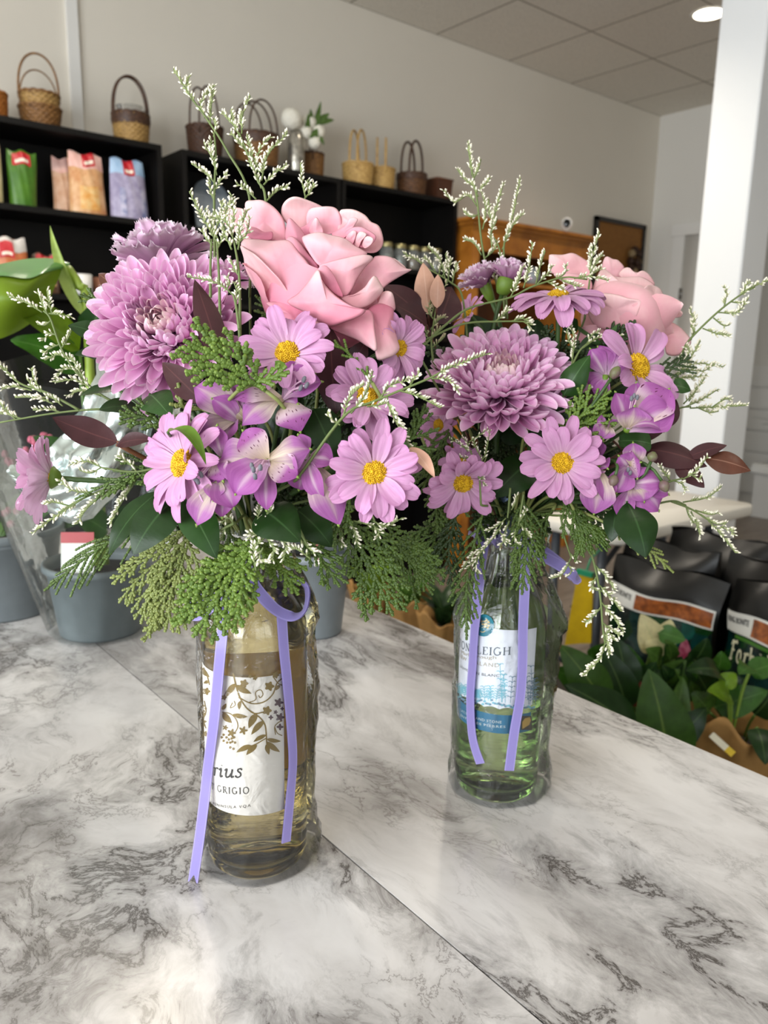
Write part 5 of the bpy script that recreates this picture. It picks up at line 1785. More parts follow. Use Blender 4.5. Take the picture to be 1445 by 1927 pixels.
kc = onZ(1375, 1390, 0.54)
kx, ky = kc[0], kc[1]
kraft_pot(kx, ky, 0.401, 0.062, 0.092, 0.19, 'crinkled kraft paper wrapped pot with a tall green stalk, at the counter edge', 31)
bench_plant('leafy_plant', 'upright thick stalked plant with a small bright leaf rising from the kraft pot', (kx, ky, 0.53),
            [(1372, 1310, 1330, 1300, 46, 1.55, 1.52, lf_lim2, (-0.5, -0.5, 0.7), 0.3), (1360, 1290, 1385, 1268, 34, 1.55, 1.55, lf_lim2, (-0.5, -0.5, 0.7), 0.3),
             (1412, 1262, 1390, 1270, 50, 1.56, 1.45, lf_mid, (-0.4, -0.4, 0.8), 0.1), (1410, 1265, 1470, 1250, 46, 1.56, 1.55, lf_mid, (-0.3, -0.5, 0.8), 0.1), (1358, 1268, 1290, 1262, 50, 1.58, 1.5, lf_dark, (-0.3, -0.5, 0.8), 0.1)], stemcol='#7d9c3c')
kc2 = onZ(1450, 1400, 0.52)
kraft_pot(kc2[0] + 0.045, kc2[1] - 0.10, 0.401, 0.05, 0.075, 0.17, 'kraft paper wrapped pot cut off by the right edge of the photo', 32)
t = thing('plant_tag', 'white and yellow plant label lying in the kraft pot with the stalk', 'tag', at(1360, 1410, 1.5))
m = MB()
a0, a1 = at(1338, 1382, 1.50), at(1380, 1420, 1.47)
ax_ = (a1 - a0); sd = unit(np.cross(ax_, FWD)) * 0.0065
m.grid(np.array([[a0 + ax_ * s + sd * q for q in (-1, 1)] for s in (0, 0.35, 0.7)]))
m.build('card', plain('tag_white3', '#e0dcc8', 0.5), t, smooth=False)
m = MB(); m.grid(np.array([[a0 + ax_ * s + sd * q for q in (-1, 1)] for s in (0.7, 0.85, 1.0)])); m.build('yellow_end', plain('tag_yellow', '#d8b92a', 0.5), t, smooth=False)

# broad leaved plants just beyond the counter edge
bench_plant('leafy_plant', 'plant with one huge upright green leaf just beyond the counter edge', (1.42, 0.83, 0.42),
            [(1258, 1455, 1220, 1258, 122, 1.44, 1.42, lf_wide, (-0.6, -0.7, 0.3), -0.12), (1255, 1400, 1330, 1330, 60, 1.5, 1.5, lf_dark, (-0.4, -0.8, 0.4), 0.1), (1250, 1390, 1285, 1275, 60, 1.55, 1.55, lf_var, (-0.4, -0.8, 0.4), 0.1)])
bench_plant('leafy_plant', 'plant with dark green arching leaves left of the huge upright leaf', (1.36, 0.98, 0.42),
            [(1200, 1385, 1062, 1288, 96, 1.40, 1.36, lf_dark, (-0.4, -0.6, 0.7), -0.15), (1140, 1330, 1052, 1212, 84, 1.46, 1.44, lf_wide, (-0.5, -0.8, 0.4), -0.1), (1180, 1340, 1130, 1215, 70, 1.5, 1.5, lf_dark, (-0.4, -0.8, 0.4), 0.1),
             (1150, 1320, 1040, 1258, 80, 1.5, 1.48, lf_mid, (-0.4, -0.8, 0.4), 0.0), (1175, 1300, 1160, 1200, 70, 1.55, 1.55, lf_dark, (-0.4, -0.8, 0.4), 0.1)])
bench_plant('leafy_plant', 'cream and green variegated plant in front of the soil bags', (1.60, 0.97, 0.42),
            [(1235, 1225, 1205, 1155, 58, 1.62, 1.60, lf_cream, (-0.6, -0.7, 0.2), 0.1), (1240, 1215, 1262, 1165, 52, 1.62, 1.60, lf_cream, (-0.6, -0.7, 0.2), 0.1), (1240, 1190, 1290, 1205, 38, 1.6, 1.58, lf_mid, (-0.6, -0.6, 0.4), 0.1),
             (1245, 1235, 1228, 1175, 56, 1.60, 1.62, lf_cream, (-0.6, -0.7, 0.2), 0.1), (1200, 1290, 1175, 1210, 46, 1.62, 1.6, lf_mid, (-0.6, -0.7, 0.2), 0.1), (1230, 1290, 1285, 1235, 50, 1.65, 1.64, lf_dark, (-0.6, -0.7, 0.2), 0.1),
             (1210, 1300, 1230, 1240, 40, 1.6, 1.6, lf_var, (-0.6, -0.7, 0.2), 0.1), (1270, 1300, 1310, 1260, 46, 1.6, 1.6, lf_var, (-0.6, -0.7, 0.2), 0.1), (1190, 1300, 1150, 1240, 40, 1.6, 1.6, lf_yel, (-0.6, -0.7, 0.2), 0.1),
             (1195, 1330, 1190, 1260, 36, 1.58, 1.56, plain('leaf_red', '#6b2418', 0.45), (-0.6, -0.7, 0.2), 0.1)])
bench_plant('leafy_plant', 'dark leaved plant at the foot of the bag with cream lettering', (1.58, 0.70, 0.42),
            [(1330, 1300, 1290, 1240, 60, 1.6, 1.58, lf_dark, (-0.6, -0.6, 0.4), 0.1), (1340, 1310, 1400, 1275, 60, 1.62, 1.6, lf_dark, (-0.6, -0.6, 0.4), 0.1), (1345, 1330, 1445, 1300, 60, 1.6, 1.58, lf_mid, (-0.6, -0.6, 0.4), 0.1), (1335, 1340, 1300, 1300, 50, 1.6, 1.58, lf_var, (-0.6, -0.6, 0.4), 0.1),
             (1420, 1345, 1460, 1295, 60, 1.6, 1.58, lf_dark, (-0.6, -0.6, 0.4), 0.1), (1425, 1370, 1440, 1440, 50, 1.5, 1.45, lf_dark, (-0.6, -0.6, 0.4), 0.1), (1350, 1262, 1358, 1225, 40, 1.62, 1.6, lf_mid, (-0.6, -0.6, 0.4), 0.1)])

r2 = np.random.default_rng(77)
lv_ = []
for k in range(26):
    x, y = r2.uniform(1100, 1310), r2.uniform(1235, 1330)
    a = r2.uniform(-2.6, -0.5)
    L = r2.uniform(32, 62)
    lv_.append((x, y, x + L * math.cos(a), y + L * math.sin(a), r2.uniform(26, 46), 1.60, 1.57, (lf_dark, lf_mid, lf_dark, lf_var, lf_wide)[k % 5], (-0.5, -0.7, 0.4), 0.1))
bench_plant('leafy_plant', 'low tangle of small green leaves between the huge leaf and the soil bags', (1.55, 0.88, 0.42), lv_)

# kraft wrapped pots seen under the bouquets, on a second low bench
t = thing('plant_stand', 'low dark plant stand with kraft wrapped pots, seen between the two bouquets', 'stand', (1.5, 1.75, 0))
MB().box(0.95, 1.95, 1.45, 2.15, 0.26, 0.29).build('stand_top', M_bench, t, smooth=False)
for x in (0.98, 1.88):
    for y in (1.48, 2.08):
        MB().box(x, x + 0.04, y, y + 0.04, 0, 0.26).build('leg', M_bench, t, smooth=False)
kl = ['kraft paper wrapped pot, leftmost of the three between the bouquets', 'kraft paper wrapped pot, middle of the three between the bouquets', 'kraft paper wrapped pot, rightmost of the three nearest the green bottle']
pl_lab = ['pale green leafy plant in the leftmost kraft pot between the bouquets', 'green leafy plant in the middle kraft pot between the bouquets', 'dark green leafy plant in the rightmost kraft pot nearest the green bottle']
for k, (q, mt) in enumerate((((700, 1110), lf_lim2), ((775, 1135), lf_mid), ((835, 1165), lf_dark))):
    c = onZ(*q, 0.42)
    kraft_pot(c[0], c[1], 0.291, 0.05, 0.078, 0.15, kl[k], 40 + k)
    t = thing('leafy_plant', pl_lab[k], 'plant', (c[0], c[1], 0.39))
    for j in range(9):
        a = j * 2.4 + k
        b0 = np.array([c[0], c[1], 0.39])
        lv = MB(); leaf(lv, b0, b0 + np.array([0.10 * math.cos(a), 0.10 * math.sin(a), 0.10 + 0.02 * (j % 3)]), 0.06, (0, 0, 1), 0.15, 0.15, 'ovate', nu=10, nv=7)
        lv.build('leaf', mt, t)

# ================================================================== BOUQUET BUILDERS
BIND1 = np.array([BA[0], BA[1], COUNTER + 0.262])
BIND2 = np.array([BB[0], BB[1], COUNTER + 0.246])

M_rose = petal_mat('rose_petal', [(0.0, '#c86f86'), (0.30, '#d78a9c'), (0.72, '#e3a4b0'), (1.0, '#f0c8cb')], 0.14, 0.6, 0.18, 9.0, spec=0.2, blotch=0.35, blotch_col='#ecc6c5')  # petal pigment, steepened to put crease shade and lip highlight into the colour
M_rose2 = petal_mat('rose_petal_pale', [(0.0, '#d18f98'), (0.3, '#dc9da6'), (0.7, '#e6b1b7'), (1.0, '#f1cfcd')], 0.14, 0.6, 0.25, 16.0, spec=0.2, blotch=0.4, blotch_col='#ecccc6')
M_rose_in = petal_mat('rose_petal_inner', [(0.0, '#c0607b'), (0.5, '#d27d94'), (1.0, '#e6a5b3')], 0.16, 0.6, 0.15, 9.0, spec=0.2)
M_mum = petal_mat('mum_petal', [(0.0, '#da8fc2'), (0.5, '#e6aad4'), (0.85, '#edc3df'), (1.0, '#f5e4ea')], 0.24, 0.6, 0.12, 5.0, spec=0.2, edge='#f3dcea')
M_mum_in = petal_mat('mum_petal_inner', [(0.0, '#e3a3c6'), (0.5, '#ebbcd2'), (0.85, '#f0d3d4'), (1.0, '#f4e8d6')], 0.22, 0.6, 0.1, 5.0, spec=0.2, edge='#f1dfd8')
M_daisy = petal_mat('daisy_petal', [(0.0, '#dfbcd2'), (0.3, '#d2a0c4'), (1.0, '#cf97c0')], 0.22, 0.6, 0.75, 6.0, spec=0.2)
M_daisy_b = petal_mat('daisy_petal_back', [(0.0, '#e8d0de'), (0.4, '#e4bcd6'), (1.0, '#dfb2d0')], 0.25, 0.6, 0.4, 7.0, spec=0.2)
M_als = petal_mat('lily_petal', [(0.0, '#c9aebd'), (0.28, '#a965a0'), (0.8, '#9c5098'), (1.0, '#914290')], 0.22, 0.5, 0.7, 10.0, center=('#dac4cc', 0.12), spec=0.25)
M_als_f = petal_mat('lily_petal_freckled', [(0.0, '#d4c29c'), (0.34, '#d2b6c0'), (0.48, '#a8609f'), (1.0, '#914290')], 0.22, 0.5, 0.25, 12.0, freckle='#5b1838', spec=0.25)
M_als_p = petal_mat('lily_petal_pale', [(0.0, '#bfb284'), (0.25, '#cbb8ae'), (0.46, '#ab6ca5'), (1.0, '#934692')], 0.22, 0.5, 0.75, 10.0, center=('#d8cab4', 0.13), spec=0.25)
M_carn = petal_mat('carnation_petal', [(0.0, '#94507f'), (0.45, '#c596b7'), (0.85, '#dabdd0'), (1.0, '#eaddE5')], 0.15, 0.7, 0.35, 9.0, spec=0.15)
M_disc = plain('daisy_disc', '#e2b60c', 0.7, col2='#b98a06', vscale=260)
M_calyx = plain('calyx_green', '#6f8f2c', 0.5, var=0.3, vscale=40)
M_stem = plain('flower_stem', '#3f5c26', 0.5, var=0.3, vscale=30)
M_anther = plain('anther_grey', '#6a6a72', 0.7)
M_fil = plain('filament', '#c9a0b8', 0.6)
M_tipg = plain('tip_green', '#7d9440', 0.5)
M_statg = plain('statice_stem', '#66753f', 0.6, var=0.2, vscale=50)
M_statw = plain('statice_floret', '#ded8c4', 0.8)
M_statc = plain('statice_calyx', '#8f9668', 0.75)
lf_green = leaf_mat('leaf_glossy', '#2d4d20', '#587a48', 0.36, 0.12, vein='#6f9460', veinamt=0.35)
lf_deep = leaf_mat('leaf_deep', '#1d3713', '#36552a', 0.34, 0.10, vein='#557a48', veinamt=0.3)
lf_lime = leaf_mat('leaf_limegreen', '#64862a', '#7f9a40', 0.35, 0.25)
lf_mar = leaf_mat('leaf_maroon', '#46272a', '#573231', 0.42, 0.10, vein='#7a4a48', veinamt=0.35, var=0.25)
lf_cop = leaf_mat('leaf_copper', '#5a3527', '#6a4334', 0.34, 0.05, vein='#c79a84', veinamt=0.3, var=0.3)
lf_cops = leaf_mat('leaf_copper_bright', '#d2a48d', '#c39680', 0.34, 0.05, vein='#e8cbb8', veinamt=0.4, var=0.2)


def stem_part(t, p0, d0, B, r=0.0019, mat=None):
    """stem from the flower head down into the tied bundle on the bottle neck"""
    v = np.array(p0) - B
    h = unit([v[0], v[1], 0.0]) * 0.0165
    e = B + h + np.array([0, 0, -0.004])
    L = np.linalg.norm(np.array(p0) - e)
    c1 = np.array(p0) + np.array(d0) * L * 0.35
    c2 = e + np.array([h[0] * 0.8, h[1] * 0.8, L * 0.35])
    s = np.linspace(0, 1, 14)[:, None]
    P = (1 - s) ** 3 * np.array(p0) + 3 * s * (1 - s) ** 2 * c1 + 3 * s * s * (1 - s) * c2 + s ** 3 * e
    MB().tube(P, r, 7).build('stem', mat or M_stem, t)


def facing(dx, dy, dz):
    """direction from image terms: right, up, toward the lens"""
    return unit(dx * RGT + dy * UPV - dz * FWD)


def frame(n, roll=0.0):
    ref = UPV if abs(n @ UPV) < 0.95 else RGT
    a = unit(np.cross(ref, n)); b = np.cross(n, a)
    return a * math.cos(roll) + b * math.sin(roll), -a * math.sin(roll) + b * math.cos(roll)


# ---- chrysanthemum
def mum(px, py, dep, Rpx, n, label, B, seed=0, top_open=0.0):
    n = facing(*n)
    R = Rpx / FPX * dep
    c = at(px, py, dep)
    t = thing('chrysanthemum', label, 'flower', c, 'lilac pink chrysanthemum heads')
    a, b = frame(n)
    r = np.random.default_rng(seed)
    N = 250
    parts = []
    for i in range(N):
        s = (i + 0.5) / N
        az = i * 2.399963 + r.normal(0, 0.05)
        rad = a * math.cos(az) + b * math.sin(az)
        q = s ** 0.62
        el = math.radians(82 - (76 + top_open) * q ** 1.1 + r.normal(0, 4))
        L = R * (0.30 + 0.66 * q ** 0.8) * (1 + r.normal(0, 0.045))
        base = c - n * R * 0.30 + rad * R * 0.16 * q + n * R * 0.10 * (1 - q)
        d = rad * math.cos(el) + n * math.sin(el)
        side = n * math.cos(el) - rad * math.sin(el)     # the inner (upper) face
        wdt = R * (0.095 + 0.10 * min(1, q * 1.2)) * (1 + r.normal(0, 0.06))
        bend = 0.10 + 0.05 * r.normal() + (-0.22 if q < 0.5 else -0.14)
        P = petal_curve(base, base + d * L, wdt, side, bend, 0.95 - 0.25 * q, 'mum', nu=11, nv=6, twist=r.normal(0, 0.06), tipcurl=-0.05 - 0.10 * (1 - q) + r.normal(0, 0.04))
        parts.append((q, P))
    # the outer petals show largest: each its own part; the small heart is one part
    for q, P in parts[-98:]:
        MB().grid(P).build('petal', M_mum, t)
    m = MB()
    for q, P in parts[34:-98]:
        m.grid(P)
    m.build('petals', M_mum, t, kind='stuff')
    m = MB()
    for q, P in parts[:34]:
        m.grid(P)
    m.build('heart', M_mum_in, t)
    m = MB(); G = []
    for s, rr in ((-0.42, 0.0), (-0.40, 0.12), (-0.30, 0.2), (-0.24, 0.05)):
        ang = np.linspace(0, 2 * PI, 20, endpoint=False)
        G.append(c[None] + n[None] * s * R + R * rr * (a[None] * np.cos(ang)[:, None] + b[None] * np.sin(ang)[:, None]))
    m.grid(np.array(G), closed_v=True); m.build('calyx', M_calyx, t)
    stem_part(t, c - n * R * 0.40, -n, B, 0.0028)
    return t


# ---- daisy
BEAD = None


def beads(mb, C, R, n=6):
    """many small domes: C centres (k,3), R radii"""
    th = np.linspace(0, 2 * PI, n, endpoint=False)
    ring = []
    for z in (-0.5, 0.3):
        rr = math.sqrt(1 - z * z)
        ring += [(rr * math.cos(q), rr * math.sin(q), z) for q in th]
    V = np.array(ring + [(0, 0, 1.0), (0, 0, -1.0)])
    F4 = [(k, (k + 1) % n, n + (k + 1) % n, n + k) for k in range(n)]
    F3 = [(n + k, n + (k + 1) % n, 2 * n) for k in range(n)] + [((k + 1) % n, k, 2 * n + 1) for k in range(n)]
    C = np.asarray(C); K = len(C)
    R = np.broadcast_to(np.asarray(R, float), (K,))
    P = (C[:, None] + V[None] * R[:, None, None]).reshape(-1, 3)
    off = (np.arange(K) * len(V))[:, None, None]
    base = mb.n
    mb.add(P, (np.array(F4)[None] + off).reshape(-1, 4))
    mb.F.append(((np.array(F3)[None] + off).reshape(-1, 3) + base, 0))


def daisy(px, py, dep, Rpx, n, label, B, seed=0, npet=(13, 11), disc=0.27, droop=0.0, mat=None, asym=0.0, stem=True):
    n = facing(*n)
    R = Rpx / FPX * dep
    c = at(px, py, dep)
    t = thing('daisy', label, 'flower', c, 'pink daisies with yellow centres')
    a, b = frame(n)
    r = np.random.default_rng(seed)
    for layer, k in enumerate(npet):
        for i in range(k):
            az = 2 * PI * (i + 0.5 * layer) / k + r.normal(0, 0.09)
            rad = a * math.cos(az) + b * math.sin(az)
            el = math.radians((14 if layer == 0 else 24) - droop + r.normal(0, 6))
            L = R * (0.90 if layer == 0 else 0.80) * (1 + r.normal(0, 0.085))
            d = rad * math.cos(el) + n * math.sin(el)
            base = c + rad * R * disc * 0.55 - n * R * 0.06 + n * R * 0.02 * layer
            w = R * 0.345 * (1 + r.normal(0, 0.10))
            P = petal_curve(base, base + d * L, w, n, 0.06 + r.normal(0, 0.025), 0.22 + r.normal(0, 0.1), 'daisy', nu=12, nv=9, twist=r.normal(0, 0.22), tipcurl=0.06 + r.normal(0, 0.05), wave=0.0)
            # long grooves
            v = np.linspace(-1, 1, 9)
            P = P + n[None, None] * (R * 0.013 * np.cos(v * PI * 2.5))[None, :, None]
            MB().grid(P).build('petal', mat or M_daisy, t)
    K = 150
    i = np.arange(K)
    rr = R * disc * np.sqrt((i + 0.5) / K)
    az = i * 2.399963
    h = R * disc * 0.62 * np.sqrt(np.clip(1 - (rr / (R * disc * 1.08)) ** 2, 0, 1))
    C = c[None] + a[None] * (rr * np.cos(az))[:, None] + b[None] * (rr * np.sin(az))[:, None] + n[None] * (h - R * 0.05)[:, None]
    m = MB(); beads(m, C, R * disc * 0.088 * (1 + 0.25 * np.random.default_rng(seed).normal(size=K)), 6)
    G = []
    for s in np.linspace(0, 1, 8):
        ang = np.linspace(0, 2 * PI, 24, endpoint=False)
        rs = R * disc * 1.0 * math.cos(s * PI / 2)
        G.append(c[None] + n[None] * (R * disc * 0.60 * math.sin(s * PI / 2) - R * 0.06) + rs * (a[None] * np.cos(ang)[:, None] + b[None] * np.sin(ang)[:, None]))
    m.grid(np.array(G), closed_v=True)
    m.build('disc', M_disc, t)
    m = MB(); G = []
    for s, q in ((-0.26, 0.03), (-0.2, 0.14), (-0.07, 0.24), (-0.05, 0.05)):
        ang = np.linspace(0, 2 * PI, 18, endpoint=False)
        G.append(c[None] + n[None] * s * R + R * q * (a[None] * np.cos(ang)[:, None] + b[None] * np.sin(ang)[:, None]))
    m.grid(np.array(G), closed_v=True); m.build('calyx', M_calyx, t)
    if stem:
        stem_part(t, c - n * R * 0.24, -n, B)
    return t


# ---- peruvian lily: every tepal from its own base and tip
def lily(cx, cy, dep, tepals, label, B, stamens=(), seed=0, back=None, group='lilac lily like flowers'):
    c = at(cx, cy, dep)
    t = thing('peruvian_lily', label, 'flower', c, group)
    r = np.random.default_rng(seed)
    for k, (tx, ty, wpx, dz, kind, nr, bend, cup) in enumerate(tepals):
        base = c + (r.normal(0, 0.0008, 3))
        tip = at(tx, ty, dep - dz / 1000.0)
        mat = {'o': M_als, 'f': M_als_f, 'p': M_als_p}[kind]
        nn = facing(*nr)
        P = petal_curve(base, tip, wpx / FPX * dep, nn, bend, cup, 'obov', nu=18, nv=11, wave=0.07, seed=seed * 17 + k, tipcurl=0.05 + abs(r.normal(0, 0.04)))
        o = MB().grid(P).build('tepal', mat, t)
        d = unit(P[-1, 5] - P[-3, 5])
        MB().tube([P[-2, 5] - d * 0.0006, P[-1, 5] + d * 0.0012], [0.0010, 0.0004], 6).build('green_tip', M_tipg, o)
    for (sx, sy, dz) in stamens:
        e = at(sx, sy, dep - dz / 1000.0)
        P = cr([c, (c + e) / 2 + UPV * 0.002, e], 8)
        s_ = MB().tube(P, 0.00055, 5).build('stamen', M_fil, t)
        m = MB()
        m.lathe([(0, -0.0022), (0.0011, -0.0014), (0.0013, 0.0004), (0.0008, 0.0018), (0, 0.0022)], (0, 0, 0), 8)
        V = m.V[0]
        d = unit(e - c) * 0.5 + np.array([0.2, 0.1, 0.7]); d = unit(d); s1 = unit(np.cross(d, (0, 1, 0.3))); s2 = np.cross(d, s1)
        m.V[0] = e + V[:, 0:1] * s1 + V[:, 1:2] * s2 + V[:, 2:3] * d
        m.build('anther', M_anther, s_)
    bk = unit(at(cx, cy, dep + 0.05) - c) if back is None else facing(*back)
    P = np.array([c + bk * q for q in (0.0, 0.004, 0.010, 0.014)])
    MB().tube(P, [0.0022, 0.0030, 0.0026, 0.0014], 10).build('ovary', M_calyx, t)
    stem_part(t, c + bk * 0.013, bk, B, 0.0014)
    return t


# ---- carnation
def carnation(px, py, dep, Rpx, n, label, B, seed=0, N=34, mat=None, calyx=1.0, spread=70):
    n = facing(*n)
    R = Rpx / FPX * dep
    c = at(px, py, dep)
    t = thing('carnation', label, 'flower', c, 'dusky mauve carnations')
    a, b = frame(n)
    r = np.random.default_rng(seed)
    for i in range(N):
        q = ((i + 0.5) / N) ** 0.7
        az = i * 2.399963 + r.normal(0, 0.2)
        rad = a * math.cos(az) + b * math.sin(az)
        el = math.radians(84 - (spread + 10) * q + r.normal(0, 7))
        d = rad * math.cos(el) + n * math.sin(el)
        side = n * math.cos(el) - rad * math.sin(el)
        base = c - n * R * 0.45 + rad * R * 0.05
        L = R * (0.92 + 0.20 * q) * (1 + r.normal(0, 0.06))
        nu, nv = 12, 23
        P = petal_curve(base, base + d * L, R * (0.50 + 0.28 * q), side, 0.05, 0.1, 'spat', nu=nu, nv=nv, twist=r.normal(0, 0.25))
        v = np.linspace(-1, 1, nv); u = np.linspace(0, 1, nu)[:, None]
        P[-1] = base + d * L + (P[-2] - (base + d * L)) * 1.0 + d * L * 0.06 * (1 - 0.5 * v[:, None] ** 2)
        zig = np.where(np.arange(nv) % 2 == 0, 1.0, -1.0) * 0.028 * L
        P[-1] = P[-1] + d * zig[:, None]
        ruf = np.sin(v[None] * 7 + r.uniform(0, 6)) * 0.075 * R * u ** 3 + np.sin(v[None] * 13 + r.uniform(0, 6)) * 0.03 * R * u ** 4
        P = P + side * ruf[..., None]
        MB().grid(P).build('petal', mat or M_carn, t)
    if calyx:
        m = MB(); G = []
        for s, q in ((-0.30, 0.20), (-0.42, 0.24), (-0.75, 0.22), (-1.0, 0.15), (-1.06, 0.05)):
            ang = np.linspace(0, 2 * PI, 20, endpoint=False)
            G.append(c[None] + n[None] * s * R + R * q * calyx * (a[None] * np.cos(ang)[:, None] + b[None] * np.sin(ang)[:, None]))
        m.grid(np.array(G)[::-1], closed_v=True); m.build('calyx', M_calyx, t)
    stem_part(t, c - n * R * 1.0, -n, B)
    return t


# ---- rose petal given by its outline; (x, y, dz) dz in mm toward the lens
def rose_petal(t, pts, dep, conv, mat, bulge=5.0, curl=1.5, base=None, ns=56, K=14, seed=0, name='petal', lip=5.5):
    P = np.array([(*conv(p[0], p[1]), p[2]) for p in pts], float)
    O = crc(P, ns)
    c = O.mean(0)
    cen = c.copy(); cen[2] = c[2] + bulge * 0.4
    b = np.array(conv(*base)) if base else np.array([c[0], P[:, 1].max()])
    ax = c[:2] - b
    ln = max(1.0, np.max((O[:, :2] - b) @ (ax / (np.linalg.norm(ax) + 1e-6))))
    ax = ax / (np.linalg.norm(ax) + 1e-6)
    per = np.array([-ax[1], ax[0]])
    wd_ = np.max(np.abs((O[:, :2] - b) @ per)) + 1e-6
    V, UV = [], []
    for k in range(K + 1):
        s = (k / K) ** 0.8 if k else 0.0
        for j in range(ns):
            o = O[j]
            x, y = cen[:2] + (o[:2] - cen[:2]) * s
            dz = 1.3 * (cen[2] + (o[2] - cen[2]) * s ** 2.0)
            q0 = np.array([x, y]) - b
            u_ = max(0.0, (q0 @ ax) / ln)
            dz += lip * max(0.0, (u_ - 0.45) / 0.55) ** 1.6 - 2.0 * (1 - u_)
            if s > 0.9:
                dz -= curl * 0.8 * ((s - 0.9) / 0.1) ** 2
            nz = mnoise.noise(Vector((x * 0.021 + seed * 3.1, y * 0.021, seed * 1.7))) * 1.1 + mnoise.noise(Vector((x * 0.06 + seed, y * 0.06, seed * 2.7))) * 0.35
            dz += nz
            V.append(at(x, y, dep - dz / 1000.0))
            q = np.array([x, y]) - b
            UV.append((min(1, max(0, (q @ ax) / ln)), 0.5 + 0.5 * (q @ per) / wd_))
    V = np.array(V).reshape(K + 1, ns, 3)
    UV = np.array(UV).reshape(K + 1, ns, 2)
    m = MB()
    m.grid(V[1:], UV[1:], closed_v=True)
    i0 = m.n
    m.add([V[0, 0]], np.zeros((0, 3), int), [UV[0, 0]])
    m.F.append((np.array([(i0, (j + 1) % ns, j) for j in range(ns)]), 0))
    o = m.build(name, mat, t)
    sm = o.modifiers.new('thickness', 'SOLIDIFY')
    sm.thickness = 0.0005
    sm.offset = 0
    return o


# ---- thuja spray
def beadlets(mb, P0, P1, N, r, rings=9, sides=5, flat=0.55):
    """many short scaly twigs at once; P0,P1 (k,3), N flat normals (k,3)"""
    P0, P1, N = (np.asarray(q, float) for q in (P0, P1, N))
    K = len(P0)
    if K == 0:
        return
    T = P1 - P0; L = np.linalg.norm(T, axis=1, keepdims=True); T = T / (L + 1e-9)
    A = np.cross(T, N); A /= np.linalg.norm(A, axis=1, keepdims=True) + 1e-9
    Bn = np.cross(A, T)
    s = np.linspace(0, 1, rings)
    rad = np.broadcast_to(np.asarray(r, float), (K,))
    prof = (0.72 + 0.34 * np.abs(np.sin(s * PI * (rings - 1) / 2))) * np.where(s > 0.8, 1 - 0.55 * (s - 0.8) / 0.2, 1)
    ang = np.linspace(0, 2 * PI, sides, endpoint=False)
    ctr = P0[:, None] + (P1 - P0)[:, None] * s[None, :, None]
    off = A[:, None, None] * np.cos(ang)[None, None, :, None] + Bn[:, None, None] * (flat * np.sin(ang))[None, None, :, None]
    V = ctr[:, :, None] + off * (rad[:, None] * prof[None])[:, :, None, None]
    i = np.arange(rings - 1)[:, None]; j = np.arange(sides)[None]
    F = np.stack([i * sides + j, i * sides + (j + 1) % sides, (i + 1) * sides + (j + 1) % sides, (i + 1) * sides + j], -1).reshape(-1, 4)
    F = (F[None] + (np.arange(K) * rings * sides)[:, None, None]).reshape(-1, 4)
    cap = (np.array([[(rings - 1) * sides + k for k in range(sides)]])[None] + (np.arange(K) * rings * sides)[:, None, None]).reshape(-1, sides)
    uv = np.stack(np.broadcast_arrays(np.linspace(0, 1, K)[:, None, None], s[None, :, None], np.zeros((1, 1, sides)))[:2], -1).reshape(-1, 2)
    b = mb.n
    mb.add(V.reshape(-1, 3), F, uv)
    mb.F.append((cap + b, 0))


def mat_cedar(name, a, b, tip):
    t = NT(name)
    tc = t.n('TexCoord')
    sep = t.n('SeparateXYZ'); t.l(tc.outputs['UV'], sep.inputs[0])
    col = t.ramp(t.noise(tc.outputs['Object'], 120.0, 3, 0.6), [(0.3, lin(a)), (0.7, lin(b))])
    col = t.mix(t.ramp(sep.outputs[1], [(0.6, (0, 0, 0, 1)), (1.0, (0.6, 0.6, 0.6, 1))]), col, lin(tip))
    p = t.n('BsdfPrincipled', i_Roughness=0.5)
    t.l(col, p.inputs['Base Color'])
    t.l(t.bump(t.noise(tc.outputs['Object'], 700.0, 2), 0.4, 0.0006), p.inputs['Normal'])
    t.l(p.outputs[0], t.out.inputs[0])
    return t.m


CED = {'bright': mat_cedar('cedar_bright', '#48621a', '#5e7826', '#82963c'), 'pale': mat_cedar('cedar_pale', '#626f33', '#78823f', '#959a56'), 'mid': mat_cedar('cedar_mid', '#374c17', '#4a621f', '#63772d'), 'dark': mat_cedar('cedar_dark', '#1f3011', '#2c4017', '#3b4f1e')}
M_cedst = plain('cedar_twig', '#7c8447', 0.6)


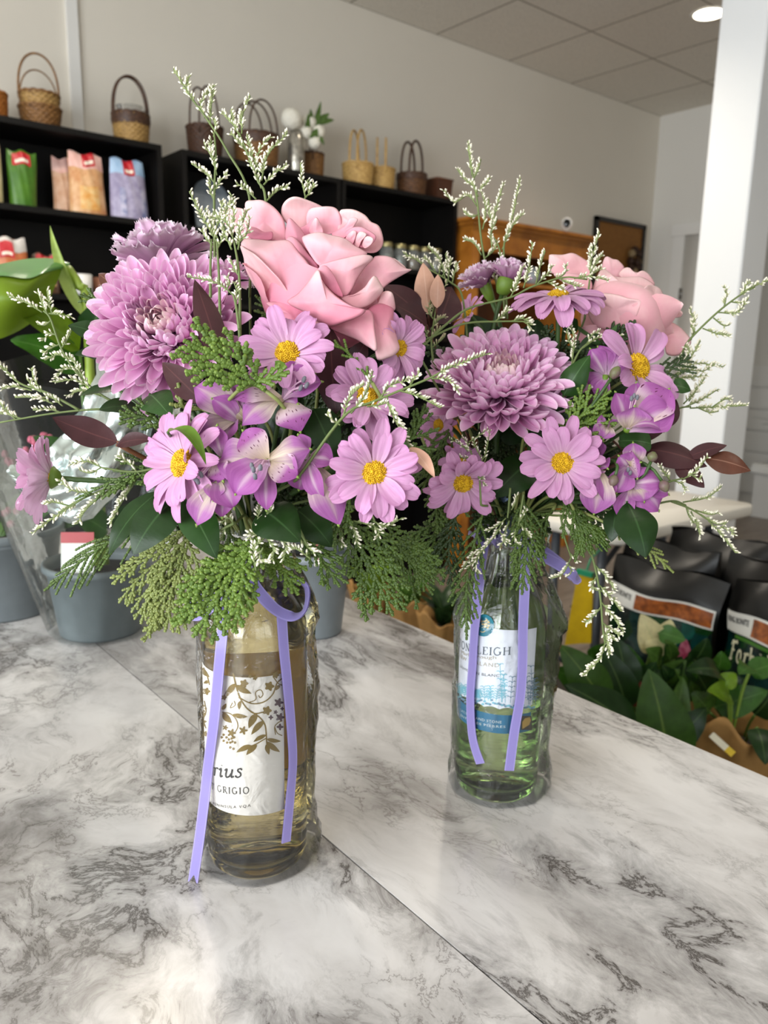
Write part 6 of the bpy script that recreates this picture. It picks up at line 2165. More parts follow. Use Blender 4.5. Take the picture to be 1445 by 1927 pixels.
def cedar(path, d0, d1, wpx, kind, label, B, nr=(0, 0.3, 1), seed=0, nb=15, rscale=1.0, sub=0.30, droop=0.0, stem=True, ang=42, needle=False):
    """flat scaly spray; path: pixel polyline from base to tip"""
    n_ = len(path)
    P = np.array([at(x, y, d0 + (d1 - d0) * k / (n_ - 1)) for k, (x, y) in enumerate(path)])
    S_ = cr(P, 40)
    t = thing('cedar_sprig', label, 'foliage', S_[0], 'green cedar sprigs in the bouquets')
    N0 = facing(*nr)
    W = wpx / FPX * (d0 + d1) / 2
    r = np.random.default_rng(seed)
    T = np.gradient(S_, axis=0); T /= np.linalg.norm(T, axis=1, keepdims=True)
    tot = np.linalg.norm(np.diff(S_, axis=0), axis=1).sum()
    A0, A1, AN = [], [], []
    R0 = []
    rad = 0.00105 * rscale

    def add(p, q, n, rr):
        A0.append(p); A1.append(q); AN.append(n); R0.append(rr)
    for i in range(0, 39, 1):
        add(S_[i], S_[i + 1], N0, rad * 0.95)
    nb2 = max(7, int(nb * 1.25))
    for k in range(nb2):
        u = 0.04 + 0.94 * (k + 0.5) / nb2
        sg = 1 if k % 2 else -1
        i = min(38, int(u * 39))
        p0 = S_[i] + (S_[i + 1] - S_[i]) * (u * 39 - i)
        tt = T[i]
        nn = unit(N0 - tt * (N0 @ tt)); sd = np.cross(nn, tt) * sg
        Lb = W * (math.sin(PI * min(1, u * 0.88 + 0.18)) ** 0.9 * 1.0 + 0.06) * (1 + r.normal(0, 0.18))
        a = math.radians(ang + r.normal(0, 4)) * (1 - 0.35 * u)
        d = unit(tt * math.cos(a) + sd * math.sin(a) + nn * r.normal(0, 0.10))
        ns = max(3, int(Lb / (0.0036 if not needle else 0.003)))
        prev = p0; dd = d.copy()
        for s in range(ns):
            seg = Lb / ns
            dd = unit(dd + tt * 0.05 + np.array([0, 0, -1.0]) * droop * 0.06)
            nx = prev + dd * seg
            add(prev, nx, nn, rad * (1.0 - 0.15 * s / ns))
            if s >= 1 and s < ns - 0:
                sl = Lb * sub * 0.78 * math.sin(PI * (0.25 + 0.72 * s / ns)) * (1 + r.normal(0, 0.2))
                if sl > 0.002:
                    sg2 = 1 if s % 2 else -1
                    s2 = np.cross(nn, dd) * sg2
                    e = unit(dd * 0.80 + s2 * 0.62 + nn * r.normal(0, 0.14))
                    h = prev + e * sl * 0.5
                    add(prev, h, nn, rad * 0.98)
                    add(h, h + unit(e + dd * 0.35) * sl * 0.5, nn, rad * 0.92)
                    if not needle and sl > 0.006:
                        s3 = np.cross(nn, e)
                        for g_ in (1, -1):
                            add(h, h + unit(e * 0.8 + s3 * g_ * 0.6) * sl * 0.32, nn, rad * 0.85)
            prev = nx
    m = MB()
    beadlets(m, A0, A1, AN, np.array(R0), rings=5, sides=5, flat=0.6)
    m.build('frond', CED[kind], t)
    if stem:
        stem_part(t, S_[0], -T[0], B, 0.0012, M_cedst)
    else:
        MB().tube(cr([S_[0] - T[0] * 0.02, S_[0] - T[0] * .01, S_[0]], 6), 0.0011, 6).build('stem', M_cedst, t)
    return t


# ---- statice (sea lavender)
def statice(dep, stems, spikes, label, B, seed=0, size=1.0, dtip=0.0, stem=True, dens=1.0, tone=None):
    """stems: bare polylines; spikes: polylines set with small upright florets"""
    t0 = at(*stems[0][0], dep)
    t = thing('statice_sprig', label, 'flower', t0, 'white statice sprigs')
    r = np.random.default_rng(seed)
    g = MB()
    ymin = min(p[1] for s in spikes for p in s); y0 = stems[0][0][1]
    x0_ = stems[0][0][0]

    def dp(x, y):
        far = math.hypot(x - x0_, y - y0)
        return dep + dtip * min(1.0, far / 220.0)
    for s in stems:
        P = cr([at(x, y, dp(x, y)) for x, y in s], 24)
        g.tube(P, np.linspace(0.00095, 0.0006, 24) * size ** 0.5, 6)
    C, D, L = [], [], []
    for s in spikes:
        n_ = len(s)
        P = cr([at(x, y, dp(x, y)) for x, y in s], 20)
        g.tube(P, np.linspace(0.0006, 0.00035, 20) * size ** 0.5, 5)
        ln = np.linalg.norm(np.diff(P, axis=0), axis=1).sum()
        k = max(6, int(ln / 0.00125 * dens))
        T = np.gradient(P, axis=0); T /= np.linalg.norm(T, axis=1, keepdims=True)
        up = unit(UPV * 0.8 - FWD * 0.5)
        for i in range(k):
            u = 0.14 + 0.86 * (i + r.uniform(0, 0.6)) / k
            f = min(18.99, u * 19); j = int(f)
            p = P[j] + (P[j + 1] - P[j]) * (f - j)
            tt = T[j]
            sd = unit(np.cross(tt, FWD)); sd = sd if (sd @ up) > 0 else -sd
            w = sd * r.choice([1.0, 1.0, 0.75, -0.6]) + (-FWD) * r.uniform(-0.5, 0.8)
            d = unit(tt * 0.75 + w * 0.75 + r.normal(0, 0.15, 3))
            sz = size * (0.0032 if u < 0.85 else 0.0026) * r.uniform(0.8, 1.2)
            C.append(p + d * sz * 0.45); D.append(d); L.append(sz)
    C, D, L = np.array(C), np.array(D), np.array(L)
    for part, mat, prof in (('florets', tone or M_statw, [(0.08, 0.0), (0.15, 0.25), (0.19, 0.55), (0.17, 0.82), (0.05, 1.0)]), ('calyces', M_statc, [(0.06, -0.35), (0.12, -0.1), (0.16, 0.2), (0.18, 0.42)])):
        S1 = np.cross(D, np.array([0.31, 0.77, 0.55])); S1 /= np.linalg.norm(S1, axis=1, keepdims=True)
        S2 = np.cross(D, S1)
        ns = 6
        ang = np.linspace(0, 2 * PI, ns, endpoint=False)
        R_ = np.array([q[0] for q in prof]); Zp = np.array([q[1] for q in prof]) - 0.3
        V = C[:, None, None] + (D[:, None] * Zp[None, :, None] * L[:, None, None])[:, :, None] + L[:, None, None, None] * R_[None, :, None, None] * (S1[:, None, None] * np.cos(ang)[None, None, :, None] + S2[:, None, None] * np.sin(ang)[None, None, :, None])
        nr_ = len(prof)
        i = np.arange(nr_ - 1)[:, None]; j = np.arange(ns)[None]
        F = np.stack([i * ns + j, i * ns + (j + 1) % ns, (i + 1) * ns + (j + 1) % ns, (i + 1) * ns + j], -1).reshape(-1, 4)
        F = (F[None] + (np.arange(len(C)) * nr_ * ns)[:, None, None]).reshape(-1, 4)
        m = MB(); m.add(V.reshape(-1, 3), F)
        m.build(part, mat, t, kind='stuff')
    g.build('stems', M_statg, t)
    if stem:
        P0 = at(*stems[0][0], dep)
        stem_part(t, P0, unit(BINDER(B) - P0), B, 0.0009, M_statg)
    return t


def BINDER(B):
    return B


# ---- leafy twig: leaves given by base, tip and width
def twig(leaves, label, B, name='leaf_sprig', cat='foliage', group='leaf sprigs in the bouquets', root=None, dep=0.5, stemmat=None, rr=0.0016):
    """leaves: (bx,by,tx,ty,w, dbase,dtip, mat, facing, bend, cup, profile)"""
    r0 = at(*root, dep) if root else at(leaves[0][0], leaves[0][1], leaves[0][5])
    t = thing(name, label, cat, r0, group)
    st = MB()
    for k, (bx_, by_, tx, ty, w, d0, d1, mat, nr, bend, cup, pf) in enumerate(leaves):
        b0, t1_ = at(bx_, by_, d0), at(tx, ty, d1)
        P = petal_curve(b0, t1_, w / FPX * (d0 + d1) / 2, facing(*nr), bend, cup, pf, nu=20, nv=11, wave=0.03, seed=int(bx_ + ty))
        o = MB().grid(P).build('leaf', mat, t)
        if np.linalg.norm(b0 - r0) > 1e-4:
            st.tube(cr([r0, (r0 + b0) / 2 + FWD * 0.004, b0], 8), rr * 0.6, 6)
    if st.n:
        st.build('leaf_stalk', stemmat or M_stem, t)
    stem_part(t, r0, unit(B - r0), B, rr, stemmat)
    return t

# ================================================================== NEAR BOUQUET (on the gold wine bottle)
cv1 = lambda x, y: (400 + x / 3.6125, 340 + y / 3.6125)
rose = thing('rose', 'large open pink rose at the top of the near bouquet', 'flower', at(600, 560, 0.5), 'pink roses')
D1 = 0.497
RP = [  # outline in the photo's close-up, dz mm toward the lens; drawn from the back to the front
    ([(70, 200, -34), (210, 195, -30), (260, 300, -28), (230, 380, -28), (90, 300, -32)], M_rose2, 3, 1.0, (240, 400)),
    ([(470, 190, -26), (500, 135, -24), (560, 110, -22), (650, 135, -24), (745, 178, -26), (820, 240, -28), (800, 330, -24), (700, 350, -22), (560, 330, -20), (480, 260, -24)], M_rose2, -4, 2.0, (640, 480)),
    ([(655, 200, -24), (740, 178, -22), (830, 185, -22), (868, 240, -20), (870, 330, -16), (790, 365, -14), (690, 350, -16), (640, 290, -20)], M_rose, -3, 1.5, (760, 480)),
    ([(590, 330, -22), (640, 300, -21), (700, 250, -18), (730, 290, -17), (750, 360, -14), (680, 390, -12), (610, 370, -16)], M_rose_in, 2, 0.5, (690, 450)),
    ([(655, 340, -16), (700, 255, -14), (735, 300, -13), (750, 355, -11), (700, 375, -10)], M_rose, 2, 0.5, (700, 450)),
    ([(862, 250, -22), (868, 205, -20), (905, 195, -19), (965, 200, -18), (1035, 235, -18), (1075, 280, -18), (1130, 310, -18), (1158, 390, -16), (1150, 450, -12), (1100, 490, -8), (1000, 480, -6), (880, 440, -8), (850, 350, -14)], M_rose2, -7, 2.0, (960, 560)),
    ([(810, 365, -14), (860, 330, -15), (905, 300, -16), (940, 255, -15), (985, 262, -15), (960, 310, -13), (920, 370, -10), (860, 400, -9)], M_rose, 2, 0.5, (880, 450)),
    ([(880, 390, -14), (930, 330, -13), (1000, 315, -12), (1060, 340, -11), (1110, 380, -9), (1085, 430, -6), (1020, 455, -4), (940, 430, -8)], M_rose_in, 3, 0.8, (980, 520)),
    ([(900, 400, -12), (945, 345, -11), (975, 350, -10), (965, 400, -7), (940, 440, -5)], M_rose, 2, 0.5, (940, 500)),
    ([(960, 410, -9), (1000, 350, -10), (1045, 365, -8), (1010, 410, -5), (985, 460, -3)], M_rose2, 2, 0.5, (980, 500)),
    ([(1015, 420, -7), (1050, 380, -7), (1090, 395, -6), (1080, 430, -4), (1035, 460, -2)], M_rose2, 2, 0.5, (1010, 500)),
    ([(205, 400, -22), (225, 250, -26), (225, 150, -27), (280, 135, -26), (345, 137, -25), (420, 185, -24), (475, 255, -21), (497, 330, -17), (495, 410, -14), (400, 405, -12), (300, 395, -13)], M_rose, -5, 2.0, (400, 560)),
    ([(250, 385, -14), (235, 320, -15), (290, 320, -15), (350, 350, -14), (405, 350, -13), (400, 400, -11), (320, 400, -12)], M_rose_in, 2, 0.5, (360, 470)),
    ([(495, 380, -13), (505, 300, -14), (520, 255, -15), (560, 285, -14), (620, 360, -12), (660, 480, -6), (730, 575, -2), (690, 640, -2), (590, 560, -4), (520, 440, -8)], M_rose_in, 1, 0.8, (640, 700)),
    ([(500, 420, -9), (530, 380, -10), (580, 410, -8), (650, 500, -4), (720, 590, 0), (690, 650, 2), (640, 700, 2), (540, 600, -2)], M_rose_in, 2, 0.8, (640, 720)),
    ([(195, 440, -14), (220, 400, -15), (300, 400, -12), (400, 410, -9), (520, 408, -6), (580, 480, -1), (650, 560, 3), (683, 640, 6), (620, 720, 7), (540, 790, 6), (440, 700, 3), (330, 580, -2), (250, 480, -8)], M_rose, 6, 2.5, (560, 900)),
    ([(190, 445, -14), (212, 520, -14), (225, 600, -14), (270, 690, -12), (330, 770, -8), (400, 818, -3), (470, 820, 2), (530, 800, 7), (470, 690, 8), (400, 610, 6), (300, 510, 0), (230, 465, -8)], M_rose2, 4, 1.5, (520, 880)),
    ([(610, 400, -2), (640, 370, -3), (720, 352, -5), (800, 370, -6), (900, 395, -6), (960, 440, -4), (1030, 480, -1), (1040, 505, 2), (900, 530, 7), (800, 555, 9), (730, 578, 9), (670, 510, 5)], M_rose, 6, 2.0, (760, 800)),
    ([(930, 780, 6), (1000, 640, 0), (1085, 540, -5), (1110, 515, -7), (1170, 512, -8), (1225, 528, -10), (1270, 570, -11), (1320, 600, -13), (1350, 606, -14), (1290, 640, -10), (1200, 695, -5), (1120, 760, 2), (1020, 800, 5)], M_rose, 4, 2.0, (930, 820)),
    ([(1225, 530, -14), (1250, 540, -15), (1310, 590, -16), (1290, 600, -14), (1250, 570, -13)], M_rose2, 1, 0.5, (1230, 620)),
    ([(725, 580, 9), (800, 552, 9), (900, 528, 8), (1030, 505, 4), (1088, 525, 2), (1040, 580, 4), (985, 660, 8), (940, 750, 12), (890, 790, 14), (840, 720, 14), (790, 640, 13)], M_rose, 3, 2.0, (860, 860)),
    ([(720, 600, 12), (770, 580, 11), (820, 640, 13), (860, 720, 15), (885, 790, 17), (820, 760, 15), (750, 680, 13)], M_rose_in, 1, 0.4, (860, 850)),
    ([(1080, 890, 6), (1120, 840, 5), (1160, 760, 2), (1215, 760, 1), (1235, 820, 0), (1235, 880, 0), (1170, 870, 3)], M_rose2, 3, 1.5, (1120, 900)),
    ([(1040, 900, 8), (1080, 850, 8), (1160, 835, 6), (1225, 865, 3), (1230, 960, 2), (1255, 1080, 0), (1268, 1140, -1), (1240, 1180, 0), (1190, 1205, 2), (1120, 1215, 5), (1100, 1100, 9), (1080, 980, 9)], M_rose, 6, 2.5, (1100, 860)),
    ([(800, 1000, 8), (860, 960, 11), (960, 915, 13), (1040, 880, 13), (1085, 900, 12), (1100, 1000, 12), (1115, 1150, 9), (1060, 1130, 9), (980, 1080, 8), (880, 1040, 7)], M_rose, 5, 2.0, (900, 900)),
    ([(870, 800, 16), (950, 780, 14), (1030, 730, 11), (1075, 670, 8), (1105, 650, 6), (1140, 700, 5), (1158, 745, 5), (1110, 810, 8), (1040, 858, 12), (960, 865, 16)], M_rose2, 5, 3.0, (930, 880)),
    ([(365, 835, -4), (430, 825, 0), (510, 830, 6), (600, 880, 12), (670, 915, 15), (668, 960, 14), (640, 1010, 11), (590, 1018, 8), (530, 985, 4), (450, 900, 0)], M_rose_in, 4, 2.0, (640, 860)),
    ([(510, 828, 9), (580, 770, 12), (650, 690, 14), (715, 605, 15), (740, 680, 17), (810, 760, 20), (880, 815, 23), (960, 860, 25), (1040, 882, 24), (990, 925, 24), (900, 960, 22), (800, 990, 19), (720, 960, 18), (640, 900, 15)], M_rose, 8, 3.5, (760, 1010)),
    ([(680, 930, 12), (740, 940, 14), (785, 945, 14), (770, 965, 14), (790, 1010, 12), (750, 1045, 10), (690, 1020, 10)], M_rose2, 3, 1.0, (740, 900)),
    ([(665, 1010, 5), (720, 1045, 7), (800, 1040, 7), (860, 1070, 4), (850, 1110, 1), (760, 1080, 2), (690, 1060, 2)], M_rose_in, 3, 1.0, (760, 980)),
]
for k, (pts, mat, bu, cu, bs) in enumerate(RP):
    rose_petal(rose, pts, D1, cv1, mat, bu, cu, bs, seed=k)
# the bud body behind and under the outer petals
ax_ = facing(0.25, 0.85, 0.45)
a_, b_ = frame(ax_)
cR = at(610, 545, D1 + 0.022)
m = MB(); G = []
for s in np.linspace(0, 1, 14):
    rr = 0.040 * math.sin(PI * (0.03 + 0.80 * s)) ** 0.8
    ang = np.linspace(0, 2 * PI, 36, endpoint=False)
    G.append(cR[None] + ax_[None] * (-0.045 + 0.062 * s) + (rr * (1 + 0.03 * np.sin(5 * ang)))[:, None] * (a_[None] * np.cos(ang)[:, None] + b_[None] * np.sin(ang)[:, None]))
m.grid(np.array(G), closed_v=True)
m.build('bud_body', M_rose_in, rose)
for k in range(9):      # back petals, out of this view
    az = PI * (0.12 + 0.76 * k / 8)
    bd = unit(a_ * math.cos(az) + (FWD - ax_ * (FWD @ ax_)) * math.sin(az))
    P = petal_curve(cR - ax_ * 0.036 + bd * 0.012, cR + ax_ * (0.012 + 0.006 * (k % 2)) + bd * (0.046 + 0.003 * (k % 3)), 0.042, ax_ - bd * 0.2, -0.12, 0.35, 'obov', nu=14, nv=11, wave=0.05, seed=k, tipcurl=0.12)
    MB().grid(P).build('petal', M_rose, rose)
m = MB()
for k in range(5):
    az = k * 2 * PI / 5
    bd = a_ * math.cos(az) + b_ * math.sin(az)
    leaf(m, cR - ax_ * 0.047, cR - ax_ * 0.050 + bd * 0.038, 0.009, ax_, -0.1, 0.2, 'lance')
m.build('sepals', lf_green, rose)
stem_part(rose, cR - ax_ * 0.046, -ax_, BIND1, 0.0032)

mum(303, 606, 0.505, 152, (-0.06, 0.20, 0.97), 'full lilac pink chrysanthemum at the left of the near bouquet', BIND1, 3)
carnation(292, 470, 0.575, 88, (-0.25, 0.95, 0.12), 'dusky mauve carnation above the near chrysanthemum', BIND1, 4, N=36)
carnation(432, 510, 0.560, 46, (0.3, 0.9, 0.2), 'small magenta mauve carnation between the near chrysanthemum and the big rose', BIND1, 6, N=22, mat=M_mum)

daisy(541, 664, 0.466, 90, (-0.12, 0.25, 0.95), 'daisy just below the big pink rose', BIND1, 1)
daisy(342, 872, 0.452, 104, (-0.62, 0.14, 0.77), 'daisy turned to the left with a curled green leaf over its disc', BIND1, 2, droop=4)
daisy(705, 890, 0.438, 90, (0.10, -0.06, 0.98), 'fully open daisy facing forward at the lower right of the near bouquet', BIND1, 3)
daisy(690, 748, 0.478, 84, (0.40, 0.25, 0.85), 'daisy half hidden behind white statice below the big rose', BIND1, 4)
daisy(92, 898, 0.520, 92, (-0.98, 0.10, 0.12), 'pale daisy seen from the side at the far left', BIND1, 5, mat=M_daisy_b, droop=-6, disc=0.15)
daisy(752, 655, 0.505, 62, (0.55, -0.10, 0.75), 'small pink daisy at the right edge of the big rose', BIND1, 6)

F_, P_, O_ = 'f', 'p', 'o'
lily(503, 868, 0.438, [
    (455, 808, 64, 6, F_, (0.1, 0.0, 1), 0.10, 0.25), (560, 897, 62, 8, F_, (0, 0.2, 1), 0.12, 0.2), (585, 842, 74, 4, P_, (0.0, 0.4, 1), 0.14, -0.25),
    (405, 868, 84, 0, P_, (-0.1, 0.2, 1), 0.10, 0.2), (440, 930, 82, 8, O_, (-0.1, 0.4, 1), 0.14, 0.35), (500, 965, 44, 2, O_, (0, 0.2, 1), 0.10, 0.2)],
    'open lilac lily like flower facing forward in the middle of the near bouquet', BIND1, [(477, 884, 16), (490, 880, 18), (480, 897, 17), (474, 877, 15)], 1)
lily(532, 752, 0.462, [
    (432, 742, 56, 8, F_, (0.1, 0.5, 0.9), 0.12, 0.3), (566, 812, 72, 10, F_, (0.0, 0.5, 0.8), 0.16, -0.2), (450, 800, 66, 12, P_, (0, 0.6, 0.8), 0.16, -0.25),
    (606, 715, 74, 4, O_, (-0.8, 0.1, 0.7), 0.1, 0.5), (580, 690, 72, -6, O_, (0, -0.3, 1), 0.05, 0.5), (560, 760, 40, 4, O_, (0, 0, 1), 0.1, 0.2)],
    'lilac lily like flower opening leftward below the daisy under the rose', BIND1, [(572, 714, 12), (577, 725, 12), (566, 730, 10)], 2)
lily(452, 790, 0.462, [
    (362, 722, 70, 4, P_, (-0.2, 0.4, 1), 0.12, 0.15), (398, 748, 50, 8, O_, (0.2, 0.4, 1), 0.14, 0.2), (420, 838, 56, 14, O_, (-0.4, 0.1, 1), 0.12, 0.3), (372, 830, 58, 8, P_, (-0.7, 0.1, 0.8), 0.18, 0.3), (425, 700, 50, 0, O_, (0, 0.2, 1), 0.05, 0.2)],
    'lilac lily like flower with a cream streaked petal beside the bright cedar sprig', BIND1, [], 3)
lily(420, 862, 0.446, [
    (406, 800, 50, 8, O_, (-0.3, 0.1, 1), 0.1, 0.2), (418, 905, 52, 12, F_, (-0.4, 0.1, 1), 0.12, 0.2), (385, 915, 50, 6, O_, (-0.4, 0.2, 1), 0.1, 0.2), (440, 925, 46, 8, O_, (0, 0.2, 1), 0.1, 0.2)],
    'narrow petalled lilac lily like flower between the leftward daisy and the open one', BIND1, [(366, 900, 12), (372, 906, 12), (378, 893, 12)], 4)
lily(415, 905, 0.440, [
    (366, 990, 58, 6, P_, (-0.2, 0.2, 1), 0.12, 0.25), (418, 975, 44, 6, O_, (0.2, 0.2, 1), 0.10, 0.3), (440, 955, 66, 10, O_, (0.1, 0.4, 1), 0.14, 0.35), (400, 940, 40, 10, P_, (0, 0.2, 1), 0.1, 0.2)],
    'drooping lilac lily like flower hanging lowest at the left of the group', BIND1, [], 5)
lily(580, 862, 0.446, [
    (640, 990, 76, 6, P_, (0.2, 0.3, 1), 0.14, -0.2), (606, 945, 42, 10, O_, (-0.4, 0.2, 1), 0.14, 0.2), (628, 868, 56, 4, O_, (0.3, 0.4, 0.9), 0.12, 0.3), (560, 815, 40, 0, O_, (0, 0.2, 1), 0.06, 0.2), (560, 925, 60, -2, O_, (0, 0.2, 1), 0.1, 0.3)],
    'lilac lily like flower with a long pale petal hanging left of the open daisy', BIND1, [], 6)

# leaves
U = (0, 0.3, 1)
twig([(282, 742, 322, 785, 66, 0.50, 0.47, lf_green, (0.1, 0.3, 1), 0.08, -0.1, 'ovate'), (262, 770, 185, 772, 56, 0.51, 0.50, lf_deep, (-0.2, 0.7, 0.7), 0.1, 0.1, 'leaf'), (225, 735, 150, 745, 40, 0.53, 0.53, lf_deep, (0, 0.8, 0.6), 0.1, 0.1, 'leaf')],
     'broad glossy green leaves just under the near chrysanthemum', BIND1, root=(290, 790), dep=0.52)
twig([(300, 925, 205, 1046, 66, 0.47, 0.46, lf_deep, (-0.5, 0.35, 0.8), 0.10, 0.05, 'leaf'), (335, 935, 250, 1045, 88, 0.465, 0.45, lf_deep, (-0.15, 0.35, 0.95), 0.12, -0.1, 'leaf'), (345, 935, 408, 1052, 70, 0.46, 0.45, lf_green, (0.2, 0.35, 0.95), 0.12, -0.1, 'leaf')],
     'three pointed dark green leaves hanging under the leftward daisy', BIND1, root=(350, 915), dep=0.48)
twig([(492, 958, 565, 1020, 92, 0.455, 0.44, lf_deep, (0.0, 0.5, 0.9), 0.12, -0.15, 'ovate'), (560, 960, 625, 1030, 72, 0.46, 0.46, lf_deep, (0.2, 0.5, 0.9), 0.1, 0.0, 'ovate')],
     'two broad dark leaves below the open lilac flower', BIND1, root=(510, 945), dep=0.47)
twig([(590, 770, 632, 870, 70, 0.475, 0.47, lf_deep, (0.1, 0.3, 1), 0.1, 0.0, 'ovate'), (545, 800, 605, 835, 50, 0.48, 0.48, lf_deep, (0.0, 0.3, 1), 0.1, 0.0, 'ovate'), (500, 690, 545, 715, 44, 0.462, 0.458, lf_lime, (0.1, 0.3, 1), 0.1, 0.1, 'leaf')],
     'dark green leaves in the shadow right of the lilac flowers', BIND1, root=(570, 800), dep=0.50)
twig([(316, 814, 388, 876, 30, 0.443, 0.425, lf_lime, (0.4, 0.7, 0.7), 0.25, 0.5, 'leaf')],
     'curled bright green leaf crossing the disc of the leftward daisy', BIND1, root=(320, 830), dep=0.47)
twig([(205, 640, 128, 612, 46, 0.54, 0.54, lf_deep, (-0.2, 0.5, 0.8), 0.1, 0.1, 'ovate'), (200, 670, 140, 668, 40, 0.54, 0.53, lf_deep, (-0.2, 0.5, 0.8), 0.1, 0.1, 'ovate')],
     'dark green leaves peeking out left of the near chrysanthemum', BIND1, root=(230, 670), dep=0.55)
twig([(418, 690, 366, 526, 52, 0.462, 0.466, lf_mar, (0.35, 0.1, 0.95), 0.06, -0.1, 'leaf'), (385, 760, 305, 682, 50, 0.462, 0.47, lf_mar, (0.3, -0.2, 0.95), 0.08, 0.05, 'leaf')],
     'upright maroon leaf over the right side of the near chrysanthemum', BIND1, root=(420, 740), dep=0.48)
twig([(222, 832, 98, 785, 58, 0.478, 0.468, lf_mar, (0.1, 0.3, 1), -0.08, 0.1, 'leaf'), (220, 838, 290, 828, 34, 0.478, 0.47, lf_mar, (0, 0.5, 0.9), 0.1, 0.2, 'leaf')],
     'long maroon leaf pointing left above the pale side facing daisy', BIND1, root=(222, 835), dep=0.48, stemmat=plain('twig_rust', '#6b3f24', 0.6))
twig([(632, 780, 622, 615, 62, 0.488, 0.490, lf_mar, (-0.2, 0.1, 1), 0.05, 0.05, 'leaf'), (655, 700, 690, 640, 40, 0.50, 0.50, lf_mar, (0.2, 0.1, 1), 0.05, 0.05, 'leaf')],
     'dark maroon leaf standing in the gap under the big rose', BIND1, root=(632, 790), dep=0.50)
twig([(240, 560, 185, 515, 36, 0.555, 0.56, lf_cop, (-0.3, 0.4, 0.8), 0.08, 0.1, 'leaf')], 'coppery leaf behind the left shoulder of the near chrysanthemum', BIND1, root=(260, 580), dep=0.56)
twig([(770, 842, 818, 900, 28, 0.445, 0.435, lf_cops, (0.3, 0.3, 0.9), 0.1, 0.3, 'leaf')], 'small tan copper leaf beside the fully open daisy', BIND1, root=(765, 835), dep=0.46)

# cedar
cedar([(500, 735), (430, 690), (345, 640)], 0.448, 0.432, 98, 'bright', 'bright green cedar tip lying over the maroon leaf and chrysanthemum', BIND1, (0.1, 0.3, 1), 1, nb=9, rscale=1.75, sub=0.42)
cedar([(470, 725), (505, 712), (545, 700)], 0.448, 0.44, 34, 'bright', 'small bright cedar tip under the daisy below the rose', BIND1, (0.1, 0.3, 1), 2, nb=7, rscale=1.5, sub=0.4)
cedar([(500, 1000), (440, 1080), (362, 1200)], 0.462, 0.438, 124, 'bright', 'bright green cedar spray hanging in front of the near bottle', BIND1, (0.1, 0.35, 1), 3, nb=13, rscale=1.5, sub=0.36, droop=0.4)
cedar([(480, 1010), (520, 1055), (562, 1120)], 0.480, 0.470, 52, 'bright', 'green cedar spray hanging over the ribbon loop of the near bottle', BIND1, (0.1, 0.35, 1), 4, nb=12, rscale=1.4, sub=0.34, droop=0.4)
cedar([(365, 985), (300, 1055), (265, 1175)], 0.490, 0.470, 116, 'pale', 'pale yellowish cedar spray drooping over the near grey pot', BIND1, (-0.1, 0.45, 0.9), 5, nb=14, rscale=1.15, sub=0.34, droop=0.7)
cedar([(360, 1000), (335, 1090), (310, 1190)], 0.480, 0.462, 90, 'pale', 'yellow green cedar spray hanging left of the near bottle', BIND1, (0.1, 0.4, 0.9), 6, nb=13, rscale=1.15, sub=0.34, droop=0.7)
cedar([(290, 985), (190, 1030), (82, 1112)], 0.500, 0.478, 80, 'mid', 'feathery cedar spray reaching far left over the pots', BIND1, (-0.1, 0.6, 0.8), 7, nb=18, rscale=1.15, sub=0.10, droop=1.3)
cedar([(430, 985), (430, 1060), (405, 1150)], 0.470, 0.455, 76, 'mid', 'green cedar spray hanging straight down before the near bottle neck', BIND1, (0, 0.35, 1), 19, nb=12, rscale=1.35, sub=0.36, droop=0.4)
cedar([(560, 1000), (600, 1045), (640, 1105)], 0.485, 0.475, 60, 'mid', 'cedar spray right of the near bottle neck', BIND1, (0.1, 0.35, 1), 8, nb=10, rscale=1.2, sub=0.34, droop=0.4)
cedar([(640, 960), (690, 1050), (740, 1160)], 0.505, 0.495, 100, 'mid', 'broad cedar spray hanging between the two bottles', BIND1, (0.0, 0.3, 1), 9, nb=13, rscale=1.3, sub=0.34, droop=0.4)
cedar([(690, 970), (760, 1040), (815, 1120)], 0.520, 0.520, 84, 'mid', 'cedar spray hanging at the right end of the near bouquet', BIND1, (0.1, 0.3, 1), 10, nb=12, rscale=1.2, sub=0.34, droop=0.4)
cedar([(690, 905), (640, 960), (600, 1030)], 0.482, 0.475, 66, 'mid', 'cedar spray tucked under the fully open daisy', BIND1, (0.1, 0.3, 1), 11, nb=10, rscale=1.2, sub=0.34)
cedar([(320, 880), (250, 890), (140, 940)], 0.492, 0.485, 60, 'mid', 'cedar spray at left under the long maroon leaf', BIND1, (-0.1, 0.5, 0.9), 12, nb=11, rscale=1.1, sub=0.34)
cedar([(330, 800), (270, 785), (225, 780)], 0.490, 0.483, 42, 'mid', 'small cedar tip above the long maroon leaf', BIND1, (0, 0.4, 1), 13, nb=8, rscale=1.3, sub=0.36)
cedar([(380, 770), (345, 765), (335, 720)], 0.468, 0.462, 30, 'pale', 'tiny pale cedar tip between leaf and cream streaked flower', BIND1, (0, 0.4, 1), 14, nb=6, rscale=1.4, sub=0.36)
cedar([(235, 620), (195, 575), (150, 555)], 0.552, 0.555, 40, 'mid', 'cedar tip sticking out left behind the near chrysanthemum', BIND1, (0, 0.5, 0.9), 15, nb=8, rscale=1.2, sub=0.34)
cedar([(560, 640), (520, 600), (480, 555)], 0.520, 0.522, 36, 'mid', 'dark cedar tip between the near chrysanthemum and the rose', BIND1, (0, 0.3, 1), 16, nb=8, rscale=1.2, sub=0.34)
cedar([(700, 720), (650, 660), (605, 640)], 0.475, 0.468, 22, 'bright', 'thin cedar tip crossing under the rose', BIND1, (0, 0.3, 1), 17, nb=8, rscale=1.1, sub=0.3)
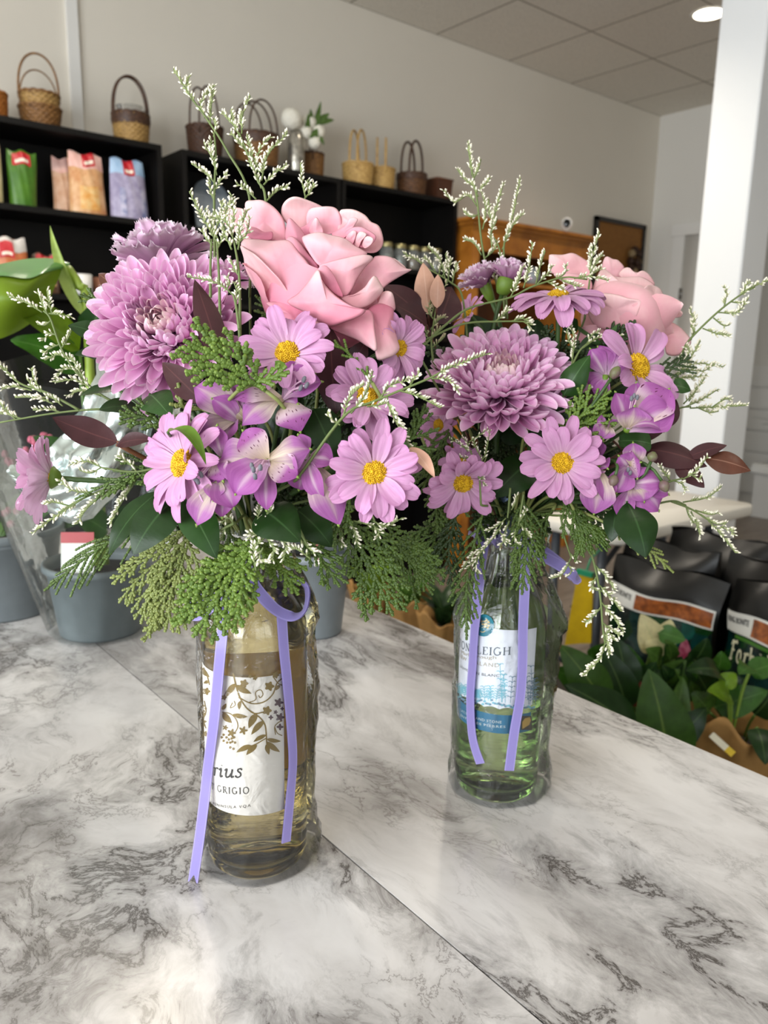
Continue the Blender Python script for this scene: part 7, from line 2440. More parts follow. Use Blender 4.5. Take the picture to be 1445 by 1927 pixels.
cedar([(700, 850), (770, 830), (800, 760)], 0.51, 0.515, 54, 'mid', 'cedar spray filling the gap right of the statice', BIND1, (0, 0.3, 1), 18, nb=10, rscale=1.2, sub=0.34)
# dense inside of the bouquet; shade between flowers put into the dark cedar colour
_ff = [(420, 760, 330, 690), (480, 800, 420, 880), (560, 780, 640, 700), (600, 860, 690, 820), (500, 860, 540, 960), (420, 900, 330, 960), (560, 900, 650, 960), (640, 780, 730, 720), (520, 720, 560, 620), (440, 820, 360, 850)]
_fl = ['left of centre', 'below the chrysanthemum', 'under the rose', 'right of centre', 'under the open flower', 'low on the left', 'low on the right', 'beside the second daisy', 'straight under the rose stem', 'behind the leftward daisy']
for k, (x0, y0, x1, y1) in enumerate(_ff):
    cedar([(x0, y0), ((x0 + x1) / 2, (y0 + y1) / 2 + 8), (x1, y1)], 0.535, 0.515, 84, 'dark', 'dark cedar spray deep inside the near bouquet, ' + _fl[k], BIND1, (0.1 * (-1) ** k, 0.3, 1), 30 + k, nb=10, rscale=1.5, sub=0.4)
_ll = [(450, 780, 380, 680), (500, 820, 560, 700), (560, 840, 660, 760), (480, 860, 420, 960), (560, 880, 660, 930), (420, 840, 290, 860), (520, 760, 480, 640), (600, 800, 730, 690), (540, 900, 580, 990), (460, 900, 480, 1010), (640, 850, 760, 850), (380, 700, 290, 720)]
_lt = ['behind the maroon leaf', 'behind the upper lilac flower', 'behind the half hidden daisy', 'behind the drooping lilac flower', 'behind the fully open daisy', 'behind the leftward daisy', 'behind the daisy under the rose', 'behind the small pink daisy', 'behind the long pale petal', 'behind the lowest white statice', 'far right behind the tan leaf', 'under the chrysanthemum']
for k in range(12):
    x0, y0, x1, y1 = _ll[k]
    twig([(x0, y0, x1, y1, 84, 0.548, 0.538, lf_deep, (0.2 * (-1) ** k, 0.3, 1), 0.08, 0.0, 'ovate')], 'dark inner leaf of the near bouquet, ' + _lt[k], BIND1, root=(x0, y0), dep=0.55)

# statice
statice(0.555, [[(470, 560), (470, 375), (428, 285), (392, 228), (360, 185)], [(405, 560), (403, 400), (404, 340), (406, 290), (403, 250)]],
        [[(362, 188), (342, 155), (326, 130)], [(370, 198), (352, 168), (356, 143)], [(386, 222), (378, 196), (404, 160)], [(395, 235), (398, 195), (402, 166)], [(402, 258), (405, 240), (402, 222)],
         [(408, 330), (400, 300), (384, 270)], [(405, 345), (385, 325), (360, 308)], [(402, 362), (415, 340), (428, 327)], [(404, 300), (396, 282), (398, 262)], [(404, 380), (396, 360), (396, 340)]],
        'tallest white statice sprig leaning left at the top of the near bouquet', BIND1, 1, 1.15)
statice(0.545, [[(500, 560), (500, 380), (485, 340), (468, 295), (450, 250)]],
        [[(452, 258), (440, 235), (434, 208)], [(455, 252), (456, 218), (471, 180)], [(450, 245), (432, 228), (418, 212)], [(478, 300), (455, 275), (434, 250)], [(488, 325), (474, 292), (464, 255)], [(492, 340), (504, 292), (541, 250)], [(496, 348), (515, 328), (540, 310)],
         [(492, 355), (480, 325), (468, 302)], [(500, 380), (520, 360), (542, 350)], [(482, 375), (464, 358), (444, 344)], [(478, 318), (490, 280), (510, 258)]],
        'second tall statice sprig standing behind the big rose', BIND1, 2, 1.15)
statice(0.545, [[(560, 560), (572, 400), (574, 372)]], [[(575, 372), (568, 340), (565, 308)], [(573, 362), (580, 350), (578, 338)], [(575, 372), (586, 358), (590, 346)]], 'short statice tip rising behind the top of the rose', BIND1, 3, 1.1)
statice(0.488, [[(452, 640), (450, 520), (440, 452)], [(414, 600), (412, 520), (408, 455)], [(396, 560), (396, 500), (398, 450)]],
        [[(440, 455), (430, 425), (402, 398)], [(442, 452), (455, 422), (466, 394)], [(438, 442), (440, 405), (434, 364)], [(412, 462), (394, 432), (376, 400), (356, 360)], [(410, 450), (398, 424), (386, 392)], [(430, 432), (424, 400), (442, 374)],
         [(400, 462), (386, 446), (380, 430)], [(445, 460), (464, 440), (470, 408)], [(450, 520), (440, 505), (436, 490)], [(424, 430), (410, 412), (396, 410)], [(405, 432), (418, 402), (416, 378)], [(448, 470), (452, 440), (448, 415)], [(408, 470), (420, 445), (422, 425)], [(436, 470), (428, 452), (420, 440)]],
        'dense statice cluster between the chrysanthemum and the rose', BIND1, 4, 1.1)
statice(0.462, [[(450, 620), (444, 575), (438, 552)]], [[(440, 556), (415, 536), (390, 527), (352, 521)], [(444, 570), (446, 550), (440, 530)], [(425, 545), (432, 532), (428, 520)]], 'statice tip lying across the near chrysanthemum', BIND1, 5, 0.95)
statice(0.545, [[(270, 770), (213, 756), (158, 717), (118, 661), (95, 600), (82, 585)]],
        [[(80, 588), (50, 570), (14, 555)], [(90, 592), (80, 572), (71, 548)], [(92, 590), (112, 592), (134, 596)], [(98, 590), (92, 568), (88, 544)], [(158, 715), (140, 680), (118, 672)], [(116, 655), (126, 640), (135, 622)], [(105, 630), (92, 628), (80, 642)], [(112, 648), (96, 655), (80, 665)], [(125, 670), (105, 668), (84, 678)],
         [(140, 695), (120, 695), (102, 720)], [(180, 735), (140, 715), (105, 720)], [(190, 745), (155, 735), (125, 745)], [(170, 728), (150, 705), (140, 690)], [(95, 604), (84, 612), (70, 610)]],
        'white statice sprig reaching up and left in front of the clear sleeve', BIND1, 6, 1.1)
statice(0.535, [[(260, 772), (185, 770), (100, 778), (0, 795)], [(150, 772), (90, 740), (39, 722), (0, 690)]],
        [[(39, 724), (15, 700), (-5, 685)], [(84, 742), (65, 715), (59, 692)], [(118, 764), (95, 748), (60, 750)], [(60, 735), (30, 728), (4, 732)], [(100, 760), (70, 748), (28, 748)], [(30, 790), (10, 770), (-5, 755)], [(40, 788), (15, 780), (-5, 778)], [(112, 775), (90, 770), (62, 772)], [(78, 738), (64, 730), (50, 712)]],
        'white statice sprig stretching to the left edge of the photo', BIND1, 7, 1.1)
statice(0.488, [[(300, 890), (260, 898), (158, 937), (110, 965)], [(300, 880), (250, 888), (190, 880)]],
        [[(158, 937), (110, 968), (60, 1004)], [(180, 930), (135, 922), (112, 902)], [(210, 918), (165, 955), (145, 986)], [(257, 902), (226, 950), (207, 988)], [(200, 884), (162, 868), (135, 873)], [(265, 895), (240, 870), (224, 858)], [(130, 952), (100, 945), (85, 950)], [(190, 880), (170, 890), (150, 885)], [(255, 905), (235, 930), (225, 945)]],
        'white statice sprig at lower left below the pale side facing daisy', BIND1, 8, 1.05)
statice(0.440, [[(560, 900), (647, 783), (700, 757), (738, 741), (810, 711), (830, 700)]],
        [[(815, 708), (855, 688), (922, 664)], [(812, 712), (842, 715), (863, 736)], [(752, 735), (785, 745), (830, 768)], [(715, 750), (735, 725), (776, 714)], [(728, 747), (738, 780), (772, 842)], [(660, 778), (688, 742), (702, 698)], [(645, 785), (660, 745), (686, 722)], [(770, 728), (780, 712), (790, 700)], [(740, 765), (748, 790), (760, 810)], [(690, 765), (712, 762), (728, 758)], [(640, 800), (625, 790), (615, 778)]],
        'white statice sprig crossing from the near bouquet to the far chrysanthemum', BIND1, 9, 1.0)
statice(0.450, [[(505, 960), (500, 990), (495, 1015)], [(560, 990), (580, 1030)]],
        [[(495, 1012), (486, 980), (489, 950)], [(482, 1075), (478, 1035), (500, 1010)], [(500, 1010), (514, 1030), (513, 1055)], [(500, 1000), (535, 1020), (534, 1055)], [(585, 1052), (562, 1035), (545, 1030)], [(500, 1010), (475, 1005), (468, 1015)], [(498, 990), (510, 965), (500, 945)], [(495, 1030), (488, 1050), (500, 1060)], [(560, 1010), (580, 1030), (592, 1040)]],
        'white statice hanging below the open lilac flower', BIND1, 10, 1.1)
statice(0.455, [[(440, 985), (410, 1000)]], [[(412, 1000), (400, 1015), (392, 1035)], [(425, 990), (418, 1010), (410, 1024)], [(440, 985), (430, 975), (415, 985)]], 'small statice tip beside the three hanging leaves', BIND1, 11, 1.0)
statice(0.480, [[(640, 930), (660, 975)], [(690, 950), (705, 980)]], [[(658, 975), (668, 1005), (674, 1028)], [(702, 980), (725, 990), (758, 974)], [(645, 985), (640, 1010), (645, 1028)], [(700, 985), (712, 1000), (710, 1012)], [(665, 980), (685, 985), (700, 990)]], 'small statice hanging under the fully open daisy', BIND1, 12, 1.0)

# ================================================================== FAR BOUQUET (on the green bottle)
cv2 = lambda x, y: (1000 + x / 4.516, 440 + y / 4.516)
rose = thing('rose', 'pale pink rose seen from behind at the right of the far bouquet', 'flower', at(1180, 580, 0.65), 'pink roses')
D2 = 0.645
RP2 = [
    ([(1165, 640, -22), (1200, 625, -22), (1245, 640, -22), (1282, 670, -22), (1265, 705, -22), (1190, 705, -20)], M_rose2, 2, 1.0, (1160, 680)),
    ([(590, 330, -26), (612, 230, -28), (640, 195, -28), (690, 215, -27), (740, 230, -26), (790, 300, -24), (760, 400, -18), (690, 430, -16), (620, 400, -18)], M_rose, 3, 1.5, (720, 600)),
    ([(740, 350, -20), (785, 295, -24), (830, 290, -25), (860, 318, -25), (900, 330, -24), (940, 315, -25), (985, 335, -25), (1030, 390, -24), (1040, 440, -18), (940, 430, -14), (820, 400, -14)], M_rose2, 3, 2.0, (880, 600)),
    ([(150, 270, -22), (150, 200, -24), (165, 178, -24), (260, 180, -24), (350, 165, -23), (430, 205, -21), (500, 255, -19), (520, 310, -16), (490, 370, -14), (400, 370, -14), (250, 350, -17), (165, 330, -20)], M_rose2, 4, 1.5, (420, 480)),
    ([(190, 345, -16), (300, 335, -12), (420, 350, -9), (500, 390, -6), (510, 470, -4), (420, 470, -6), (300, 430, -10)], M_rose2, 4, 1.0, (480, 520)),
    ([(520, 470, -8), (575, 330, -16), (620, 300, -17), (700, 360, -14), (780, 370, -14), (880, 365, -15), (950, 375, -14), (1040, 430, -12), (1010, 460, -6), (940, 490, 0), (920, 560, 4), (800, 580, 5), (640, 540, 3), (540, 520, -2)], M_rose2, 6, 2.0, (760, 780)),
    ([(912, 595, 8), (930, 500, 8), (980, 440, 4), (1030, 440, -8), (1085, 462, -12), (1120, 520, -13), (1150, 600, -14), (1170, 670, -15), (1195, 735, -16), (1130, 780, -10), (1040, 800, -4), (950, 800, 0), (890, 730, 5)], M_rose2, 7, 2.0, (960, 880)),
    ([(470, 650, 0), (490, 560, -2), (540, 508, 4), (640, 508, 8), (740, 522, 11), (830, 550, 14), (938, 570, 14), (914, 650, 16), (886, 728, 14), (800, 745, 11), (740, 780, 11), (660, 820, 9), (540, 780, 5)], M_rose2, 8, 2.5, (700, 900)),
    ([(1060, 945, -10), (1085, 800, -8), (1130, 785, -11), (1145, 800, -11), (1185, 755, -14), (1240, 780, -15), (1290, 820, -15), (1355, 905, -16), (1330, 970, -14), (1240, 1032, -10), (1150, 1022, -8), (1130, 940, -8)], M_rose2, 6, 3.0, (1090, 900)),
    ([(330, 960, 0), (370, 870, 0), (440, 790, 2), (540, 775, 4), (680, 810, 6), (820, 745, 6), (890, 730, 5), (1000, 800, 0), (1060, 860, -4), (1040, 930, -6), (850, 900, 2), (650, 880, 4), (480, 900, 3)], M_rose2, 5, 1.0, (680, 980)),
]
for k, (pts, mat, bu, cu, bs) in enumerate(RP2):
    rose_petal(rose, pts, D2, cv2, mat, bu, cu, bs, seed=50 + k)
ax_ = facing(0.55, 0.75, -0.35)
a_, b_ = frame(ax_)
cR = at(1180, 590, D2 + 0.018)
m = MB(); G = []
for s in np.linspace(0, 1, 14):
    rr = 0.036 * math.sin(PI * (0.03 + 0.80 * s)) ** 0.8
    ang = np.linspace(0, 2 * PI, 36, endpoint=False)
    G.append(cR[None] + ax_[None] * (-0.042 + 0.056 * s) + (rr * (1 + 0.03 * np.sin(5 * ang)))[:, None] * (a_[None] * np.cos(ang)[:, None] + b_[None] * np.sin(ang)[:, None]))
m.grid(np.array(G), closed_v=True)
m.build('bud_body', M_rose2, rose)
for k in range(8):
    az = PI * (0.12 + 0.76 * k / 7)
    bd = unit(a_ * math.cos(az) + (FWD - ax_ * (FWD @ ax_)) * math.sin(az))
    P = petal_curve(cR - ax_ * 0.034 + bd * 0.012, cR + ax_ * (0.012 + 0.005 * (k % 2)) + bd * (0.038 + 0.003 * (k % 3)), 0.040, ax_ - bd * 0.2, -0.12, 0.35, 'obov', nu=14, nv=11, wave=0.05, seed=k, tipcurl=0.12)
    MB().grid(P).build('petal', M_rose2, rose)
m = MB()
for k in range(5):
    az = k * 2 * PI / 5
    bd = a_ * math.cos(az) + b_ * math.sin(az)
    leaf(m, cR - ax_ * 0.042, cR - ax_ * 0.044 + bd * 0.034, 0.009, ax_, -0.1, 0.2, 'lance')
m.build('sepals', lf_green, rose)
stem_part(rose, cR - ax_ * 0.042, -ax_, BIND2, 0.003)

mum(944, 705, 0.600, 146, (-0.04, 0.66, 0.75), 'full lilac pink chrysanthemum in the middle of the far bouquet', BIND2, 11)
carnation(905, 522, 0.660, 46, (-0.45, 0.85, 0.25), 'small dusky mauve carnation bud leaning left over a green calyx', BIND2, 12, N=24, spread=55)
carnation(958, 512, 0.645, 42, (0.30, 0.95, 0.15), 'small dusky mauve carnation behind a statice spike', BIND2, 13, N=20, spread=50, calyx=1.7)

daisy(1050, 553, 0.610, 96, (-0.10, 0.90, 0.42), 'daisy seen from the side at the top of the far bouquet', BIND2, 21, droop=26, disc=0.20)
daisy(1201, 690, 0.592, 90, (0.50, 0.10, 0.85), 'daisy with two long petals standing up in front of the pale rose', BIND2, 22, npet=(7, 5), disc=0.29)
daisy(1057, 870, 0.565, 80, (-0.10, 0.02, 0.99), 'fully open daisy facing forward low in the far bouquet', BIND2, 23, disc=0.27)
daisy(872, 908, 0.570, 78, (0.10, -0.62, 0.78), 'daisy bent downward under the far chrysanthemum', BIND2, 24)
daisy(826, 800, 0.615, 46, (-0.6, -0.1, 0.75), 'small daisy tucked at the lower left of the far chrysanthemum', BIND2, 25)
daisy(868, 872, 0.60, 48, (0.5, 0.2, 0.8), 'small shaded daisy behind tiny white florets in the far bouquet', BIND2, 26)
daisy(880, 590, 0.640, 44, (-0.7, 0.5, 0.5), 'half closed daisy under the small carnation with the green calyx', BIND2, 27, npet=(7, 5))

lily(1180, 808, 0.566, [
    (1160, 735, 52, 4, O_, (0.2, 0.1, 1), 0.06, 0.2), (1195, 765, 66, 12, P_, (0.1, 0.1, 1), 0.08, 0.2), (1262, 728, 80, 2, F_, (-0.3, 0.1, 1), 0.06, 0.3), (1270, 765, 76, 8, O_, (0.2, 0.3, 1), 0.10, 0.2), (1250, 808, 40, 12, O_, (0.1, 0.7, 0.8), 0.22, 0.3), (1200, 715, 46, -2, O_, (0, 0, 1), 0.05, 0.2)],
    'open lilac lily like flower below the daisy with standing petals', BIND2, [(1193, 745, 8), (1199, 748, 8), (1188, 750, 8)], 11)
lily(1140, 705, 0.590, [
    (1125, 650, 56, 2, O_, (-0.2, 0.2, 1), 0.06, 0.3), (1178, 660, 88, 6, O_, (0.2, 0.2, 1), 0.10, -0.2), (1110, 655, 40, 4, O_, (-0.4, 0.2, 1), 0.06, 0.2), (1170, 645, 40, -4, O_, (0.2, 0.1, 1), 0.05, 0.2), (1108, 730, 50, 0, O_, (-0.2, 0.3, 1), 0.08, 0.2), (1120, 745, 40, 0, O_, (0, 0.3, 1), 0.08, 0.2)],
    'half closed lilac lily like flower right of the far chrysanthemum', BIND2, [], 12, back=(-0.1, -0.9, -0.2))
lily(1182, 880, 0.572, [
    (1192, 832, 46, 4, P_, (0, 0.1, 1), 0.08, 0.2), (1205, 870, 52, 8, F_, (0.2, 0.1, 1), 0.08, 0.2), (1160, 928, 50, 8, O_, (-0.2, 0.1, 1), 0.1, 0.2), (1165, 858, 46, 6, O_, (-0.2, 0.1, 1), 0.08, 0.2), (1200, 900, 50, 8, O_, (0.2, 0.1, 1), 0.08, 0.2)],
    'freckle throated lilac lily like flower above the lowest one of the far bouquet', BIND2, [(1182, 884, 10), (1186, 890, 10)], 13)
lily(1190, 912, 0.570, [
    (1215, 942, 62, 10, P_, (0.1, 0.3, 1), 0.10, 0.2), (1250, 905, 54, 6, O_, (0.2, 0.4, 0.9), 0.10, -0.2), (1245, 962, 76, 4, O_, (0.2, 0.3, 1), 0.10, -0.2), (1202, 980, 54, 0, O_, (0, 0.2, 1), 0.10, 0.2), (1165, 978, 40, 4, O_, (-0.3, 0.2, 1), 0.10, 0.3), (1262, 930, 40, 2, O_, (0.4, 0.2, 0.9), 0.10, 0.2)],
    'lowest lilac lily like flower hanging at the right of the far bouquet', BIND2, [], 14)
lily(1128, 882, 0.568, [
    (1118, 970, 66, 4, P_, (-0.1, 0.2, 1), 0.10, 0.3), (1140, 945, 44, 8, O_, (0.3, 0.2, 1), 0.10, 0.3), (1112, 885, 42, 6, P_, (-0.1, 0.4, 1), 0.16, 0.4), (1143, 880, 40, 8, O_, (0.2, 0.3, 1), 0.16, 0.4)],
    'narrow hanging lilac lily like flower right of the fully open far daisy', BIND2, [], 15)
lily(1110, 842, 0.580, [
    (1086, 820, 40, 0, O_, (0, 0.2, 1), 0.1, 0.3), (1135, 830, 50, 4, O_, (0, 0.3, 1), 0.1, 0.3), (1095, 865, 44, 4, O_, (-0.3, 0.2, 1), 0.1, 0.3), (1130, 862, 44, 6, O_, (0.2, 0.2, 1), 0.1, 0.3), (1090, 800, 36, -4, O_, (0, 0.2, 1), 0.1, 0.3)],
    'crumpled lilac lily like flower upper right of the fully open far daisy', BIND2, [], 16)
lily(1146, 800, 0.572, [
    (1116, 822, 30, 4, P_, (-0.1, 0.4, 1), 0.14, 0.4), (1136, 826, 32, 8, P_, (0.1, 0.3, 1), 0.14, 0.4), (1148, 790, 30, 6, P_, (0.2, 0.3, 1), 0.14, 0.4), (1122, 792, 26, 2, O_, (0, 0.4, 1), 0.1, 0.3)],
    'small whitish lily like flower in the dark gap of the far bouquet', BIND2, [], 17)
# green buds of the lilies
for k, (x, y, x1, y1, lb) in enumerate(((1150, 712, 1165, 690, 'green and purple flower bud above the open far lilac flower'), (1158, 895, 1150, 915, 'green tinged flower bud among the low far lilac flowers'), (1225, 868, 1230, 850, 'round green flower bud beside the dark copper leaves'), (1245, 905, 1255, 925, 'green tipped flower bud on the lowest far lilac flower'))):
    p0, p1 = at(x, y, 0.562), at(x1, y1, 0.56)
    t = thing('flower_bud', lb, 'bud', p0, 'small green flower buds')
    P = np.array([p0 + (p1 - p0) * s for s in np.linspace(0, 1, 9)])
    MB().tube(P, 0.0038 * np.sin(PI * np.linspace(0.12, 0.93, 9)) ** 0.8, 12).build('bud', plain('bud_green', '#5f6e34', 0.5, col2='#6f4f58', vscale=90), t)
    stem_part(t, p0, unit(p0 - p1), BIND2, 0.0012)

# leaves
twig([(1180, 945, 1215, 1050, 84, 0.565, 0.552, lf_deep, (0.1, 0.35, 1), 0.10, -0.15, 'leaf'), (1160, 955, 1150, 1020, 40, 0.575, 0.57, lf_deep, (-0.3, 0.3, 1), 0.10, 0.1, 'leaf')],
     'big dark green leaf hanging at the lower right of the far bouquet', BIND2, root=(1165, 940), dep=0.58)
twig([(1060, 745, 1110, 668, 52, 0.585, 0.58, lf_green, (-0.1, 0.3, 1), 0.14, -0.4, 'ovate'), (1055, 790, 1085, 740, 40, 0.59, 0.59, lf_deep, (0.1, 0.3, 1), 0.1, 0.1, 'ovate')],
     'thick rounded green leaf right of the far chrysanthemum', BIND2, root=(1050, 790), dep=0.60)
twig([(1010, 860, 925, 938, 80, 0.60, 0.585, lf_deep, (-0.2, 0.4, 0.9), 0.1, -0.1, 'leaf'), (985, 830, 940, 790, 60, 0.62, 0.62, lf_deep, (-0.2, 0.4, 0.9), 0.1, 0.0, 'leaf'), (1010, 830, 1030, 800, 50, 0.60, 0.59, lf_deep, (0.1, 0.4, 0.9), 0.1, 0.2, 'leaf')],
     'dark leaf in the gap left of the fully open far daisy', BIND2, root=(1000, 830), dep=0.61)
twig([(1265, 725, 1300, 735, 36, 0.60, 0.60, lf_green, (0.2, 0.4, 0.9), 0.1, 0.1, 'ovate'), (1165, 830, 1225, 835, 40, 0.588, 0.585, lf_green, (0.1, 0.4, 0.9), 0.1, 0.1, 'strap')],
     'short green leaves at the right of the open far lilac flower', BIND2, root=(1180, 850), dep=0.61)
twig([(1090, 660, 1130, 625, 20, 0.60, 0.60, lf_deep, (0, 0.5, 0.8), 0.1, 0.1, 'lance'), (1070, 600, 1050, 575, 44, 0.63, 0.63, lf_deep, (0, 0.3, 0.9), 0.1, 0.1, 'ovate'), (1060, 620, 1085, 600, 44, 0.63, 0.63, lf_deep, (0, 0.3, 0.9), 0.1, 0.1, 'ovate')],
     'dark leaves between the side facing far daisy and the chrysanthemum', BIND2, root=(1060, 650), dep=0.64)
rust = plain('twig_rust2', '#5a3326', 0.6)
twig([(1205, 845, 1330, 878, 62, 0.600, 0.588, lf_mar, (0.1, 0.5, 0.9), 0.10, -0.2, 'leaf'), (1290, 862, 1368, 838, 30, 0.592, 0.588, lf_mar, (0, 0.5, 0.9), 0.08, 0.1, 'leaf'), (1325, 862, 1413, 886, 48, 0.590, 0.58, lf_cop, (0, 0.35, 0.95), 0.10, -0.15, 'leaf'),
      (1270, 870, 1325, 918, 46, 0.590, 0.582, lf_mar, (0.2, 0.3, 0.95), 0.08, -0.1, 'leaf')],
     'brown copper leaves pointing right at the edge of the far bouquet', BIND2, root=(1215, 850), dep=0.605, stemmat=rust)
twig([(1175, 840, 1262, 800, 40, 0.60, 0.60, lf_mar, (0.1, 0.6, 0.8), 0.12, 0.2, 'leaf'), (1235, 810, 1268, 745, 50, 0.605, 0.605, lf_mar, (-0.1, 0.2, 0.95), 0.12, 0.2, 'leaf'), (1100, 770, 1150, 700, 36, 0.605, 0.60, lf_mar, (-0.1, 0.2, 0.95), 0.12, 0.2, 'leaf')],
     'dark maroon leaves behind the open far lilac flower', BIND2, root=(1175, 850), dep=0.61, stemmat=rust)
twig([(806, 590, 796, 494, 44, 0.620, 0.622, lf_cops, (-0.1, 0.1, 1), 0.06, -0.3, 'leaf'), (822, 580, 824, 516, 30, 0.615, 0.612, lf_cops, (0.2, 0.1, 1), 0.05, -0.2, 'leaf'), (800, 600, 722, 536, 50, 0.622, 0.625, lf_mar, (-0.3, 0.3, 0.9), 0.08, 0.1, 'leaf'),
      (803, 612, 745, 575, 48, 0.612, 0.605, lf_mar, (-0.2, 0.4, 0.9), 0.08, 0.05, 'leaf'), (825, 610, 850, 540, 66, 0.622, 0.63, lf_mar, (0.3, 0.1, 0.95), 0.06, 0.05, 'leaf'), (812, 630, 790, 600, 60, 0.63, 0.63, lf_mar, (0, 0.3, 0.95), 0.06, 0.05, 'leaf')],
     'rosette of copper and maroon leaves standing between the two bouquets', BIND2, root=(812, 640), dep=0.635, stemmat=rust)
twig([(905, 900, 925, 870, 40, 0.60, 0.60, plain('leaf_russet', '#6a2f1c', 0.5), (0.2, 0.2, 0.95), 0.05, 0.1, 'leaf')], 'russet leaf glimpsed in the dark gap under the far chrysanthemum', BIND2, root=(900, 920), dep=0.61, stemmat=rust)

# cedar
cedar([(1060, 830), (1100, 775), (1150, 735)], 0.578, 0.565, 48, 'bright', 'bright cedar tip reaching up between the far chrysanthemum and lilac flowers', BIND2, (0, 0.3, 1), 51, nb=9, rscale=1.4, sub=0.38)
cedar([(1040, 790), (1095, 800), (1150, 765)], 0.580, 0.57, 52, 'bright', 'bright cedar tip over the dark gap right of the far chrysanthemum', BIND2, (0, 0.3, 1), 52, nb=9, rscale=1.4, sub=0.38)
cedar([(985, 930), (990, 1020), (982, 1120)], 0.590, 0.580, 66, 'mid', 'cedar spray hanging in the middle over the green bottle', BIND2, (0, 0.3, 1), 53, nb=16, rscale=1.25, sub=0.22, droop=0.8)
cedar([(910, 960), (880, 1080), (878, 1205)], 0.585, 0.570, 58, 'mid', 'long cedar spray hanging down the left side of the green bottle', BIND2, (0, 0.3, 1), 54, nb=18, rscale=1.2, sub=0.18, droop=1.0)
cedar([(860, 960), (845, 1030), (850, 1110)], 0.590, 0.585, 56, 'dark', 'dark cedar spray at the left of the green bottle neck', BIND2, (0, 0.3, 1), 55, nb=14, rscale=1.2, sub=0.25, droop=0.8)
cedar([(1060, 930), (1090, 985), (1150, 1015)], 0.580, 0.575, 64, 'mid', 'cedar spray below the fully open far daisy', BIND2, (0, 0.4, 1), 56, nb=12, rscale=1.15, sub=0.30, droop=0.6)
cedar([(1080, 960), (1095, 1000), (1100, 1040)], 0.578, 0.575, 54, 'mid', 'small cedar spray over the white table right of the green bottle', BIND2, (0, 0.4, 1), 57, nb=10, rscale=1.15, sub=0.30, droop=0.6)
cedar([(1150, 990), (1210, 1025), (1268, 1078)], 0.575, 0.568, 34, 'pale', 'narrow cedar tip pointing down right below the big hanging leaf', BIND2, (0, 0.4, 1), 58, nb=12, rscale=1.15, sub=0.20, droop=1.0)
cedar([(1220, 700), (1265, 690), (1300, 672)], 0.605, 0.605, 40, 'dark', 'dark cedar tip under the pale rose', BIND2, (0, 0.4, 1), 59, nb=9, rscale=1.1, sub=0.25)
cedar([(800, 840), (830, 900), (850, 970)], 0.600, 0.590, 84, 'mid', 'broad cedar spray filling the valley between the two bouquets', BIND2, (0, 0.3, 1), 60, nb=13, rscale=1.25, sub=0.3)
cedar([(850, 800), (825, 860), (790, 930)], 0.605, 0.590, 60, 'mid', 'cedar spray below the left edge of the far chrysanthemum', BIND2, (0, 0.3, 1), 61, nb=12, rscale=1.2, sub=0.3)
cedar([(870, 960), (820, 1010), (770, 1060)], 0.600, 0.590, 84, 'mid', 'cedar spray spreading left from the green bottle', BIND2, (0, 0.3, 1), 62, nb=12, rscale=1.2, sub=0.3, droop=0.4)
cedar([(1040, 960), (1010, 1000), (1015, 1050)], 0.60, 0.59, 50, 'mid', 'cedar tip right beside the green bottle shoulder', BIND2, (0, 0.3, 1), 63, nb=10, rscale=1.2, sub=0.28, droop=0.5)
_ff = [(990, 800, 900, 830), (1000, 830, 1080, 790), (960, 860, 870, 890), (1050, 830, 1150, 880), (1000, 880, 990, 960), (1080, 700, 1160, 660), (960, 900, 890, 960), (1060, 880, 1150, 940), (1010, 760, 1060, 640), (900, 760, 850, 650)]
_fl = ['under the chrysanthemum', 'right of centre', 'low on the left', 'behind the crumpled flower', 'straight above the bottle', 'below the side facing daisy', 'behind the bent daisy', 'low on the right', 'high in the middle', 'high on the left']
for k, (x0, y0, x1, y1) in enumerate(_ff):  # inner cedar again in the dark colour that carries the shade
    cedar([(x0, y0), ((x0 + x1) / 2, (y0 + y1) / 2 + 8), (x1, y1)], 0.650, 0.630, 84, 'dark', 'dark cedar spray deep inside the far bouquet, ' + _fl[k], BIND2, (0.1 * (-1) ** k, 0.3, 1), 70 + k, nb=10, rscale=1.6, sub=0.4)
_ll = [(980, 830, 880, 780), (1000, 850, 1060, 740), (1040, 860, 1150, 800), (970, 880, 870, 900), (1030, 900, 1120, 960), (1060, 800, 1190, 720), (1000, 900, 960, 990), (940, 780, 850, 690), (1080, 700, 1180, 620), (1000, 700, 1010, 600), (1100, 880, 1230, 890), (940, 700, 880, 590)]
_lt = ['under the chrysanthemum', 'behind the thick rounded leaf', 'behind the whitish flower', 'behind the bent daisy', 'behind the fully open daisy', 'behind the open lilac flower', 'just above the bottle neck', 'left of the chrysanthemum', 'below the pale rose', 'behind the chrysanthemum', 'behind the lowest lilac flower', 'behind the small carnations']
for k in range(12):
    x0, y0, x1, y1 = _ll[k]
    twig([(x0, y0, x1, y1, 90, 0.665, 0.655, lf_deep, (0.2 * (-1) ** k, 0.3, 1), 0.08, 0.0, 'ovate')], 'dark inner leaf of the far bouquet, ' + _lt[k], BIND2, root=(x0, y0), dep=0.667)

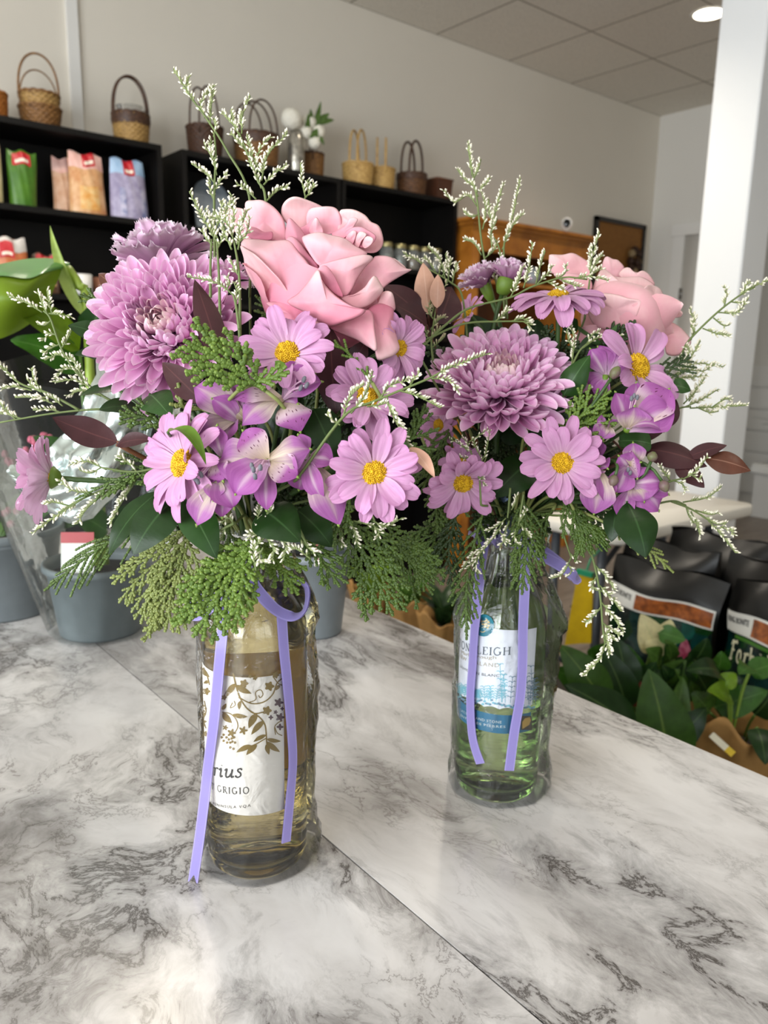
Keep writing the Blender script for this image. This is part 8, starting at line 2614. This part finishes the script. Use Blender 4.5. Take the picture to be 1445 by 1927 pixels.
# statice
statice(0.680, [[(950, 640), (911, 484), (898, 380), (888, 320), (882, 285)], [(950, 600), (942, 480), (925, 440)], [(955, 600), (948, 470), (960, 420)]],
        [[(888, 330), (884, 300), (880, 266)], [(890, 338), (900, 318), (905, 300)], [(893, 352), (872, 335), (860, 318)], [(896, 362), (915, 345), (922, 334)], [(898, 388), (880, 368), (855, 380), (832, 356)], [(903, 402), (886, 408), (872, 398)], [(908, 432), (914, 398), (906, 360)], [(924, 442), (932, 400), (948, 344)],
         [(945, 470), (962, 420), (979, 335)], [(952, 450), (968, 420), (986, 400)], [(906, 480), (892, 458), (872, 450)], [(912, 486), (930, 470), (936, 452)], [(926, 470), (924, 440), (936, 412)], [(900, 370), (890, 350), (886, 340)], [(930, 425), (920, 400), (920, 375)], [(938, 520), (945, 500), (940, 478)], [(935, 540), (930, 515), (938, 495)]],
        'tall white statice sprig at the top of the far bouquet', BIND2, 21, 1.2)
statice(0.635, [[(880, 640), (869, 556), (846, 530), (804, 505)]],
        [[(806, 506), (785, 490), (759, 476)], [(820, 512), (806, 492), (798, 484)], [(838, 526), (828, 490), (804, 463)], [(843, 530), (846, 502), (850, 486)], [(851, 532), (856, 510), (861, 494)], [(826, 515), (830, 498), (824, 484)], [(832, 520), (842, 500), (838, 478)]],
        'statice tip bending left over the upright copper leaf', BIND2, 22, 1.1)
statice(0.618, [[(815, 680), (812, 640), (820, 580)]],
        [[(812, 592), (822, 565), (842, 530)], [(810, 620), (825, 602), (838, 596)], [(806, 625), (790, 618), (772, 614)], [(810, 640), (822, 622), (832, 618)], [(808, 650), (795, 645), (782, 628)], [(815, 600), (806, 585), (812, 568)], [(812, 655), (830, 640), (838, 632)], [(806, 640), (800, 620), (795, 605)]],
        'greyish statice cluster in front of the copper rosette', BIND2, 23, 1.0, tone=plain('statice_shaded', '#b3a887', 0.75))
statice(0.585, [[(785, 662), (840, 610), (885, 579), (960, 560), (1000, 540), (1060, 522), (1105, 526)], [(800, 640), (870, 610), (940, 605), (990, 605)]],
        [[(985, 542), (995, 505), (1002, 455)], [(1008, 535), (1018, 495), (1026, 472)], [(1040, 527), (1062, 515), (1065, 498)], [(1080, 524), (1110, 520), (1145, 528)], [(960, 560), (975, 530), (985, 500)], [(1030, 530), (1045, 538), (1062, 545)], [(930, 606), (950, 590), (956, 580)], [(960, 605), (985, 600), (1000, 612)], [(1050, 522), (1068, 532), (1092, 540)], [(985, 605), (995, 612), (998, 620)], [(1010, 535), (1030, 515), (1040, 500)]],
        'long statice sprig crossing over the far chrysanthemum to the side facing daisy', BIND2, 24, 1.15)
statice(0.645, [[(1100, 600), (1108, 540), (1110, 518)]], [[(1110, 522), (1114, 485), (1128, 436)], [(1112, 510), (1122, 495), (1134, 478)], [(1110, 520), (1120, 512), (1136, 504)], [(1112, 500), (1110, 480), (1116, 462)]], 'upright statice tip in front of the cork board', BIND2, 25, 1.25)
statice(0.590, [[(1075, 690), (1095, 655), (1130, 632)]], [[(1095, 656), (1130, 634), (1170, 632)], [(1075, 690), (1080, 640), (1068, 600)], [(1080, 660), (1070, 640), (1066, 620)], [(1105, 645), (1115, 630), (1130, 622)]], 'fine statice tip lying over the base of the pale rose', BIND2, 26, 0.9)
statice(0.650, [[(1230, 740), (1280, 670), (1296, 641), (1346, 591), (1390, 557), (1420, 540)]],
        [[(1362, 578), (1366, 558), (1362, 538)], [(1386, 560), (1412, 542), (1448, 527)], [(1352, 588), (1386, 588), (1408, 562)], [(1322, 618), (1350, 628), (1374, 632)], [(1300, 640), (1306, 612), (1298, 580)], [(1342, 598), (1360, 612), (1372, 612)], [(1376, 568), (1392, 570), (1404, 566)], [(1310, 628), (1300, 612), (1312, 598)], [(1400, 552), (1402, 540), (1412, 530)]],
        'statice sprig reaching up to the right edge of the photo', BIND2, 27, 1.2)
statice(0.640, [[(1225, 760), (1260, 715), (1290, 690)]],
        [[(1280, 700), (1310, 684), (1362, 690)], [(1280, 705), (1300, 672), (1318, 642)], [(1270, 712), (1300, 710), (1330, 706)], [(1290, 690), (1296, 665), (1290, 650)], [(1290, 695), (1322, 698), (1345, 686)], [(1270, 715), (1285, 690), (1280, 670)]],
        'statice cluster right of the hanging petal of the pale rose', BIND2, 28, 1.15)
statice(0.625, [[(1230, 800), (1275, 770), (1300, 765)]],
        [[(1298, 768), (1350, 766), (1406, 763)], [(1288, 766), (1320, 752), (1352, 732)], [(1296, 755), (1312, 732), (1326, 712)], [(1286, 760), (1305, 740), (1312, 725)], [(1310, 766), (1335, 776), (1352, 774)], [(1340, 766), (1362, 752), (1376, 752)]],
        'statice sprig pointing right above the brown copper leaves', BIND2, 29, 1.15)
statice(0.575, [[(1215, 925), (1255, 908), (1285, 900)]], [[(1285, 902), (1310, 886), (1332, 858)], [(1270, 905), (1285, 912), (1290, 926)], [(1262, 905), (1250, 890), (1240, 875)], [(1300, 893), (1312, 900), (1320, 898)]], 'statice tip crossing the brown copper leaves', BIND2, 30, 1.1)
statice(0.600, [[(1190, 960), (1262, 943), (1290, 950)], [(1262, 943), (1300, 958), (1330, 977)]],
        [[(1285, 945), (1330, 936), (1357, 916)], [(1330, 976), (1360, 1010), (1385, 1041)], [(1308, 960), (1335, 968), (1352, 965)], [(1300, 962), (1312, 990), (1318, 1012)], [(1345, 990), (1372, 996), (1380, 1006)], [(1318, 968), (1345, 985), (1366, 985)], [(1290, 950), (1296, 970), (1306, 985)]],
        'statice sprig reaching down right past the pillar', BIND2, 31, 1.15)
statice(0.585, [[(1080, 960), (1112, 1040), (1128, 1112), (1134, 1180), (1138, 1210)]],
        [[(1118, 1062), (1140, 1085), (1156, 1110)], [(1128, 1110), (1150, 1125), (1168, 1150)], [(1130, 1132), (1152, 1158), (1174, 1192)], [(1131, 1142), (1116, 1160), (1100, 1172)], [(1134, 1182), (1142, 1210), (1146, 1232)], [(1140, 1205), (1128, 1240), (1096, 1273)], [(1134, 1172), (1150, 1185), (1166, 1196)], [(1122, 1085), (1115, 1100), (1122, 1112)], [(1126, 1100), (1140, 1112), (1150, 1118)], [(1138, 1200), (1145, 1190), (1155, 1205)]],
        'long white statice sprig hanging in front of the yellow card', BIND2, 32, 1.25)
statice(0.585, [[(1055, 970), (1062, 1010), (1075, 1050)]], [[(1075, 1048), (1060, 1078), (1038, 1089)], [(1072, 1040), (1082, 1050), (1088, 1058)], [(1068, 1060), (1075, 1075), (1068, 1085)]], 'short statice tip hanging over the ribbon loop of the green bottle', BIND2, 33, 1.05)
statice(0.560, [[(905, 950), (900, 880), (885, 850)], [(900, 900), (915, 860)]],
        [[(905, 872), (915, 848), (922, 808)], [(882, 832), (900, 820), (920, 806)], [(898, 870), (906, 890), (908, 908)], [(852, 822), (868, 836), (880, 850)], [(888, 850), (868, 838), (845, 825)], [(912, 880), (906, 900), (914, 915)], [(890, 860), (872, 862), (858, 858)], [(905, 860), (895, 842), (890, 825)], [(880, 850), (880, 835), (868, 822)], [(900, 885), (915, 890), (918, 880)]],
        'cloud of tiny white florets under the far chrysanthemum', BIND2, 34, 0.75, dens=0.8)
statice(0.575, [[(960, 920), (955, 975)], [(985, 930), (975, 990)]],
        [[(952, 975), (935, 990), (915, 1000)], [(958, 980), (950, 1005), (955, 1022)], [(975, 985), (985, 970), (990, 955)], [(970, 995), (968, 1015), (975, 1025)], [(945, 985), (930, 1010), (915, 1025)], [(930, 1010), (905, 1040), (880, 1070)], [(910, 1030), (890, 1045), (868, 1075)], [(962, 960), (970, 945), (972, 930)], [(978, 985), (990, 1000), (995, 1010)], [(940, 1000), (948, 1015), (940, 1030)], [(900, 1050), (895, 1065), (900, 1080)]],
        'white statice spread over the ribbon knot of the green bottle', BIND2, 35, 0.95)
